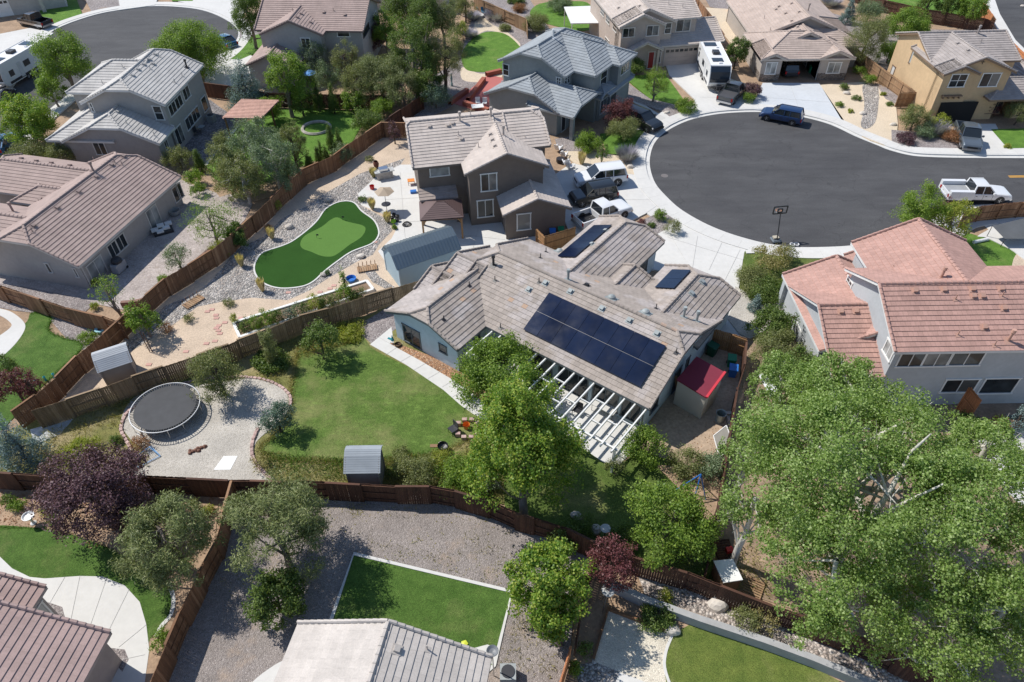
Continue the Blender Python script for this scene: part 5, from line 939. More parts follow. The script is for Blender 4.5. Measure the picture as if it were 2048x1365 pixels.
weeds('weed_growth',[(1280,1030),(1420,950),(1430,1080),(1380,1120)],1200,.25,'grass',clumps=30,seed=8); weeds('weed_growth',[(1040,1200),(1120,1290),(1110,1365),(1000,1330)],500,.2,'dry',clumps=25,seed=9)

fringe([(965,850),(940,880),(880,905),(800,925),(700,925),(600,922),(545,918),(520,900),(560,860),(582,830),(582,790),(590,740),(600,700),(640,665),(690,658)],6500,.14,'dry',1,.3)
fringe([(300,1280),(333,1245),(343,1200),(330,1170),(240,1110),(160,1075),(80,1058),(-30,1057)],2200,.07,'grass',2,.12)
fringe([(475,255),(530,225),(600,215),(700,222),(725,250),(700,292),(600,335),(500,380),(430,360)],4000,.2,'grass',4,.5)
fringe([(62,627),(90,627),(104,637),(98,660),(126,676),(160,686),(158,705),(67,790),(29,835)],2200,.1,'grass',5,.2)
def litter(px,n,seed,kind='dry',sz=.05):
    w=np.array(world(px)); rng=np.random.default_rng(seed); lo,hi=w.min(0),w.max(0); q=rng.uniform(lo,hi,(n*3,2)); k=np.sin(q[:,0]*.9+np.sin(q[:,1]*.7)*2)+np.sin(q[:,1]*1.3)>rng.uniform(-1.6,1.6,len(q)); q=q[k][:n]
    c=np.zeros(len(q),bool)
    for i in range(len(w)):
        a,b=w[i],w[(i+1)%len(w)]; kk=((a[1]>q[:,1])!=(b[1]>q[:,1])); x=(b[0]-a[0])*(q[:,1]-a[1])/(b[1]-a[1]+1e-9)+a[0]; c^=kk&(q[:,0]<x)
    q=q[c]; m=len(q); nr=unit(np.array([0,0,1])+rng.normal(size=(m,3))*.25); t=unit(np.cross(nr,rng.normal(size=(m,3)))); a=sz*rng.uniform(.5,1.3,m)
    o=bpy.data.objects.new('leaf_litter',qmesh('leaf_litter',quads(np.stack([q[:,0],q[:,1],np.full(m,.06)],1),nr,t,a,a/1.5),LF[kind])); COL.objects.link(o); tag(o,kind='stuff')
litter([(1495,690),(1600,620),(1780,720),(2080,790),(2080,1480),(1850,1330),(1620,1230),(1440,1172),(1430,1080),(1455,930),(1480,800)],9000,1); litter([(458,985),(900,1000),(1140,1095),(1140,1300),(1020,1290),(1020,1187),(708,1112),(500,1200),(400,1200)],1500,2,'dry',.04)
litter([(-40,970),(430,975),(420,1090),(340,1170),(80,1055),(-40,1055)],3500,3,'rust',.05); litter([(245,617),(505,410),(430,385),(190,590)],700,4,'dry',.035); litter([(1300,870),(1420,670),(1490,700),(1450,930)],900,5,'rust',.04)
for x,y,r,hh,k,l in[(35,1010,18,.7,'shrubg','leafy plant left of the bird bath'),(95,1020,16,.6,'shrubl','pale green plant right of the bird bath'),(105,1040,14,.5,'shrubg','low plant at the lawn edge near the bird bath'),(15,1000,16,.8,'shrub','dark plant at the left edge of the dirt bed'),(385,1010,16,.6,'olive','tuft of dry plants at the fence above the left pine'),(415,1020,14,.6,'shrubl','pale weed at the foot of the fence beside the left pine'),(330,1000,20,.9,'shrubo','small bush between purple plum and left pine'),(270,1075,30,1.2,'shrubo','low bush between the purple plum and the curved lawn')]:
    tree(k,x,y,r,hh,l,'shrub','shrub')
# ---------------------------------------------------------------- vehicles
def paint(n,c,metal=0.): return simple('car paint '+n,c,.28,metal,var=.02,coat=.8)
GLS=simple('car glass',(.02,.025,.03),.05,var=.05,spec=.9); RIM=simple('alloy rim',(.42,.43,.45),.3,.8,var=.05); LAMP=simple('clear lamp',(.75,.76,.78),.15,var=.02); TAIL=simple('red lamp',(.40,.01,.01),.2)
def loft(mb,st,m=0):
    k=10; vs=[]
    for x,hw,zb,zt in st:
        sh=min(.16,(zt-zb)*.3); c=hw*.12
        vs+=[(x,-hw+c,zb),(x,-hw,zb+.1),(x,-hw-.0,zb+(zt-zb)*.55),(x,-hw*.965,zt-sh*.4),(x,-hw*.86,zt),(x,hw*.86,zt),(x,hw*.965,zt-sh*.4),(x,hw,zb+(zt-zb)*.55),(x,hw,zb+.1),(x,hw-c,zb)]
    fs=[(i*k+j,i*k+(j+1)%k,(i+1)*k+(j+1)%k,(i+1)*k+j) for i in range(len(st)-1) for j in range(k)]
    fs+=[tuple(range(k))[::-1],tuple(range((len(st)-1)*k,len(st)*k))]; mb.add(vs,fs,m)
def vehicle(kind,px,py,heading,L,Wd,H,mat,name,label,cat,lower=None,z=0.13,roof=None,bedm=None):
    w=P(px,py,z+.5); root=empty(name,(w[0],w[1],z),math.radians(heading),label,cat,'parked vehicles'); hw=Wd/2; h=L/2; g=.36*H/1.8
    cl=.62*H if kind!='pickup' else .58*H   # belt line height
    B=MB()
    if kind in('suv','sedan'):
        hood=cl-.02
        loft(B,[(-h,hw*.86,g+.12,cl-.22),(-h+.1,hw*.95,g,cl-.02),(-h+.5,hw,g-.03,cl),(.15*L,hw,g-.03,cl),(.22*L,hw,g-.03,cl),(.30*L,hw,g-.03,hood-.02),(.42*L,hw*.97,g-.02,hood-.10),(.475*L,hw*.90,g+.02,hood-.2),(h,hw*.78,g+.1,hood-.34)])
        xr0,xr1,xf1,xf0=(-h+.12,-h+.34,.07*L,.24*L) if kind=='suv' else (-h+.35,-h+1.25,.06*L,.25*L)
    else:
        loft(B,[(-.13*L,hw,g,cl),(.16*L,hw,g,cl),(.22*L,hw,g,cl),(.30*L,hw,g,cl-.03),(.43*L,hw*.97,g,cl-.10),(.48*L,hw*.93,g+.04,cl-.18),(h,hw*.86,g+.1,cl-.3)])
        xr0,xr1,xf1,xf0=(-.13*L,-.11*L,.09*L,.22*L)
        # bed
        t=.07; xb0,xb1=-h+.04,-.135*L
        for s_ in(-1,1): B.box((xb0,s_*hw-(t if s_>0 else 0),g+.02),(xb1,s_*hw+(t if s_<0 else 0),cl-.02)); B.box((xb0,s_*(hw-.1)-.04,cl-.05),(xb1,s_*(hw-.1)+.04,cl-.015))
        B.box((xb0,-hw+t,g+.1),(xb0+t,hw-t,cl-.03)); B.box((xb1-.05,-hw+t,g+.1),(xb1,hw-t,cl-.02)); B.box((xb0,-hw+t,g),(xb1,hw-t,g+.12))
    body=B.build('body',mat,root)
    bv=body.modifiers.new('bevel','BEVEL'); bv.width=.03; bv.segments=2; bv.limit_method='ANGLE'
    rz=H-.07; rw=hw*.80; bw=hw*.93
    G=MB(); G.add([(xr0,-bw,cl-.03),(xf0,-bw,cl-.03),(xf0,bw,cl-.03),(xr0,bw,cl-.03),(xr1,-rw,rz),(xf1,-rw,rz),(xf1,rw,rz),(xr1,rw,rz)],[(0,1,5,4),(1,2,6,5),(2,3,7,6),(3,0,4,7),(4,5,6,7)]); G.build('windows',GLS,root)
    Rf=MB(); n=5; vs=[]; fs=[]
    prof=[(-rw-.01,0),(-rw*.9,.05),(-rw*.4,.085),(rw*.4,.085),(rw*.9,.05),(rw+.01,0)]
    for x,dz in((xr1-.06,-.0),(xr1+.15,.0),(xf1-.2,.0),(xf1+.05,-.02)):
        vs+=[(x,y,rz+zz*(1 if dz==0 else .7)+dz) for y,zz in prof]
    fs=[(i*6+j,i*6+j+1,(i+1)*6+j+1,(i+1)*6+j) for i in range(3) for j in range(5)]; Rf.add(vs,fs); Rf.build('roof',roof or mat,root,True)
    Pl=MB()
    for s_ in(-1,1):
        Pl.bar((xr0+.02,s_*bw,cl-.03),(xr1,s_*rw,rz),.09,.14); Pl.bar((xf0-.0,s_*bw,cl-.02),(xf1,s_*rw,rz),.06,.08)
        ms=[(xr0*.15+xf0*.85)-.9] + ([(xr0*.62+xf0*.38)] if kind!='pickup' else [])
        for x in ms: Pl.bar((x,s_*(bw+.005),cl-.03),(x,s_*(rw+.005),rz),.07,.05)
        Pl.bar((xr1,s_*rw,rz),(xf1,s_*rw,rz),.05,.06)
    Pl.build('pillars',mat,root)
    if lower: 
        lm=MB(); [lm.box((-h+.1,s_*hw-.012,g-.0),(h-.35,s_*hw+.012,g+.28)) for s_ in(-1,1)]; lm.build('lower_trim',lower,root)
    for s_ in(-1,1):
        for x in(-.30*L,.315*L):
            r=.215*H if kind!='pickup' else .205*H
            wl=MB(); y=s_*(hw-.13)
            wl.lathe([(r*.62,-.12),(r*.95,-.12),(r,-.08),(r,.08),(r*.95,.12),(r*.62,.12)],20); wl.v=[(v[0],v[2]+y,v[1]+r-.0) for v in wl.v]
            for i,v in enumerate(wl.v): wl.v[i]=(v[0]+x,v[1],v[2])
            ty=wl.build('wheel',M_rub,root)
            rm=MB(); yy=y+s_*.10
            rm.tube((x,yy-.02,r),(x,yy+.02,r),r*.62,r*.62,16)
            for q in range(5):
                a=q*1.2566; rm.bar((x,yy+s_*.03,r),(x+math.cos(a)*r*.58,yy+s_*.03,r+math.sin(a)*r*.58),.07,.03)
            rm.build('rim',RIM,ty)
            ar=MB(); ar.tube((x,s_*(hw-.05),r+.02),(x,s_*(hw+.006),r+.02),r*1.17,r*1.17,20); ar.build('wheel_arch',M_black,root)
        hl=MB(); hl.box((h-.26,s_*hw*.74-.17,cl-.46),(h-.10,s_*hw*.74+.15,cl-.30)); hl.build('headlight',LAMP,root)
        tl=MB(); xr=-h+.0; tl.box((xr-.015,s_*hw*.88-.09,cl-.42),(xr+.12,s_*hw*.88+.11,cl-.1)); tl.build('taillight',TAIL,root)
        mm=MB(); mm.box((xf0-.35,s_*(hw+.02),cl+.02),(xf0-.2,s_*(hw+.22),cl+.2)); mm.build('mirror',mat,root)
    se=MB()
    for s_ in(-1,1):
        for x in([-.02*L,.17*L,-.19*L] if kind!='pickup' else [-.125*L,.035*L,.18*L]): se.box((x-.012,s_*hw*.985-.02,g+.12),(x+.012,s_*hw*1.0+.006,cl-.1))
        for x in([.0,-.17*L] if kind!='pickup' else [.06*L,-.09*L]): se.box((x+.04,s_*hw-.01,cl-.26),(x+.2,s_*hw+.02,cl-.22))
        se.box((-h*.75,s_*hw-.01,g+.02),(h*.7,s_*hw+.008,g+.08))
    se.build('door_seams',M_black,root)
    gr=MB(); gr.box((h-.10,-hw*.5,g+.14),(h+.01,hw*.5,cl-.36)); gr.build('grille',M_black,root)
    for nm,x0,x1 in(('front_bumper',h-.12,h+.06),('rear_bumper',-h-.10,-h+.08)):
        bp=MB(); bp.box((x0,-hw*.88,g-.02),(x1,hw*.88,g+.2)); bp.build(nm,M_chrome if kind=='pickup' else (lower or mat),root)
    if bedm:
        bl=MB(); bl.box((xb0+.08,-hw+.08,g+.125),(xb1-.06,hw-.08,g+.14 if bedm is M_black else cl-.03)); bl.build('bed_liner' if bedm is M_black else 'bed_cover',bedm,root)
    return root
def head(a,b,z=.7):
    d=P(*b,z)-P(*a,z); return math.degrees(math.atan2(d[1],d[0]))
WHITE=paint('white',(.72,.73,.74)); NAVY=paint('navy',(.012,.04,.12),.3); BLK=paint('black',(.012,.014,.016)); GREY=paint('graphite',(.085,.09,.095),.4); CHAR=paint('charcoal',(.035,.038,.045),.4); SILV=paint('steel blue',(.16,.19,.22),.5); BLUE=paint('blue',(.02,.10,.22),.3)
vehicle('suv',1200,358,head((1240,352),(1160,362)),5.1,1.98,1.88,WHITE,'parked_suv','white full size suv parked first in the row beside the brown house','suv')
vehicle('suv',1186,392,head((1220,386),(1150,398)),4.5,1.9,1.74,BLK,'parked_suv','black suv between the white suv and the white pickup','suv')
vehicle('pickup',1205,430,head((1158,444),(1250,412)),5.7,1.98,1.86,WHITE,'parked_pickup','white pickup with empty black bed parked beside the solar roof','pickup truck',bedm=M_black)
vehicle('suv',1563,233,head((1594,238),(1532,226)),4.6,1.86,1.66,NAVY,'parked_suv','dark blue suv parked at the kerb of the cul-de-sac','suv',z=.02)
vehicle('pickup',1465,187,head((1450,200),(1482,168)),5.6,1.98,1.86,GREY,'parked_pickup','grey crew cab pickup with covered bed behind the white travel trailer','pickup truck',bedm=simple('bed cover',(.06,.06,.065),.6))
vehicle('pickup',1935,275,head((1918,235),(1938,290)),5.6,1.98,1.9,SILV,'parked_pickup','steel grey pickup facing the street in front of the ochre house','pickup truck',lower=M_chrome)
vehicle('suv',1283,243,head((1255,230),(1300,250)),5.0,1.95,1.8,BLK,'parked_suv','black suv half hidden by the purple plum in front of the grey green house','suv')
vehicle('pickup',70,44,head((105,52),(38,38)),5.6,1.98,1.85,BLK,'parked_pickup','black and silver pickup in front of the white garage door at top left','pickup truck',lower=M_chrome,bedm=M_black)
vehicle('sedan',448,83,head((465,90),(430,74)),4.5,1.8,1.42,BLUE,'parked_car','blue sedan at the kerb of the upper left cul-de-sac','car',z=.02)
vehicle('sedan',12,286,head((-10,300),(25,272)),4.5,1.8,1.45,BLUE,'parked_car','blue car at the left edge under the yellowish green tree','car',z=.02)
vehicle('sedan',2,195,head((-10,210),(20,180)),4.5,1.8,1.45,BLK,'parked_car','dark car at the left edge beside the white trailer','car',z=.02)
vehicle('suv',1574,136,90,4.4,1.8,1.6,CHAR,'garaged_car','dark car standing inside the open garage of the tan house','car',z=.02)
# utility truck with service body
wv=P(1950,388,.6); hd=head((1890,388),(2010,390)); r=vehicle('pickup',1950,389,hd,6.0,1.98,1.88,WHITE,'utility_truck','white extended cab utility truck with open service bed on the right street','utility truck',z=.02,bedm=simple('grey bed floor',(.3,.31,.32),.7))
for s_ in(-1,1):
    mb=MB(); mb.box((-3.0,s_*1.02-.2,.55),(-.82,s_*1.02+.2,1.42)); o=mb.build('tool_cabinet',WHITE,r); 
    dd=MB(); [dd.box((-2.95+i*.72,s_*1.225-.01,.75),(-2.3+i*.72,s_*1.225+.01,1.36)) for i in range(3)]; dd.build('cabinet_door',simple('off white',(.62,.63,.64),.4),o)
# travel trailers
def trailer(px,py,hd,L,Wd,H,label,front=True,words=True):
    w=P(px,py,1.4); root=empty('travel_trailer',(w[0],w[1],.12),math.radians(hd),label,'trailer','travel trailers'); h=L/2;hw=Wd/2
    B=MB(); prof=[(-h,.5),(h-.5,.5),(h-.05,1.0),(h,1.6),(h-.15,2.4),(h-.55,H),(-h+.1,H),(-h,H-.15)]
    n=len(prof); B.add([(x,-hw,z) for x,z in prof]+[(x,hw,z) for x,z in prof],[tuple(range(n)),tuple(range(n,2*n))[::-1]]+[(i,(i+1)%n,n+(i+1)%n,n+i) for i in range(n)]); o=B.build('body',M_whitep,root)
    b=o.modifiers.new('bevel','BEVEL'); b.width=.06; b.segments=2
    G=MB(); G.add([(h-.03,-hw+.1,1.15),(h+.015,-hw+.1,1.6),(h-.13,-hw+.1,2.42),(h-.48,-hw+.1,H-.12),(h-.03,hw-.1,1.15),(h+.015,hw-.1,1.6),(h-.13,hw-.1,2.42),(h-.48,hw-.1,H-.12)],[(0,1,5,4),(1,2,6,5),(2,3,7,6)]); G.build('front_cap',simple('dark cap',(.02,.03,.045),.2,coat=.5),root)
    for s_ in(-1,1):
        for (x0,x1,z0,z1) in((-h+.5,-h+1.1,1.5,2.1),(-h+.5,-h+1.1,2.3,2.6),(-.9,.2,1.5,2.2),(h-2.1,h-1.3,1.3,2.0)):
            m=MB(); m.box((x0,s_*hw-.02,z0),(x1,s_*hw+.02,z1)); m.build('window',GLS,root)
        m=MB(); m.box((.6,s_*hw-.02,.65),(1.25,s_*hw+.025,2.4)); m.build('door',simple('door grey',(.60,.61,.62),.4),root)
        m=MB(); m.box((-h+.05,s_*hw-.01,.55),(h-.9,s_*hw+.012,.85)); m.build('skirt_stripe',M_dark,root)
        for x in(-.6,.3):
            t=MB(); t.tube((x,s_*(hw-.2),.33),(x,s_*(hw+.02),.33),.33,.33,14); ty=t.build('wheel',M_rub,root); t=MB(); t.tube((x,s_*(hw-.02),.33),(x,s_*(hw+.03),.33),.2,.2,12); t.build('rim',RIM,ty)
    for (x0,x1,y0,y1,zz,nm,mt) in((-h+.5,-h+1.7,-.9,.6,.06,'solar_panel',GLS),(h-2.6,h-1.5,-.8,.5,.06,'solar_panel',GLS),(-.5,.4,-.4,.4,.32,'air_conditioner',M_dark),(-h+2,-h+2.3,.4,.7,.12,'roof_hatch',M_whitep),(h-1.2,h-.9,-.2,.2,.14,'roof_hatch',M_whitep)):
        m=MB(); m.box((x0,y0,H),(x1,y1,H+zz)); m.build(nm,mt,root)
    m=MB(); m.bar((h-.5,-.7,.45),(h+1.1,0,.45),.1,.12).bar((h-.5,.7,.45),(h+1.1,0,.45),.1,.12).tube((h+.9,0,0),(h+.9,0,.9),.04,.04).box((h+.1,-.3,.5),(h+.6,.3,.95)); m.build('hitch',M_dark,root)
    return root
trailer(1426,137,head((1412,112),(1436,165),1.5),8.2,2.5,3.1,'white travel trailer with black front cap and roof solar panels on the driveway')
trailer(36,135,head((70,118),(-10,165),1.5),8.5,2.5,3.1,'long white travel trailer cut by the left edge beside the light green tree')
# ---------------------------------------------------------------- solar arrays
PVm,t_,b_=newmat('photovoltaic glass'); oi=nd(t_,'ShaderNodeObjectInfo'); tc=nd(t_,'ShaderNodeNewGeometry')
t_.links.new(mix(t_,1,ramp(t_,oi.outputs['Random'],[(0,(.005,.010,.030)),(1,(.009,.017,.045))]),ramp(t_,noise(t_,tc.outputs['Position'],.5,4,.6),[(.3,.8),(.7,1.3)]),'MULTIPLY'),b_.inputs['Base Color']); t_.links.new(ramp(t_,noise(t_,tc.outputs['Position'],.8,4,.6),[(.3,.10),(.7,.22)]),b_.inputs['Roughness']); b_.inputs['Specular IOR Level'].default_value=.35
def solar(bi,side,u0,u1,t0,t1,nu,nv,label,H=H9):
    ax,a0,a1,b0,b1,e,p=H.B[bi]; k=math.sqrt(1+p*p); nn=(-p/k,1/k)
    def X(a,t,l):
        if ax=='u': q=(a,b0+t+nn[0]*l,e+p*t+nn[1]*l) if side=='f' else (a,b1-t-nn[0]*l,e+p*t+nn[1]*l)
        else: q=(b0+t+nn[0]*l,a,e+p*t+nn[1]*l) if side=='f' else (b1-t-nn[0]*l,a,e+p*t+nn[1]*l)
        w=H.O+H.u*q[0]+H.n*q[1]; return np.array([w[0],w[1],q[2]])
    o=X(u0,t0,0); root=empty('solar_array',tuple(o),0,label,'solar panels','solar arrays')
    def slab(mb,a,b,c,d,l0,l1):
        vs=[X(x,y,l)-o for l in(l0,l1) for x,y in((a,c),(b,c),(b,d),(a,d))]; mb.add(vs,[(0,3,2,1),(4,5,6,7),(0,1,5,4),(1,2,6,5),(2,3,7,6),(3,0,4,7)])
    du=(u1-u0)/nu; dt=(t1-t0)/nv
    for i in range(nu):
        for j in range(nv):
            mb=MB(); slab(mb,u0+i*du+.012,u0+(i+1)*du-.012,t0+j*dt+.02,t0+(j+1)*dt-.02,.13,.17); mb.build('solar_panel',PVm,root)
    mb=MB()
    for j in range(nv):
        for f in(.25,.75): slab(mb,u0,u1,t0+(j+f)*dt-.02,t0+(j+f)*dt+.02,.03,.13)
    for j in range(1,nv): slab(mb,u0,u1,t0+j*dt-.014,t0+j*dt+.014,.14,.165)
    mb.build('mounting_rail',simple('rail grey',(.12,.12,.13),.5,.3),root)
solar(M9,'f',2.72,12.2,.92,4.1,8,2,'large blue black solar array of two rows on the front slope of the blue house')
solar(G3,'f',10.6,13.4,1.0,2.55,2,1,'small solar panel pair on the right garage wing roof'); solar(G1,'f',9.6,15.2,.65,2.4,4,1,'narrow solar array on the left garage wing roof beside the street')
# ---------------------------------------------------------------- sheds and small structures
def local(name,label,cat,px,py,z,ang,group=None):
    w=P(px,py,z); return empty(name,(w[0],w[1],0),math.radians(ang),label,cat,group),w
def shed(name,label,p0,p1,e,Wd,prof,wallm,roofm,trimm,course=None,door=None,left=True,side=1):
    # p0,p1 px of the near eave ends at height e ; prof list of (depth fraction,height)
    a=P(*p0,e);b=P(*p1,e); L=np.linalg.norm((b-a)[:2]); ang=math.atan2(b[1]-a[1],b[0]-a[0]); root=empty(name,(a[0],a[1],0),ang,label,'shed','sheds')
    W_=MB(); pts=[(d*Wd,z) for d,z in prof]; n=len(pts); o=.08
    for x in(o,L-o): W_.add([(x,o,0),(x,Wd-o,0)]+[(x,min(max(y,o),Wd-o),z-.06) for y,z in pts[::-1]],[tuple(range(n+2))])
    W_.add([(o,o,0),(L-o,o,0),(L-o,o,pts[0][1]),(o,o,pts[0][1])],[(0,1,2,3)]); W_.add([(o,Wd-o,0),(L-o,Wd-o,0),(L-o,Wd-o,pts[-1][1]),(o,Wd-o,pts[-1][1])],[(0,1,2,3)]); W_.build('wall',wallm,root)
    R=MB()
    for (y0,z0),(y1,z1) in zip(pts[:-1],pts[1:]):
        s=math.hypot(y1-y0,z1-z0); ny,nz=-(z1-z0)/s,(y1-y0)/s
        if z1>=z0: fn=lambda a,t,l,y0=y0,z0=z0,y1=y1,z1=z1,s=s,ny=ny,nz=nz:(a,y0+(y1-y0)*t/s+ny*l,z0+(z1-z0)*t/s+nz*l)
        else: fn=lambda a,t,l,y0=y0,z0=z0,y1=y1,z1=z1,s=s,ny=ny,nz=nz:(a,y1+(y0-y1)*t/s+ny*l,z1+(z0-z1)*t/s+nz*l)
        if course: steps(R,[(-.1,0),(L+.1,0),(L+.1,s),(-.1,s)],fn,0,.012,course)
        else:
            R.add([fn(q[0],q[1],l) for l in(0,.04) for q in((-.1,0),(L+.1,0),(L+.1,s+.03),(-.1,s+.03))],[(0,3,2,1),(4,5,6,7),(0,1,5,4),(1,2,6,5),(2,3,7,6),(3,0,4,7)])
            x=0
            while x<L: R.add([fn(q[0],q[1],l) for l in(.04,.075) for q in((x,0),(x+.04,0),(x+.04,s),(x,s))],[(4,5,6,7),(0,1,5,4),(1,2,6,5),(2,3,7,6),(3,0,4,7)]); x+=.28
    R.build('roof',roofm,root)
    T=MB()
    for x in(-.02,L-.02): 
        for (y0,z0),(y1,z1) in zip(pts[:-1],pts[1:]): T.bar((x+.02,y0,z0-.06),(x+.02,y1,z1-.06),.05,.13)
    for x in(o,L-o):
        for y in(o,Wd-o): T.box((x-.05,y-.05,0),(x+.05,y+.05,pts[0][1]-.04))
    T.build('trim',trimm,root)
    if door:
        ax,a0,a1,h_=door
        mb=MB(); 
        if ax=='0': mb.box((o-.04,a0,.05),(o,a1,h_))
        elif ax=='1': mb.box((L-o,a0,.05),(L-o+.04,a1,h_))
        else: mb.box((a0,o-.04,.05),(a1,o,h_))
        mb.build('door',trimm,root)
    return root,L
gam=[(0,2.1),(.2,3.0),(.5,3.45),(.8,3.0),(1,2.1)]
shed('gambrel_shed','long light blue shed with grey metal gambrel roof beside the brown house patio',(796,541),(921,499),2.1,3.3,[(0,2.1),(.26,2.95),(.5,3.35),(.76,2.95),(1,2.1)],simple('shed blue',(.36,.47,.53),.8,var=.04),simple('metal roof blue grey',(.20,.25,.28),.35,.5,var=.05),simple('shed trim',(.45,.56,.62),.7))
shed('garden_shed','small taupe shed with grey shingle roof between the two converging fences',(198,746),(262,725),2.0,2.1,[(0,2.0),(.32,2.55),(.55,2.75),(.8,2.55),(1,2.05)],simple('shed taupe',(.27,.24,.215),.85),simple('grey shingle',(.40,.42,.44),.85,var=.1),simple('shed trim taupe',(.25,.22,.2),.8),course=.14)
shed('garden_shed','small grey brown shed with slate shingle roof against the long dark fence',(690,948),(757,947),2.0,1.9,[(0,2.0),(.45,2.6),(.65,2.75),(.85,2.6),(1,2.3)],simple('shed grey',(.24,.225,.215),.85),simple('slate shingle',(.30,.33,.36),.8,var=.12),simple('shed trim grey',(.22,.21,.2),.8),course=.14)
# red roof lean-to shed: px corners of roof
c=[P(1393,713,2.9),P(1450,745,2.7),P(1413,796,2.3),P(1353,759,2.45)]
root=empty('red_roof_shed',(c[3][0],c[3][1],0),0,'cream shed with dark red lean-to roof against the end wall of the blue house','shed'); o=np.array([c[3][0],c[3][1],0])
mb=MB(); mb.add([q-o for q in c]+[q-o-np.array([0,0,.1]) for q in c],[(0,1,2,3),(4,5,6,7),(0,4,5,1),(1,5,6,2),(2,6,7,3),(3,7,4,0)]); mb.build('roof',simple('dark red felt',(.20,.022,.045),.85,var=.08),root)
ce=sum(c)/4; q=[(k-ce)*np.array([.93,.93,1])+ce-o for k in c]; mb=MB(); mb.add([k-np.array([0,0,.06]) for k in q]+[np.array([k[0],k[1],0]) for k in q],[(0,1,5,4),(1,2,6,5),(2,3,7,6),(3,0,4,7)]); mb.build('wall',simple('cream board',(.50,.47,.41),.8,var=.05),root)
mb=MB(); mb.bar(c[1]-o+np.array([0,0,.03]),c[2]-o+np.array([0,0,.03]),.16,.12); mb.build('roof_edge',simple('bright red trim',(.55,.03,.05),.6),root)
d_=(c[2]-c[1]); mb=MB(); A=q[1]*.75+q[2]*.25; Bq=q[1]*.3+q[2]*.7; nrm=np.cross(d_,[0,0,1]); nrm=nrm/np.linalg.norm(nrm)*.03
mb.add([np.array([A[0],A[1],.1])-nrm,np.array([Bq[0],Bq[1],.1])-nrm,np.array([Bq[0],Bq[1],1.9])-nrm,np.array([A[0],A[1],1.9])-nrm,np.array([A[0],A[1],.1])+nrm,np.array([Bq[0],Bq[1],.1])+nrm,np.array([Bq[0],Bq[1],1.9])+nrm,np.array([A[0],A[1],1.9])+nrm],[(0,1,2,3),(4,5,6,7),(0,4,7,3),(1,5,6,2),(3,2,6,7)]); mb.build('door',simple('tan door',(.42,.36,.28),.8),root)
# gazebo
g=[P(842,440,2.35),P(925,434,2.35)]; ang=math.atan2(g[1][1]-g[0][1],g[1][0]-g[0][0]); L=np.linalg.norm(g[1]-g[0]); root=empty('gazebo',(g[0][0],g[0][1],0),ang,'timber gazebo with brown hip roof on the patio of the brown house','gazebo')
mb=MB(); D=3.0; hz=3.25; V4=[(-.1,-.1),(L+.1,-.1),(L+.1,D),(-.1,D)]; i=D/2
steps(mb,[(-.1,0),(L+.1,0),(L-i,i),(i,i)],lambda a,t,l:(a,-.1+t,2.35+.55*t+l),.55,.02,.2); steps(mb,[(-.1,0),(L+.1,0),(L-i,i),(i,i)],lambda a,t,l:(a,D-t,2.35+.55*t+l),.55,.02,.2)
steps(mb,[(-.1,0),(D,0),(D/2,i)],lambda a,t,l:(-.1+t*1.07,a,2.35+.55*t+l),.55,.02,.2); steps(mb,[(-.1,0),(D,0),(D/2,i)],lambda a,t,l:(L+.1-t*1.07,a,2.35+.55*t+l),.55,.02,.2); mb.build('roof',simple('brown metal roof',(.13,.085,.08),.5,.2,var=.1),root)
for x in(.1,L-.1):
    for y in(.1,D-.3): mb=MB(); mb.box((x-.08,y-.08,0),(x+.08,y+.08,2.32)).bar((x,y,1.75),(x+(.45 if x<1 else -.45),y,2.28),.08,.1); mb.build('post',M_beam,root)
for y in(0,D-.4): mb=MB(); mb.box((0,y,2.15),(L,y+.16,2.33)); mb.build('beam',M_beam,root)
# tiled pergola top left
g=[P(444,236,2.5),P(522,238,2.5)]; ang=math.atan2(g[1][1]-g[0][1],g[1][0]-g[0][0]); L=np.linalg.norm(g[1]-g[0]); root=empty('tiled_pergola',(g[0][0],g[0][1],0),ang,'timber patio shelter with flat pink tile roof on the lawn beside the blue spruce','pergola')
mb=MB(); steps(mb,[(0,0),(L,0),(L+.8,4.0),(.8,4.0)],lambda a,t,l:(a,t,2.5+.08*t+l),.08,.04,.3); mb.build('roof',tilem('bright pink tile',(.55,.33,.26),.1,wid=.2),root)
for x in(.2,L-.1):
    for y in(.2,3.4): mb=MB(); mb.box((x-.07,y-.07,0),(x+.07,y+.07,2.5)); mb.build('post',M_fence,root)
mb=MB(); [mb.box((1.2+.14*k,-.1,.1),(1.29+.14*k,-.05,1.1)) for k in range(12)]; mb.build('slat_panel',M_fenced,root)
# white pergola attached to blue house (local frame of H9)
root=empty('white_pergola',tuple(H9.O),H9.a,'white painted open rafter pergola along the back of the blue house','pergola')
n=17
for i in range(n):
    u=.6+i*(13.2-.6)/(n-1); dd=4.3 if u>6 else 3.0
    mb=MB(); mb.box((u-.045,-dd+.0,2.42),(u+.045,.3,2.58)); mb.build('rafter',M_white,root)
for bb in(((6.0,-3.9,2.28),(13.4,-3.78,2.42)),((.4,-2.6,2.28),(6.2,-2.48,2.42))): mb=MB(); mb.box(*bb); mb.build('beam',M_white,root)
for k in range(16):
    u=.645+k*.7875; v=-1.2-(k*7%4)*.55; mb=MB(); mb.box((u,v,2.45),(u+.70,v+.07,2.55)); mb.build('blocking',M_white,root)
for u,v in((.6,-2.54),(4.0,-2.54),(7.6,-3.84),(10.5,-3.84),(13.2,-3.84)): mb=MB(); mb.box((u-.07,v-.07,0),(u+.07,v+.07,2.3)); mb.build('post',M_white,root)
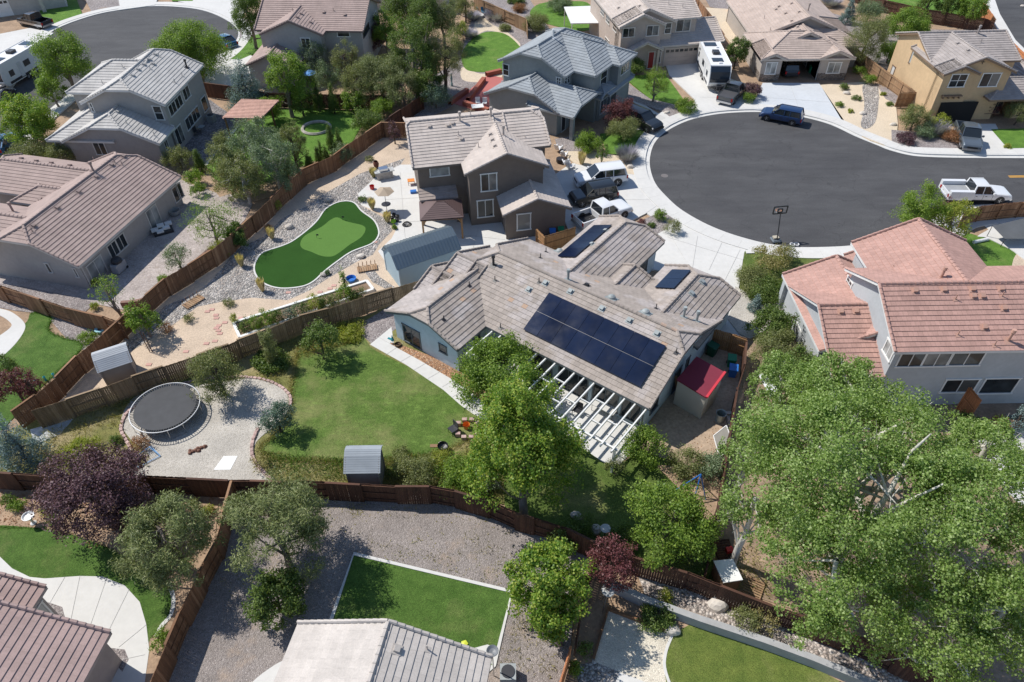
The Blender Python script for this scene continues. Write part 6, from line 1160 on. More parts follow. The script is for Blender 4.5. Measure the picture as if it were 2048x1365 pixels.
# white patio cover at the top
c=[P(1128,14,2.7),P(1184,12,2.7),P(1197,46,2.7),P(1142,47,2.7)]; root=empty('patio_cover',(c[3][0],c[3][1],0),0,'flat white patio cover beside the beige house at the top','patio cover'); o=np.array([c[3][0],c[3][1],0])
mb=MB(); mb.add([q-o for q in c]+[q-o-np.array([0,0,.12]) for q in c],[(0,1,2,3),(4,5,6,7),(0,4,5,1),(1,5,6,2),(2,6,7,3),(3,7,4,0)]); mb.build('roof',M_white,root)
for q in(c[0],c[3]): mb=MB(); q=(q-o)+(ce*0); mb.box((q[0]-.02+.1,q[1]-.1,0),(q[0]+.2,q[1]+.02,2.6)); mb.build('post',M_white,root)
# trampoline
w=P(330,815,.9); root=empty('trampoline',(w[0],w[1],0),0,'large round black trampoline on the pale gravel','trampoline')
R=2.28; mb=MB(); mb.lathe([(0,0),(R-.25,0),(R-.25,-.02)],40,(0,0,.9)); mb.build('mat',simple('trampoline mat',(.045,.047,.052),.75,var=.18,vs=1.2),root)
mb=MB(); mb.ring((0,0,.92),R,.035,48,6); mb.build('rim',M_chrome if 0 else simple('galvanised',(.60,.61,.62),.4,.3),root)
mb=MB()
for i in range(84): a=i*2*math.pi/84; mb.bar((math.cos(a)*(R-.27),math.sin(a)*(R-.27),.9),(math.cos(a)*(R-.02),math.sin(a)*(R-.02),.92),.03,.02)
mb.build('springs',M_dark,root)
for i in range(5):
    a=i*2*math.pi/5+.3; p=[(math.cos(a+s)*R,math.sin(a+s)*R) for s in(-.22,.22)]; mb=MB()
    for x,y in p: mb.tube((x,y,.9),(x,y,.03),.025,.025,6)
    mb.tube((p[0][0],p[0][1],.03),(p[1][0],p[1][1],.03),.025,.025,6); mb.build('leg',M_chrome,root)
mb=MB(); a=1.35; mb.tube((math.cos(a)*R,math.sin(a)*R,.92),(math.cos(a-.1)*(R+.5),math.sin(a-.1)*(R+.5),.1),.02,.02,6).tube((math.cos(a+.2)*R,math.sin(a+.2)*R,.92),(math.cos(a+.1)*(R+.5),math.sin(a+.1)*(R+.5),.1),.02,.02,6); mb.build('ladder',M_whitep,root)
# brick edging stones
def stones(name,label,line,step,s,mat):
    L=[np.array(q) for q in cr(world(line),6,False)]; mb=MB(); acc=0; rn=random.Random(5); prev=L[0]; root=None
    for q in L[1:]:
        d=q-prev; l=np.linalg.norm(d)
        while acc<l:
            p=prev+d*acc/l; a=math.atan2(d[1],d[0])+rn.uniform(-.15,.15); T=Matrix.Translation((p[0],p[1],0))@Matrix.Rotation(a,4,'Z'); mb.box((-s[0]/2,-s[1]/2,-.02),(s[0]/2*rn.uniform(.85,1),s[1]/2,s[2]*rn.uniform(.8,1.1)),0,T); acc+=step
        acc-=l; prev=q
    o=mb.build(name,mat); b=o.modifiers.new('bevel','BEVEL'); b.width=.02; return tag(o,label,'garden edging')
BR=woodm('pink wall block',[(.38,.26,.23),(.50,.36,.32),(.44,.30,.27)],(2,2,2))
stones('block_edging','pinkish concrete block edging along the left side of the trampoline gravel',[(268,815),(250,835),(243,860),(252,880),(262,900),(258,915)],.36,(.33,.22,.16),BR)
stones('block_edging','pinkish concrete block edging between the gravel and the mown lawn, upper curve',[(370,768),(420,758),(500,756),(550,768),(577,788),(582,805),(578,815)],.36,(.33,.2,.14),BR)
stones('block_edging','pinkish concrete block edging around the lower right of the trampoline gravel',[(515,862),(506,885),(505,910),(515,932),(530,948),(545,962)],.34,(.33,.22,.16),BR)
def rock(px,py,r,label,mat=M_rock,name='boulder',h=.6):
    w=P(px,py,0); rn=np.random.default_rng(int(px+py)); bm=bmesh.new(); bmesh.ops.create_icosphere(bm,subdivisions=2,radius=1)
    k=rn.normal(size=(5,3)); k/=np.linalg.norm(k,axis=1)[:,None]
    for v in bm.verts:
        d=np.array(v.co); f=1-sum(max(0,d@q-.55)*.55 for q in k); v.co=Vector((d[0]*r*f,d[1]*r*.8*f,d[2]*r*h*f+r*h*.55))
    me=bpy.data.meshes.new(name); bm.to_mesh(me); bm.free(); me.materials.append(mat); o=bpy.data.objects.new(name,me); COL.objects.link(o); o.location=(w[0],w[1],0); return tag(o,label,'rock','boulders')
import bmesh
PALE=simple('pale boulder',(.55,.50,.44),.9,var=.15,vs=3,bs=6,bst=.5)
for a in[(1260,338,.5,'pale boulder beside the lavender at the cul-de-sac'),(1434,1214,.6,'large pale boulder on the pink rock strip above the retaining wall'),(580,456,.5,'grey boulder on the river rocks left of the putting green'),(657,402,.45,'grey boulder at the upper tip of the putting green'),(740,401,.4,'boulder at the patio edge beside the round plant'),(722,515,.4,'white boulder on the rocks near the small bridge'),(647,552,.35,'boulder beside the tiny grey plant'),(1692,190,.5,'pale boulder on the sand near the ball shrubs'),(1754,198,.35,'pale boulder touching the rock stream'),(1724,230,.5,'pale boulder at the left bank of the rock stream'),(1785,252,.45,'pale boulder by the olive tree in the sand garden'),(1334,228,.4,'pale stone beside the kerb near the green bush'),(1152,1036,.45,'boulder in the shade under the maple'),(884,893,.4,'flat stone by the fire ring'),(1345,1263,.5,'flat stone step at the corner of the pale gravel patio'),(2045,14,.4,'stone at the edge of the picture'),(1885,432,.6,'white boulder at the roadside under the lime tree'),(600,612,.2,'small stone below the green')][:-2]+[(1885,428,.6,'white boulder at the roadside between the two trees')]:
    rock(a[0],a[1],a[2],a[3],PALE if 'pale' in a[3] or 'white' in a[3] else M_rock)
# basketball hoop
w=P(1551,482,.05); root=empty('basketball_hoop',(w[0],w[1],.02),math.radians(8),'portable basketball hoop standing at the kerb of the cul-de-sac','basketball hoop')
mb=MB(); mb.box((-.42,-.4,0),(.42,.42,.25)); o=mb.build('base',simple('grey base',(.10,.12,.14),.6),root); o.modifiers.new('bevel','BEVEL').width=.08
mb=MB(); mb.box((-.25,-.1,.28),(.25,.3,.4)); mb.build('ballast_bag',simple('sack',(.42,.38,.30),.9),root)
mb=MB(); mb.tube((0,-.2,.2),(0,.15,1.6),.05,.05).tube((0,.15,1.6),(0,.45,2.6),.045,.045); mb.build('pole',M_dark,root)
mb=MB()
for a,b in(((-.62,2.5),(.62,2.5)),((-.62,3.2),(.62,3.2)),((-.62,2.5),(-.62,3.2)),((.62,2.5),(.62,3.2)),((-.2,2.62),(.2,2.62)),((-.2,2.95),(.2,2.95)),((-.2,2.62),(-.2,2.95)),((.2,2.62),(.2,2.95))): mb.bar((a[0],.62,a[1]),(b[0],.62,b[1]),.08,.09)
mb.box((-.85,.61,2.8),(.85,.63,3.75)) if 0 else None; mb.build('backboard',M_black,root)
mb=MB(); mb.ring((0,.9,2.65),.23,.015,20,5); mb.build('rim',M_orange,root); mb=MB()
for i in range(12): a=i*.5236; mb.tube((.23*math.cos(a),.9+.23*math.sin(a),2.65),(.13*math.cos(a+.3),.9+.13*math.sin(a+.3),2.3),.006,.006,4)
mb.build('net',M_white,root)
# bins and small things
def bin_(px,py,mat,label,s=1.,ang=0):
    root,w=local('wheelie_bin',label,'bin',px,py,.5,ang,'wheelie bins'); s*=.88; mb=MB()
    a,b,h=.26*s,.33*s,.95*s; mb.add([(-a,-a,0),(a,-a,0),(a,a,0),(-a,a,0),(-b,-b,h),(b,-b,h),(b,b,h),(-b,b,h)],[(0,1,5,4),(1,2,6,5),(2,3,7,6),(3,0,4,7),(0,3,2,1)]); mb.build('body',mat,root)
    mb=MB(); mb.add([(-b-.02,-b-.04,h),(b+.02,-b-.04,h),(b+.02,b+.03,h+.08),(-b-.02,b+.03,h+.08),(-b-.02,-b-.04,h-.05),(b+.02,-b-.04,h-.05),(b+.02,b+.03,h),(-b-.02,b+.03,h)],[(0,1,2,3),(0,4,5,1),(1,5,6,2),(2,6,7,3),(3,7,4,0)]); mb.build('lid',mat,root)
    for x in(-.25,.25): mb=MB(); mb.tube((x-.03,.28,.1),(x+.03,.28,.1),.1,.1,10); mb.build('wheel',M_rub,root)
    return root
bin_(1425,700,simple('dark green',(.005,.09,.05),.45),'tall dark green bin against the side wall of the blue house',1.15,50); bin_(1463,722,M_green,'bright green lidded bin in the side yard of the blue house',1.0,-10); bin_(1466,742,M_blue,'blue lidded recycling bin next to the bright green bin',1.0,-15)
bin_(1105,466,M_blue,'blue recycling bin behind the small L shaped fence',.9); bin_(1122,462,M_green,'green bin behind the small L shaped fence',.9); bin_(1812,178,M_blue,'blue bin between the tan fence and the ochre wall',1.0); bin_(308,380 if 0 else 376,M_dark,'dark bin at the wall of the grey two storey house',.8); bin_(1623,138,M_green,'green bin inside the open garage of the tan house',1.0)
def item(name,label,cat,px,py,parts,ang=0,z=0.):
    root,w=local(name,label,cat,px,py,z,ang,{'armchair':'white armchairs','adirondack_chair':'teal chairs','flag_stick':'golf flags','footbridge':'plank footbridges','patio_chair':'patio chairs','pallet':'pallets','garden_lamp':'metal garden lamps','air_conditioner':'air conditioners'}.get(name))
    if z and name in(): root.location.z=z
    for nm,mt,fn in parts:
        mb=MB(); fn(mb); mb.build(nm,mt,root)
    return root
def legs4(mb,a,b,h,r=.02):
    for x in(-a,a):
        for y in(-b,b): mb.tube((x,y,0),(x,y,h),r,r,6)
item('umbrella_table','hexagonal beige parasol over a table on the patio of the brown house','parasol',768,381,[('canopy',simple('beige canvas',(.40,.32,.24),.9,var=.03),lambda m:m.lathe([(.95,2.05),(.5,2.22),(.02,2.4)],6)),('pole',M_dark,lambda m:m.tube((0,0,0),(0,0,2.45),.025,.025)),('table_top',M_dark,lambda m:m.lathe([(0,.72),(.45,.72),(.45,.70)],12))],z=2.2)
item('barbecue_counter','stone barbecue counter with steel grill at the edge of the sand and patio','barbecue',768,342,[('counter',M_rock,lambda m:m.box((-.8,-.35,0),(.8,.35,.8))),('counter_top',M_concg,lambda m:m.box((-1,-.42,.8),(1,.42,.87))),('grill_lid',M_chrome,lambda m:m.box((-.5,-.3,.87),(.4,.3,1.15)))],20,.8)
item('fire_pot','brown clay pot on a stand behind the barbecue counter','pot',752,328,[('pot',simple('clay',(.16,.05,.03),.7),lambda m:m.lathe([(.0,.1),(.22,.15),(.3,.5),(.2,.8)],12))],0,.5)
item('garden_hose','coiled black hose lying on the white patio','hose',814,450,[('coil',M_black,lambda m:[m.ring((0,0,.04+.05*k),.42-.05*k,.03,24,5) for k in range(4)])])
item('toy_basket','cluster of pots with a lime toy at the patio edge','pots',785,440,[('pot',M_black,lambda m:[m.lathe([(.0,.02),(.15,.02),(.2,.35),(.1,.38)],8,(x,y,0)) for x,y in((0,0),(.45,.2),(.1,.5),(.5,-.3))]),('toy',simple('lime plastic',(.3,.6,.02),.4),lambda m:m.lathe([(0,.0),(.25,.1),(.25,.25),(0,.35)],10,(.15,-.5,0)))])
item('bucket','red bucket on the rocks near the patio edge','bucket',744,375,[('body',M_red,lambda m:m.lathe([(.0,.02),(.2,.02),(.25,.4)],10))],0,.2)
item('side_table','orange side table against the brown house wall','table',822,361,[('table_top',M_orange,lambda m:m.box((-.35,-.3,.42),(.35,.3,.48))),('leg',M_dark,lambda m:legs4(m,.3,.25,.42))],10,.45)
item('crate','small blue crate beside the brown house wall','crate',827,386,[('box',M_blue,lambda m:m.box((-.3,-.2,0),(.3,.2,.25)))],10)
def chair(m,a=.27):
    m.box((-a,-a,.40),(a,a,.44)).box((-a,a-.05,.44),(a,a,.95)); legs4(m,a-.03,a-.03,.4)
def adir(m):
    m.bar((0,-.35,.38),(0,.3,.25),.5,.03).bar((0,.28,.22),(0,.62,.95),.5,.03).box((-.36,-.4,.5),(-.26,.35,.54)).box((.26,-.4,.5),(.36,.35,.54)).box((-.33,-.38,0),(-.28,-.32,.5)).box((.28,-.38,0),(.33,-.32,.5))
for x,y,a,l in((1117,295,150,'first white armchair beside the brown house entrance, topmost'),(1128,308,160,'second white armchair beside the brown house entrance'),(1132,324,190,'third white armchair beside the brown house entrance'),(1141,332,140,'white armchair nearest the white suv')):
    item('armchair',l,'chair',x,y,[('frame',M_whitep,adir)],a,.4)
item('fire_table','dark round fire table among the white armchairs','table',1121,318,[('top',M_dark,lambda m:m.lathe([(0,.45),(.45,.45),(.45,.1),(0,.1)],14))],0,.4)
for x,y,a,l in((956,205,10,'left white chair on the red patio'),(969,206,-10,'right white chair on the red patio')): item('patio_chair',l,'chair',x,y,[('frame',M_whitep,chair)],a,.4)
item('patio_table','white cushioned table on the red patio','table',955,213,[('top',M_whitep,lambda m:m.box((-.7,-.5,.5),(.7,.5,.56))),('leg',M_dark,lambda m:legs4(m,.6,.4,.5))],10,.5)
for x,y,a,l in((968,24,30,'teal adirondack chair right of the fire bowl'),(958,16,0,'teal adirondack chair behind the fire bowl')): item('adirondack_chair',l,'chair',x,y,[('frame',simple('teal wood',(.03,.17,.27),.6),adir)],a,.4)
item('fire_bowl','round stone fire bowl at the end of the curving path','fire pit',958,32,[('ring',M_conc,lambda m:m.lathe([(.55,0),(.75,.0),(.75,.35),(.55,.35),(.5,.2),(0,.2)],16))],0,.2)
item('garden_swing','blue tubular swing frame over the dirt patch near the hedge','swing',1400,955,[('frame',M_blue,lambda m:[m.tube((0,0,1.8),p,.035,.035,6) for p in((-1.3,.1,0),(-.4,-1.0,0),(.2,1.0,0),(.5,-.6,0))])],0,1.5)
item('water_barrel','grey metal trash can at the end of the packed dirt yard','can',1441,833,[('body',simple('zinc',(.33,.38,.38),.5,.4),lambda m:m.lathe([(0,.02),(.28,.02),(.34,.85),(.36,.85),(.3,.8),(.27,.1)],16))],0,.5)
item('leaning_board','long yellowish plank leaning on the cream shed','plank',1352,785,[('plank',M_beam,lambda m:m.bar((-.1,.4,2.0),(.25,-.5,.02),.22,.04))],0,.8)
item('folding_table','white framed folding screen leaning at the boundary fence','screen',1446,885,[('frame',M_whitep,lambda m:[m.bar(a,b,.05,.05) for a,b in(((-.4,-1,.1),(-.4,.8,.1)),((-.4,.8,.1),(.35,1.0,.9)),((.35,1.0,.9),(.45,-.7,.9)),((-.4,-1,.1),(.45,-.7,.9)))]),('panel',simple('pale mesh',(.22,.21,.19),.8),lambda m:m.add([(-.38,-.95,.1),(-.38,.8,.1),(.34,.98,.88),(.43,-.7,.88)],[(0,1,2,3)]))],0,.4)
item('white_board','white rectangular board lying on the pale gravel','board',452,927,[('sheet',M_white,lambda m:m.add([(-.62,-.55,.05),(.45,-.55,.05),(.62,.55,.05),(-.3,.55,.05),(-.62,-.55,.02),(.45,-.55,.02),(.62,.55,.02),(-.3,.55,.02)],[(0,1,2,3),(0,4,5,1),(1,5,6,2),(2,6,7,3),(3,7,4,0)]))])
item('net_frame','flattened toy goal with light blue frame and net on the pale gravel','goal',293,917,[('frame',simple('light blue tube',(.22,.42,.70),.5),lambda m:[m.tube(a,b,.03,.03,6) for a,b in(((-.9,-.2,.1),(.0,.9,.15)),((0,.9,.15),(.9,.1,.1)),((.9,.1,.1),(-.2,-.8,.1)),((-.2,-.8,.1),(-.9,-.2,.1)),((0,.9,.15),(.2,.5,.5)),((.9,.1,.1),(.2,.5,.5)))]),('net',M_white,lambda m:[m.bar((-.9+.1*k,-.2-.06*k+.0,.06),(0+.09*k,.9-.08*k,.06),.008,.008) for k in range(0,9)])])
item('rock_pile','small pile of red brown rocks and driftwood on the pale gravel','rocks',395,902,[('rocks',simple('red brown rock',(.20,.10,.07),.9,var=.3,vs=5),lambda m:[m.lathe([(0,.0),(.13+.03*(i%3),.05),(.1,.16),(0,.2)],6,(x,y,0)) for i,(x,y) in enumerate(((-.4,-.25),(-.25,-.1),(-.1,0),(.0,.15),(.2,.2),(.4,.3),(-.45,-.05),(.12,-.05)))])])
item('fire_ring','ring of pink blocks with orange pots by the dry grass','fire ring',936,861,[('blocks',BR,lambda m:[m.box((.8*math.cos(a)-.16,.8*math.sin(a)-.12,0),(.8*math.cos(a)+.16,.8*math.sin(a)+.12,.3)) for a in[k*.63 for k in range(10)]]),('pot',M_orange,lambda m:m.lathe([(0,.05),(.2,.05),(.25,.4)],10,(-.1,.2,0)))])
item('folding_chair','dark folding chair facing the fire ring','chair',906,858,[('frame',M_dark,chair)],-50,.4)
item('old_grill','small rusty grill and boards on the dry ground behind the bushes','grill',886,897,[('bowl',M_dark,lambda m:m.lathe([(0,.3),(.3,.4),(.36,.6)],12)),('leg',M_dark,lambda m:[m.tube((.2*math.cos(a),.2*math.sin(a),.4),(.35*math.cos(a),.35*math.sin(a),0),.015,.015,5) for a in(0,2.1,4.2)]),('board',M_fencet,lambda m:m.box((-.9,.3,0),(-.1,.55,.06)))],0,.3)
item('bird_bath','white pedestal bird bath in the dirt bed at the left edge','bird bath',57,1034,[('basin',M_white,lambda m:m.lathe([(0,.62),(.3,.68),(.36,.8),(.33,.8),(.25,.7),(0,.68)],18)),('pedestal',M_white,lambda m:m.lathe([(.18,0),(.18,.06),(.07,.15),(.07,.6),(.12,.63)],12))],0,.7)
item('garden_lamp','round metal lamp on a pole beside the red leaved plum','lamp',1211,1058,[('disc',M_concg,lambda m:m.lathe([(0,1.3),(.3,1.25),(.3,1.22),(0,1.2)],18)),('pole',M_dark,lambda m:m.tube((0,0,0),(0,0,1.25),.03,.03))],0,1.2)
item('garden_lamp','grey metal patio heater on a tripod below the red leaved plum','heater',1216,1183,[('disc',M_concg,lambda m:m.lathe([(.0,1.9),(.36,1.78),(.36,1.74),(0,1.7)],10)),('leg',M_chrome,lambda m:[m.tube((0,0,1.75),(.4*math.cos(a),.4*math.sin(a),0),.02,.02,6) for a in(0,2.1,4.2)])],0,1.7)
item('stone_pillar','white round stone in the shade beside the round metal lamp','stone',1192,1058,[('stone',PALE,lambda m:m.lathe([(.3,0),(.34,.3),(.2,.5),(0,.55)],10))],0,.3)
item('blue_tub','blue plastic tub beside the tall sunflower','tub',702,558,[('body',M_blue,lambda m:m.lathe([(0,.05),(.35,.05),(.45,.3),(.42,.3),(.34,.1)],16))],0,.2)
item('peacock_ornament','teal metal peacock ornament at the corner of the blue house','ornament',785,680,[('body',M_teal,lambda m:m.lathe([(0,.25),(.14,.35),(.1,.5),(.03,.75),(.05,.8),(0,.85)],8)),('leg',M_dark,lambda m:m.tube((0,0,0),(0,0,.3),.015,.015)),('tail',M_teal,lambda m:m.bar((0,0,.4),(-.35,.1,.5),.18,.03))],0,.4)
item('drum_lid','dark round drain pot in the bark bed','pot',796,692,[('rim',simple('rust pot',(.10,.06,.03),.8),lambda m:m.lathe([(.0,.1),(.2,.1),(.24,.2),(.26,.2),(.22,0)],14))])
for x,y,a,l in((735,539,15,'weathered plank footbridge over the dry stream left of the blue shed'),(388,606,55,'weathered plank footbridge over the river rocks at the left')):
    item('footbridge',l,'bridge',x,y,[('deck',M_fencet,lambda m:[m.box((-.85+.19*k,-.4,.12),(-.69+.19*k,.4,.16)) for k in range(9)]),('railing',M_fence,lambda m:[m.tube((-.7+.35*k,.42,0),(-.66+.35*k,.42,.55),.03,.03,6) for k in range(5)])],a)
item('steel_pole','pair of thin rusty poles standing on the sand','pole',300,705,[('pole',simple('rust',(.15,.08,.05),.8),lambda m:m.tube((0,0,0),(-.1,.1,2.0),.03,.03).tube((.2,0,0),(.1,.1,1.9),.03,.03))],0,0)
item('stepping_stones','scatter of pink stepping stones across the sand','stepping stones',440,640,[('stone',simple('pink paver',(.52,.31,.26),.9,var=.1),lambda m:[(lambda w:m.box((w[0]-o_[0]-.2,w[1]-o_[1]-.14,.03),(w[0]-o_[0]+.2,w[1]-o_[1]+.14,.05)))(P(x,y)) for o_ in[P(440,640)] for x,y in((438,652),(450,646),(433,637),(437,662),(440,668),(413,688),(430,683),(372,704),(298,730),(415,624),(424,620),(432,631),(482,637),(433,657),(577,586),(750,485),(640,585),(660,578),(668,572))])])
item('blue_bin_lid','small light blue toy boat at the fence corner','toy',201,660,[('hull',M_cyan,lambda m:m.lathe([(.0,.02),(.35,.1),(.45,.3),(.2,.3)],8))],0,.2)
item('garden_figures','small teal garden figures by the fence in the left yard','ornament',90,758,[('figure',M_teal,lambda m:[m.lathe([(.1,0),(.06,.3),(.1,.4),(0,.5)],8,(x,y,0)) for x,y in((0,0),(-.5,-.3),(.5,.3))])],0,.2)
for x,y,l in((235,527,'covered barbecue beside the patio wall windows of the mauve house'),):
    item('barbecue',l,'barbecue',x,y,[('hood',M_dark,lambda m:m.lathe([(0,.95),(.45,.95),(.45,1.15),(.3,1.35),(0,1.4)],12)),('cart',simple('grey cart',(.35,.36,.38),.5),lambda m:m.box((-.6,-.3,.1),(.6,.3,.9))),('wheel',M_rub,lambda m:m.tube((.5,-.35,.12),(.5,.35,.12),.12,.12,10))],76,.8)
item('cushion_pile','heap of white cushions and furniture on the pavers by the doors','furniture',323,457,[('cushions',M_white,lambda m:[m.box((x,y,z),(x+.6,y+.5,z+.18)) for x,y,z in((-.9,-.2,.3),(-.3,.1,.42),(.1,-.3,.3),(-.5,-.6,.25),(.4,.3,.3))]),('frame',M_dark,lambda m:m.box((-.8,-.6,0),(.9,.7,.28)))],30,.4)
item('tub','round grey tub standing on the pavers of the mauve house','tub',349,424,[('body',simple('grey tub',(.30,.30,.29),.7),lambda m:m.lathe([(0,.1),(.45,.1),(.55,.5),(.5,.5),(.42,.15)],16))],0,.3)
def acu(px,py,l,a=0): item('air_conditioner',l,'air conditioner',px,py,[('case',simple('grey case',(.30,.32,.32),.6),lambda m:m.box((-.4,-.4,0),(.4,.4,.8))),('fan_grille',M_dark,lambda m:m.lathe([(0,.84),(.34,.84),(.34,.8)],16))],a,.7)
acu(421,232,'air conditioner unit on the dark pavers of the grey house',80); acu(1016,1330 if 0 else 1345,'dark air conditioner unit beside the beige tile roof'); 
item('garden_bench','dark garden bench and glass table on the dark paver patio','bench',395,265,[('seat',M_dark,lambda m:[chair(m)]),('table_top',simple('glass top',(.3,.33,.34),.3),lambda m:m.box((.6,-.3,.5),(1.3,.3,.54)))],80,.3)
item('satellite_dish','grey satellite dish on the eave corner of the beige tile roof','satellite dish',985,1306,[('dish',simple('dish grey',(.17,.18,.19),.5),lambda m:m.lathe([(0,2.75),(.2,2.8),(.3,2.92),(.28,2.94),(.16,2.84),(0,2.8)],16)),('arm',M_chrome,lambda m:m.tube((0,0,0),(0,0,2.8),.03,.03))],0,2.7)
item('planter_pots','brown pots against the garage wing of the brown house','pots',1041,463,[('pot',simple('dark pot',(.07,.05,.04),.7),lambda m:m.lathe([(0,.02),(.25,.02),(.33,.6),(.28,.6)],12)),('blue_pot',M_blue,lambda m:m.lathe([(0,.02),(.14,.02),(.18,.3)],10,(.6,-.1,0)))],0,.3)
item('potted_cactus','pink wrapped pole beside the cedar gate fence','ornament',1088,488,[('figure',simple('pink cloth',(.6,.25,.25),.8),lambda m:m.lathe([(.12,.3),(.16,.8),(.08,1.3),(0,1.4)],8)),('stand',M_dark,lambda m:m.tube((0,0,0),(0,0,.4),.03,.03))],0,.8)
# coop with white top, pallets, white sheet roof, white cover, garden furniture right
c=[P(1427,1122,1.3),P(1466,1118,1.3),P(1486,1160,1.3),P(1447,1166,1.3)]; o=np.array([c[3][0],c[3][1],0]); root=empty('animal_hutch',(o[0],o[1],0),0,'wooden hutch with white sheet top at the dark fence in the cottonwood yard','hutch')
mb=MB(); mb.add([q-o for q in c]+[q-o-np.array([0,0,.06]) for q in c],[(0,1,2,3),(4,5,6,7),(0,4,5,1),(1,5,6,2),(2,6,7,3),(3,7,4,0)]); mb.build('lid',M_white,root)
q=[(k-sum(c)/4)*np.array([.9,.9,1])+sum(c)/4-o for k in c]; mb=MB(); mb.add([k-np.array([0,0,.05]) for k in q]+[np.array([k[0],k[1],0.]) for k in q],[(0,1,5,4),(1,2,6,5),(2,3,7,6),(3,0,4,7)]); mb.build('wall',M_fencet,root)
def pallet(m): [m.box((-.6+.15*k,-.5,.12),(-.5+.15*k,.5,.15)) for k in range(9)]; [m.box((-.6,y,0),(.7,y+.08,.12)) for y in(-.5,-.05,.42)]
item('pallet','dark grey wooden pallet with slats beside the white topped hutch','pallet',1450,1098,[('slats',M_fenced,pallet)],95,.3); item('pallet','tan pallet lying right of the white topped hutch','pallet',1505,1182,[('slats',M_fencet,pallet)],60)
item('red_crate','red crate lying on the dark pallet','crate',1459,1100,[('box',M_red,lambda m:m.box((-.2,-.15,.16),(.2,.15,.4)))],10,.3)
c=[P(1515,745,1.9),P(1552,756,1.9),P(1562,805,1.9),P(1538,790,1.9)]; o=np.array([c[3][0],c[3][1],0]); root=empty('white_canopy',(o[0],o[1],0),0,'white corrugated sheet roof partly under the left cottonwood','canopy')
mb=MB(); mb.add([q-o for q in c]+[q-o-np.array([0,0,.05]) for q in c],[(0,1,2,3),(4,5,6,7),(0,4,5,1),(1,5,6,2),(2,6,7,3),(3,7,4,0)]); mb.build('sheet',M_white,root); mb=MB(); [mb.tube((q-o)-np.array([0,0,.04]),((q-o)[0],(q-o)[1],0),.03,.03,6) for q in c]; mb.build('posts',M_chrome,root)
item('block_stack','stack of pale blocks at the boundary fence','blocks',1460,838,[('block',PALE,lambda m,k=k:m.box((-.2,-.6+.3*k,0),(.2,-.35+.3*k,.25+.1*(k%2)))) for k in range(4)],0,.2)
item('sun_lounger','wrapped white roll lying on the front lawn at the right','roll',1962,482,[('roll',M_whitep,lambda m:m.tube((-.75,-.2,.15),(.75,.25,.15),.15,.15,10))],0,.15)
c=[P(1985,452,1.2),P(2070,432,1.2),P(2070,478,.9),P(2010,478,.9)]; o=np.array([c[3][0],c[3][1],0]); root=empty('shade_sail',(o[0],o[1],0),0,'dark grey tarpaulin sail stretched over the white drive at the right edge','shade sail')
mb=MB(); mb.add([q-o for q in c]+[q-o-np.array([0,0,.03]) for q in c],[(0,1,2,3),(4,5,6,7),(0,4,5,1),(1,5,6,2),(2,6,7,3),(3,7,4,0)]); mb.build('cloth',simple('tarp',(.10,.105,.11),.7),root)
mb=MB(); [mb.tube((q-o),((q-o)[0],(q-o)[1],0),.03,.03,6) for q in c]; mb.build('poles',M_dark,root)
item('play_structure','orange and blue toddler play set on the pale sand behind the beige house','toy',1470,22,[('climber',M_orange,lambda m:m.box((-1,-.4,0),(-.2,.3,.7)).bar((-.2,0,.7),(.6,0,.05),.4,.06)),('slide',M_red,lambda m:m.bar((.9,0,.9),(1.6,.3,.05),.4,.06)),('pool',M_cyan,lambda m:m.lathe([(0,.1),(.8,.1),(.9,.3),(.85,.3)],16,(3.0,.8,0)))])
item('manhole_cover','round manhole cover in the asphalt of the cul-de-sac','manhole',1329,352,[('lid',simple('worn iron',(.16,.145,.14),.7),lambda m:m.lathe([(0,.014),(.36,.014),(.36,.0)],20))])
item('street_number_sign','small white trash grate lying at the kerb beside the hoop','grate',1588,492,[('frame',M_whitep,lambda m:m.box((-.4,-.2,.13),(.4,-.13,.2)).box((-.4,.13,.13),(.4,.2,.2)).box((-.4,-.2,.13),(-.33,.2,.2)).box((.33,-.2,.13),(.4,.2,.2)).box((-.04,-.2,.13),(.04,.2,.2)))])
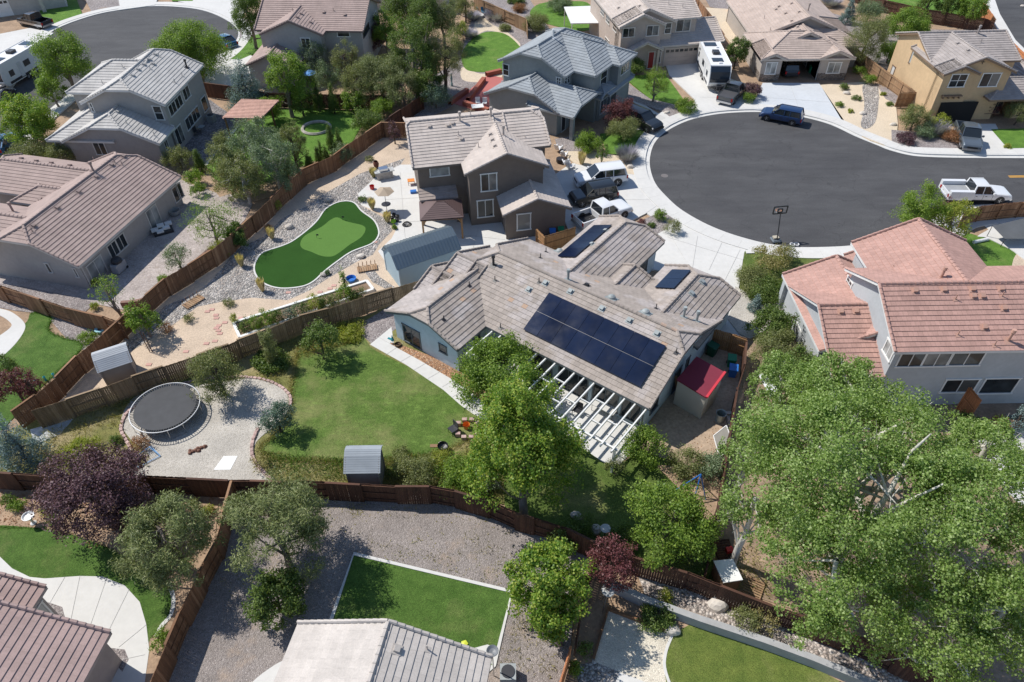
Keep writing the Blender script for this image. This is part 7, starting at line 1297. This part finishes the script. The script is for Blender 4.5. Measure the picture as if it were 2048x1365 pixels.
item('yellow_leaf_bag','crumpled yellow bag on the edge of the small lawn by the beige roof','bag',929,1289,[('bag',simple('yellow plastic',(.6,.65,.05),.5),lambda m:m.lathe([(0,0),(.15,.03),(.2,.09),(0,.12)],5))])
item('utility_box','pale concrete utility box lid at the corner of the driveway','utility box',1499,507,[('lid',M_conc2,lambda m:m.box((-.35,-.25,.1),(.35,.25,.2)))],0)
item('parasol','blue patio umbrella behind the silvery trees','parasol',618,145,[('canopy',simple('blue canvas',(.10,.28,.62),.8),lambda m:m.lathe([(.9,1.7),(.5,1.9),(0,2.0)],8)),('pole',M_dark,lambda m:m.tube((0,0,0),(0,0,2.0),.03,.03))],0,1.8)
item('garden_statue','pale stone figure in the shade beside the tree belt','statue',903,160,[('figure',simple('verdigris',(.30,.42,.42),.7),lambda m:m.lathe([(.15,0),(.15,.3),(.08,.5),(.14,1.0),(.07,1.4),(.1,1.55),(0,1.65)],10))],0,.8)
item('flag_stick','small golf flag on the putting green','golf flag',634,477,[('pole',M_dark,lambda m:m.tube((0,0,0),(0,0,.45),.012,.012,5)),('flag',M_dark,lambda m:m.box((0,-.01,.3),(.2,.01,.45)))]); item('flag_stick','second small golf flag near the top of the light putting area','golf flag',685,441,[('pole',M_dark,lambda m:m.tube((0,0,0),(0,0,.45),.012,.012,5)),('flag',M_dark,lambda m:m.box((0,-.01,.3),(.2,.01,.45)))])
item('patio_table','white marbled table on the slab under the white pergola','table',1210,812,[('top',M_conc2,lambda m:m.box((-.9,-.45,.7),(.9,.45,.75))),('leg',M_dark,lambda m:legs4(m,.8,.35,.7))],-37,.7)
item('patio_chair','dark chair at the house end of the pergola slab','chair',1155,820,[('frame',M_dark,chair)],-37,.4); item('potted_plant','green plant in a pot by the pergola doors','plant',1215,826 if 0 else 772,[('pot',M_dark,lambda m:m.lathe([(0,0),(.18,0),(.24,.4)],10)),('leaves',LF['bright'],lambda m:[m.bar((0,0,.4),(.35*math.cos(a),.35*math.sin(a),.75),.1,.01) for a in[k*.7 for k in range(9)]])],0,.4)
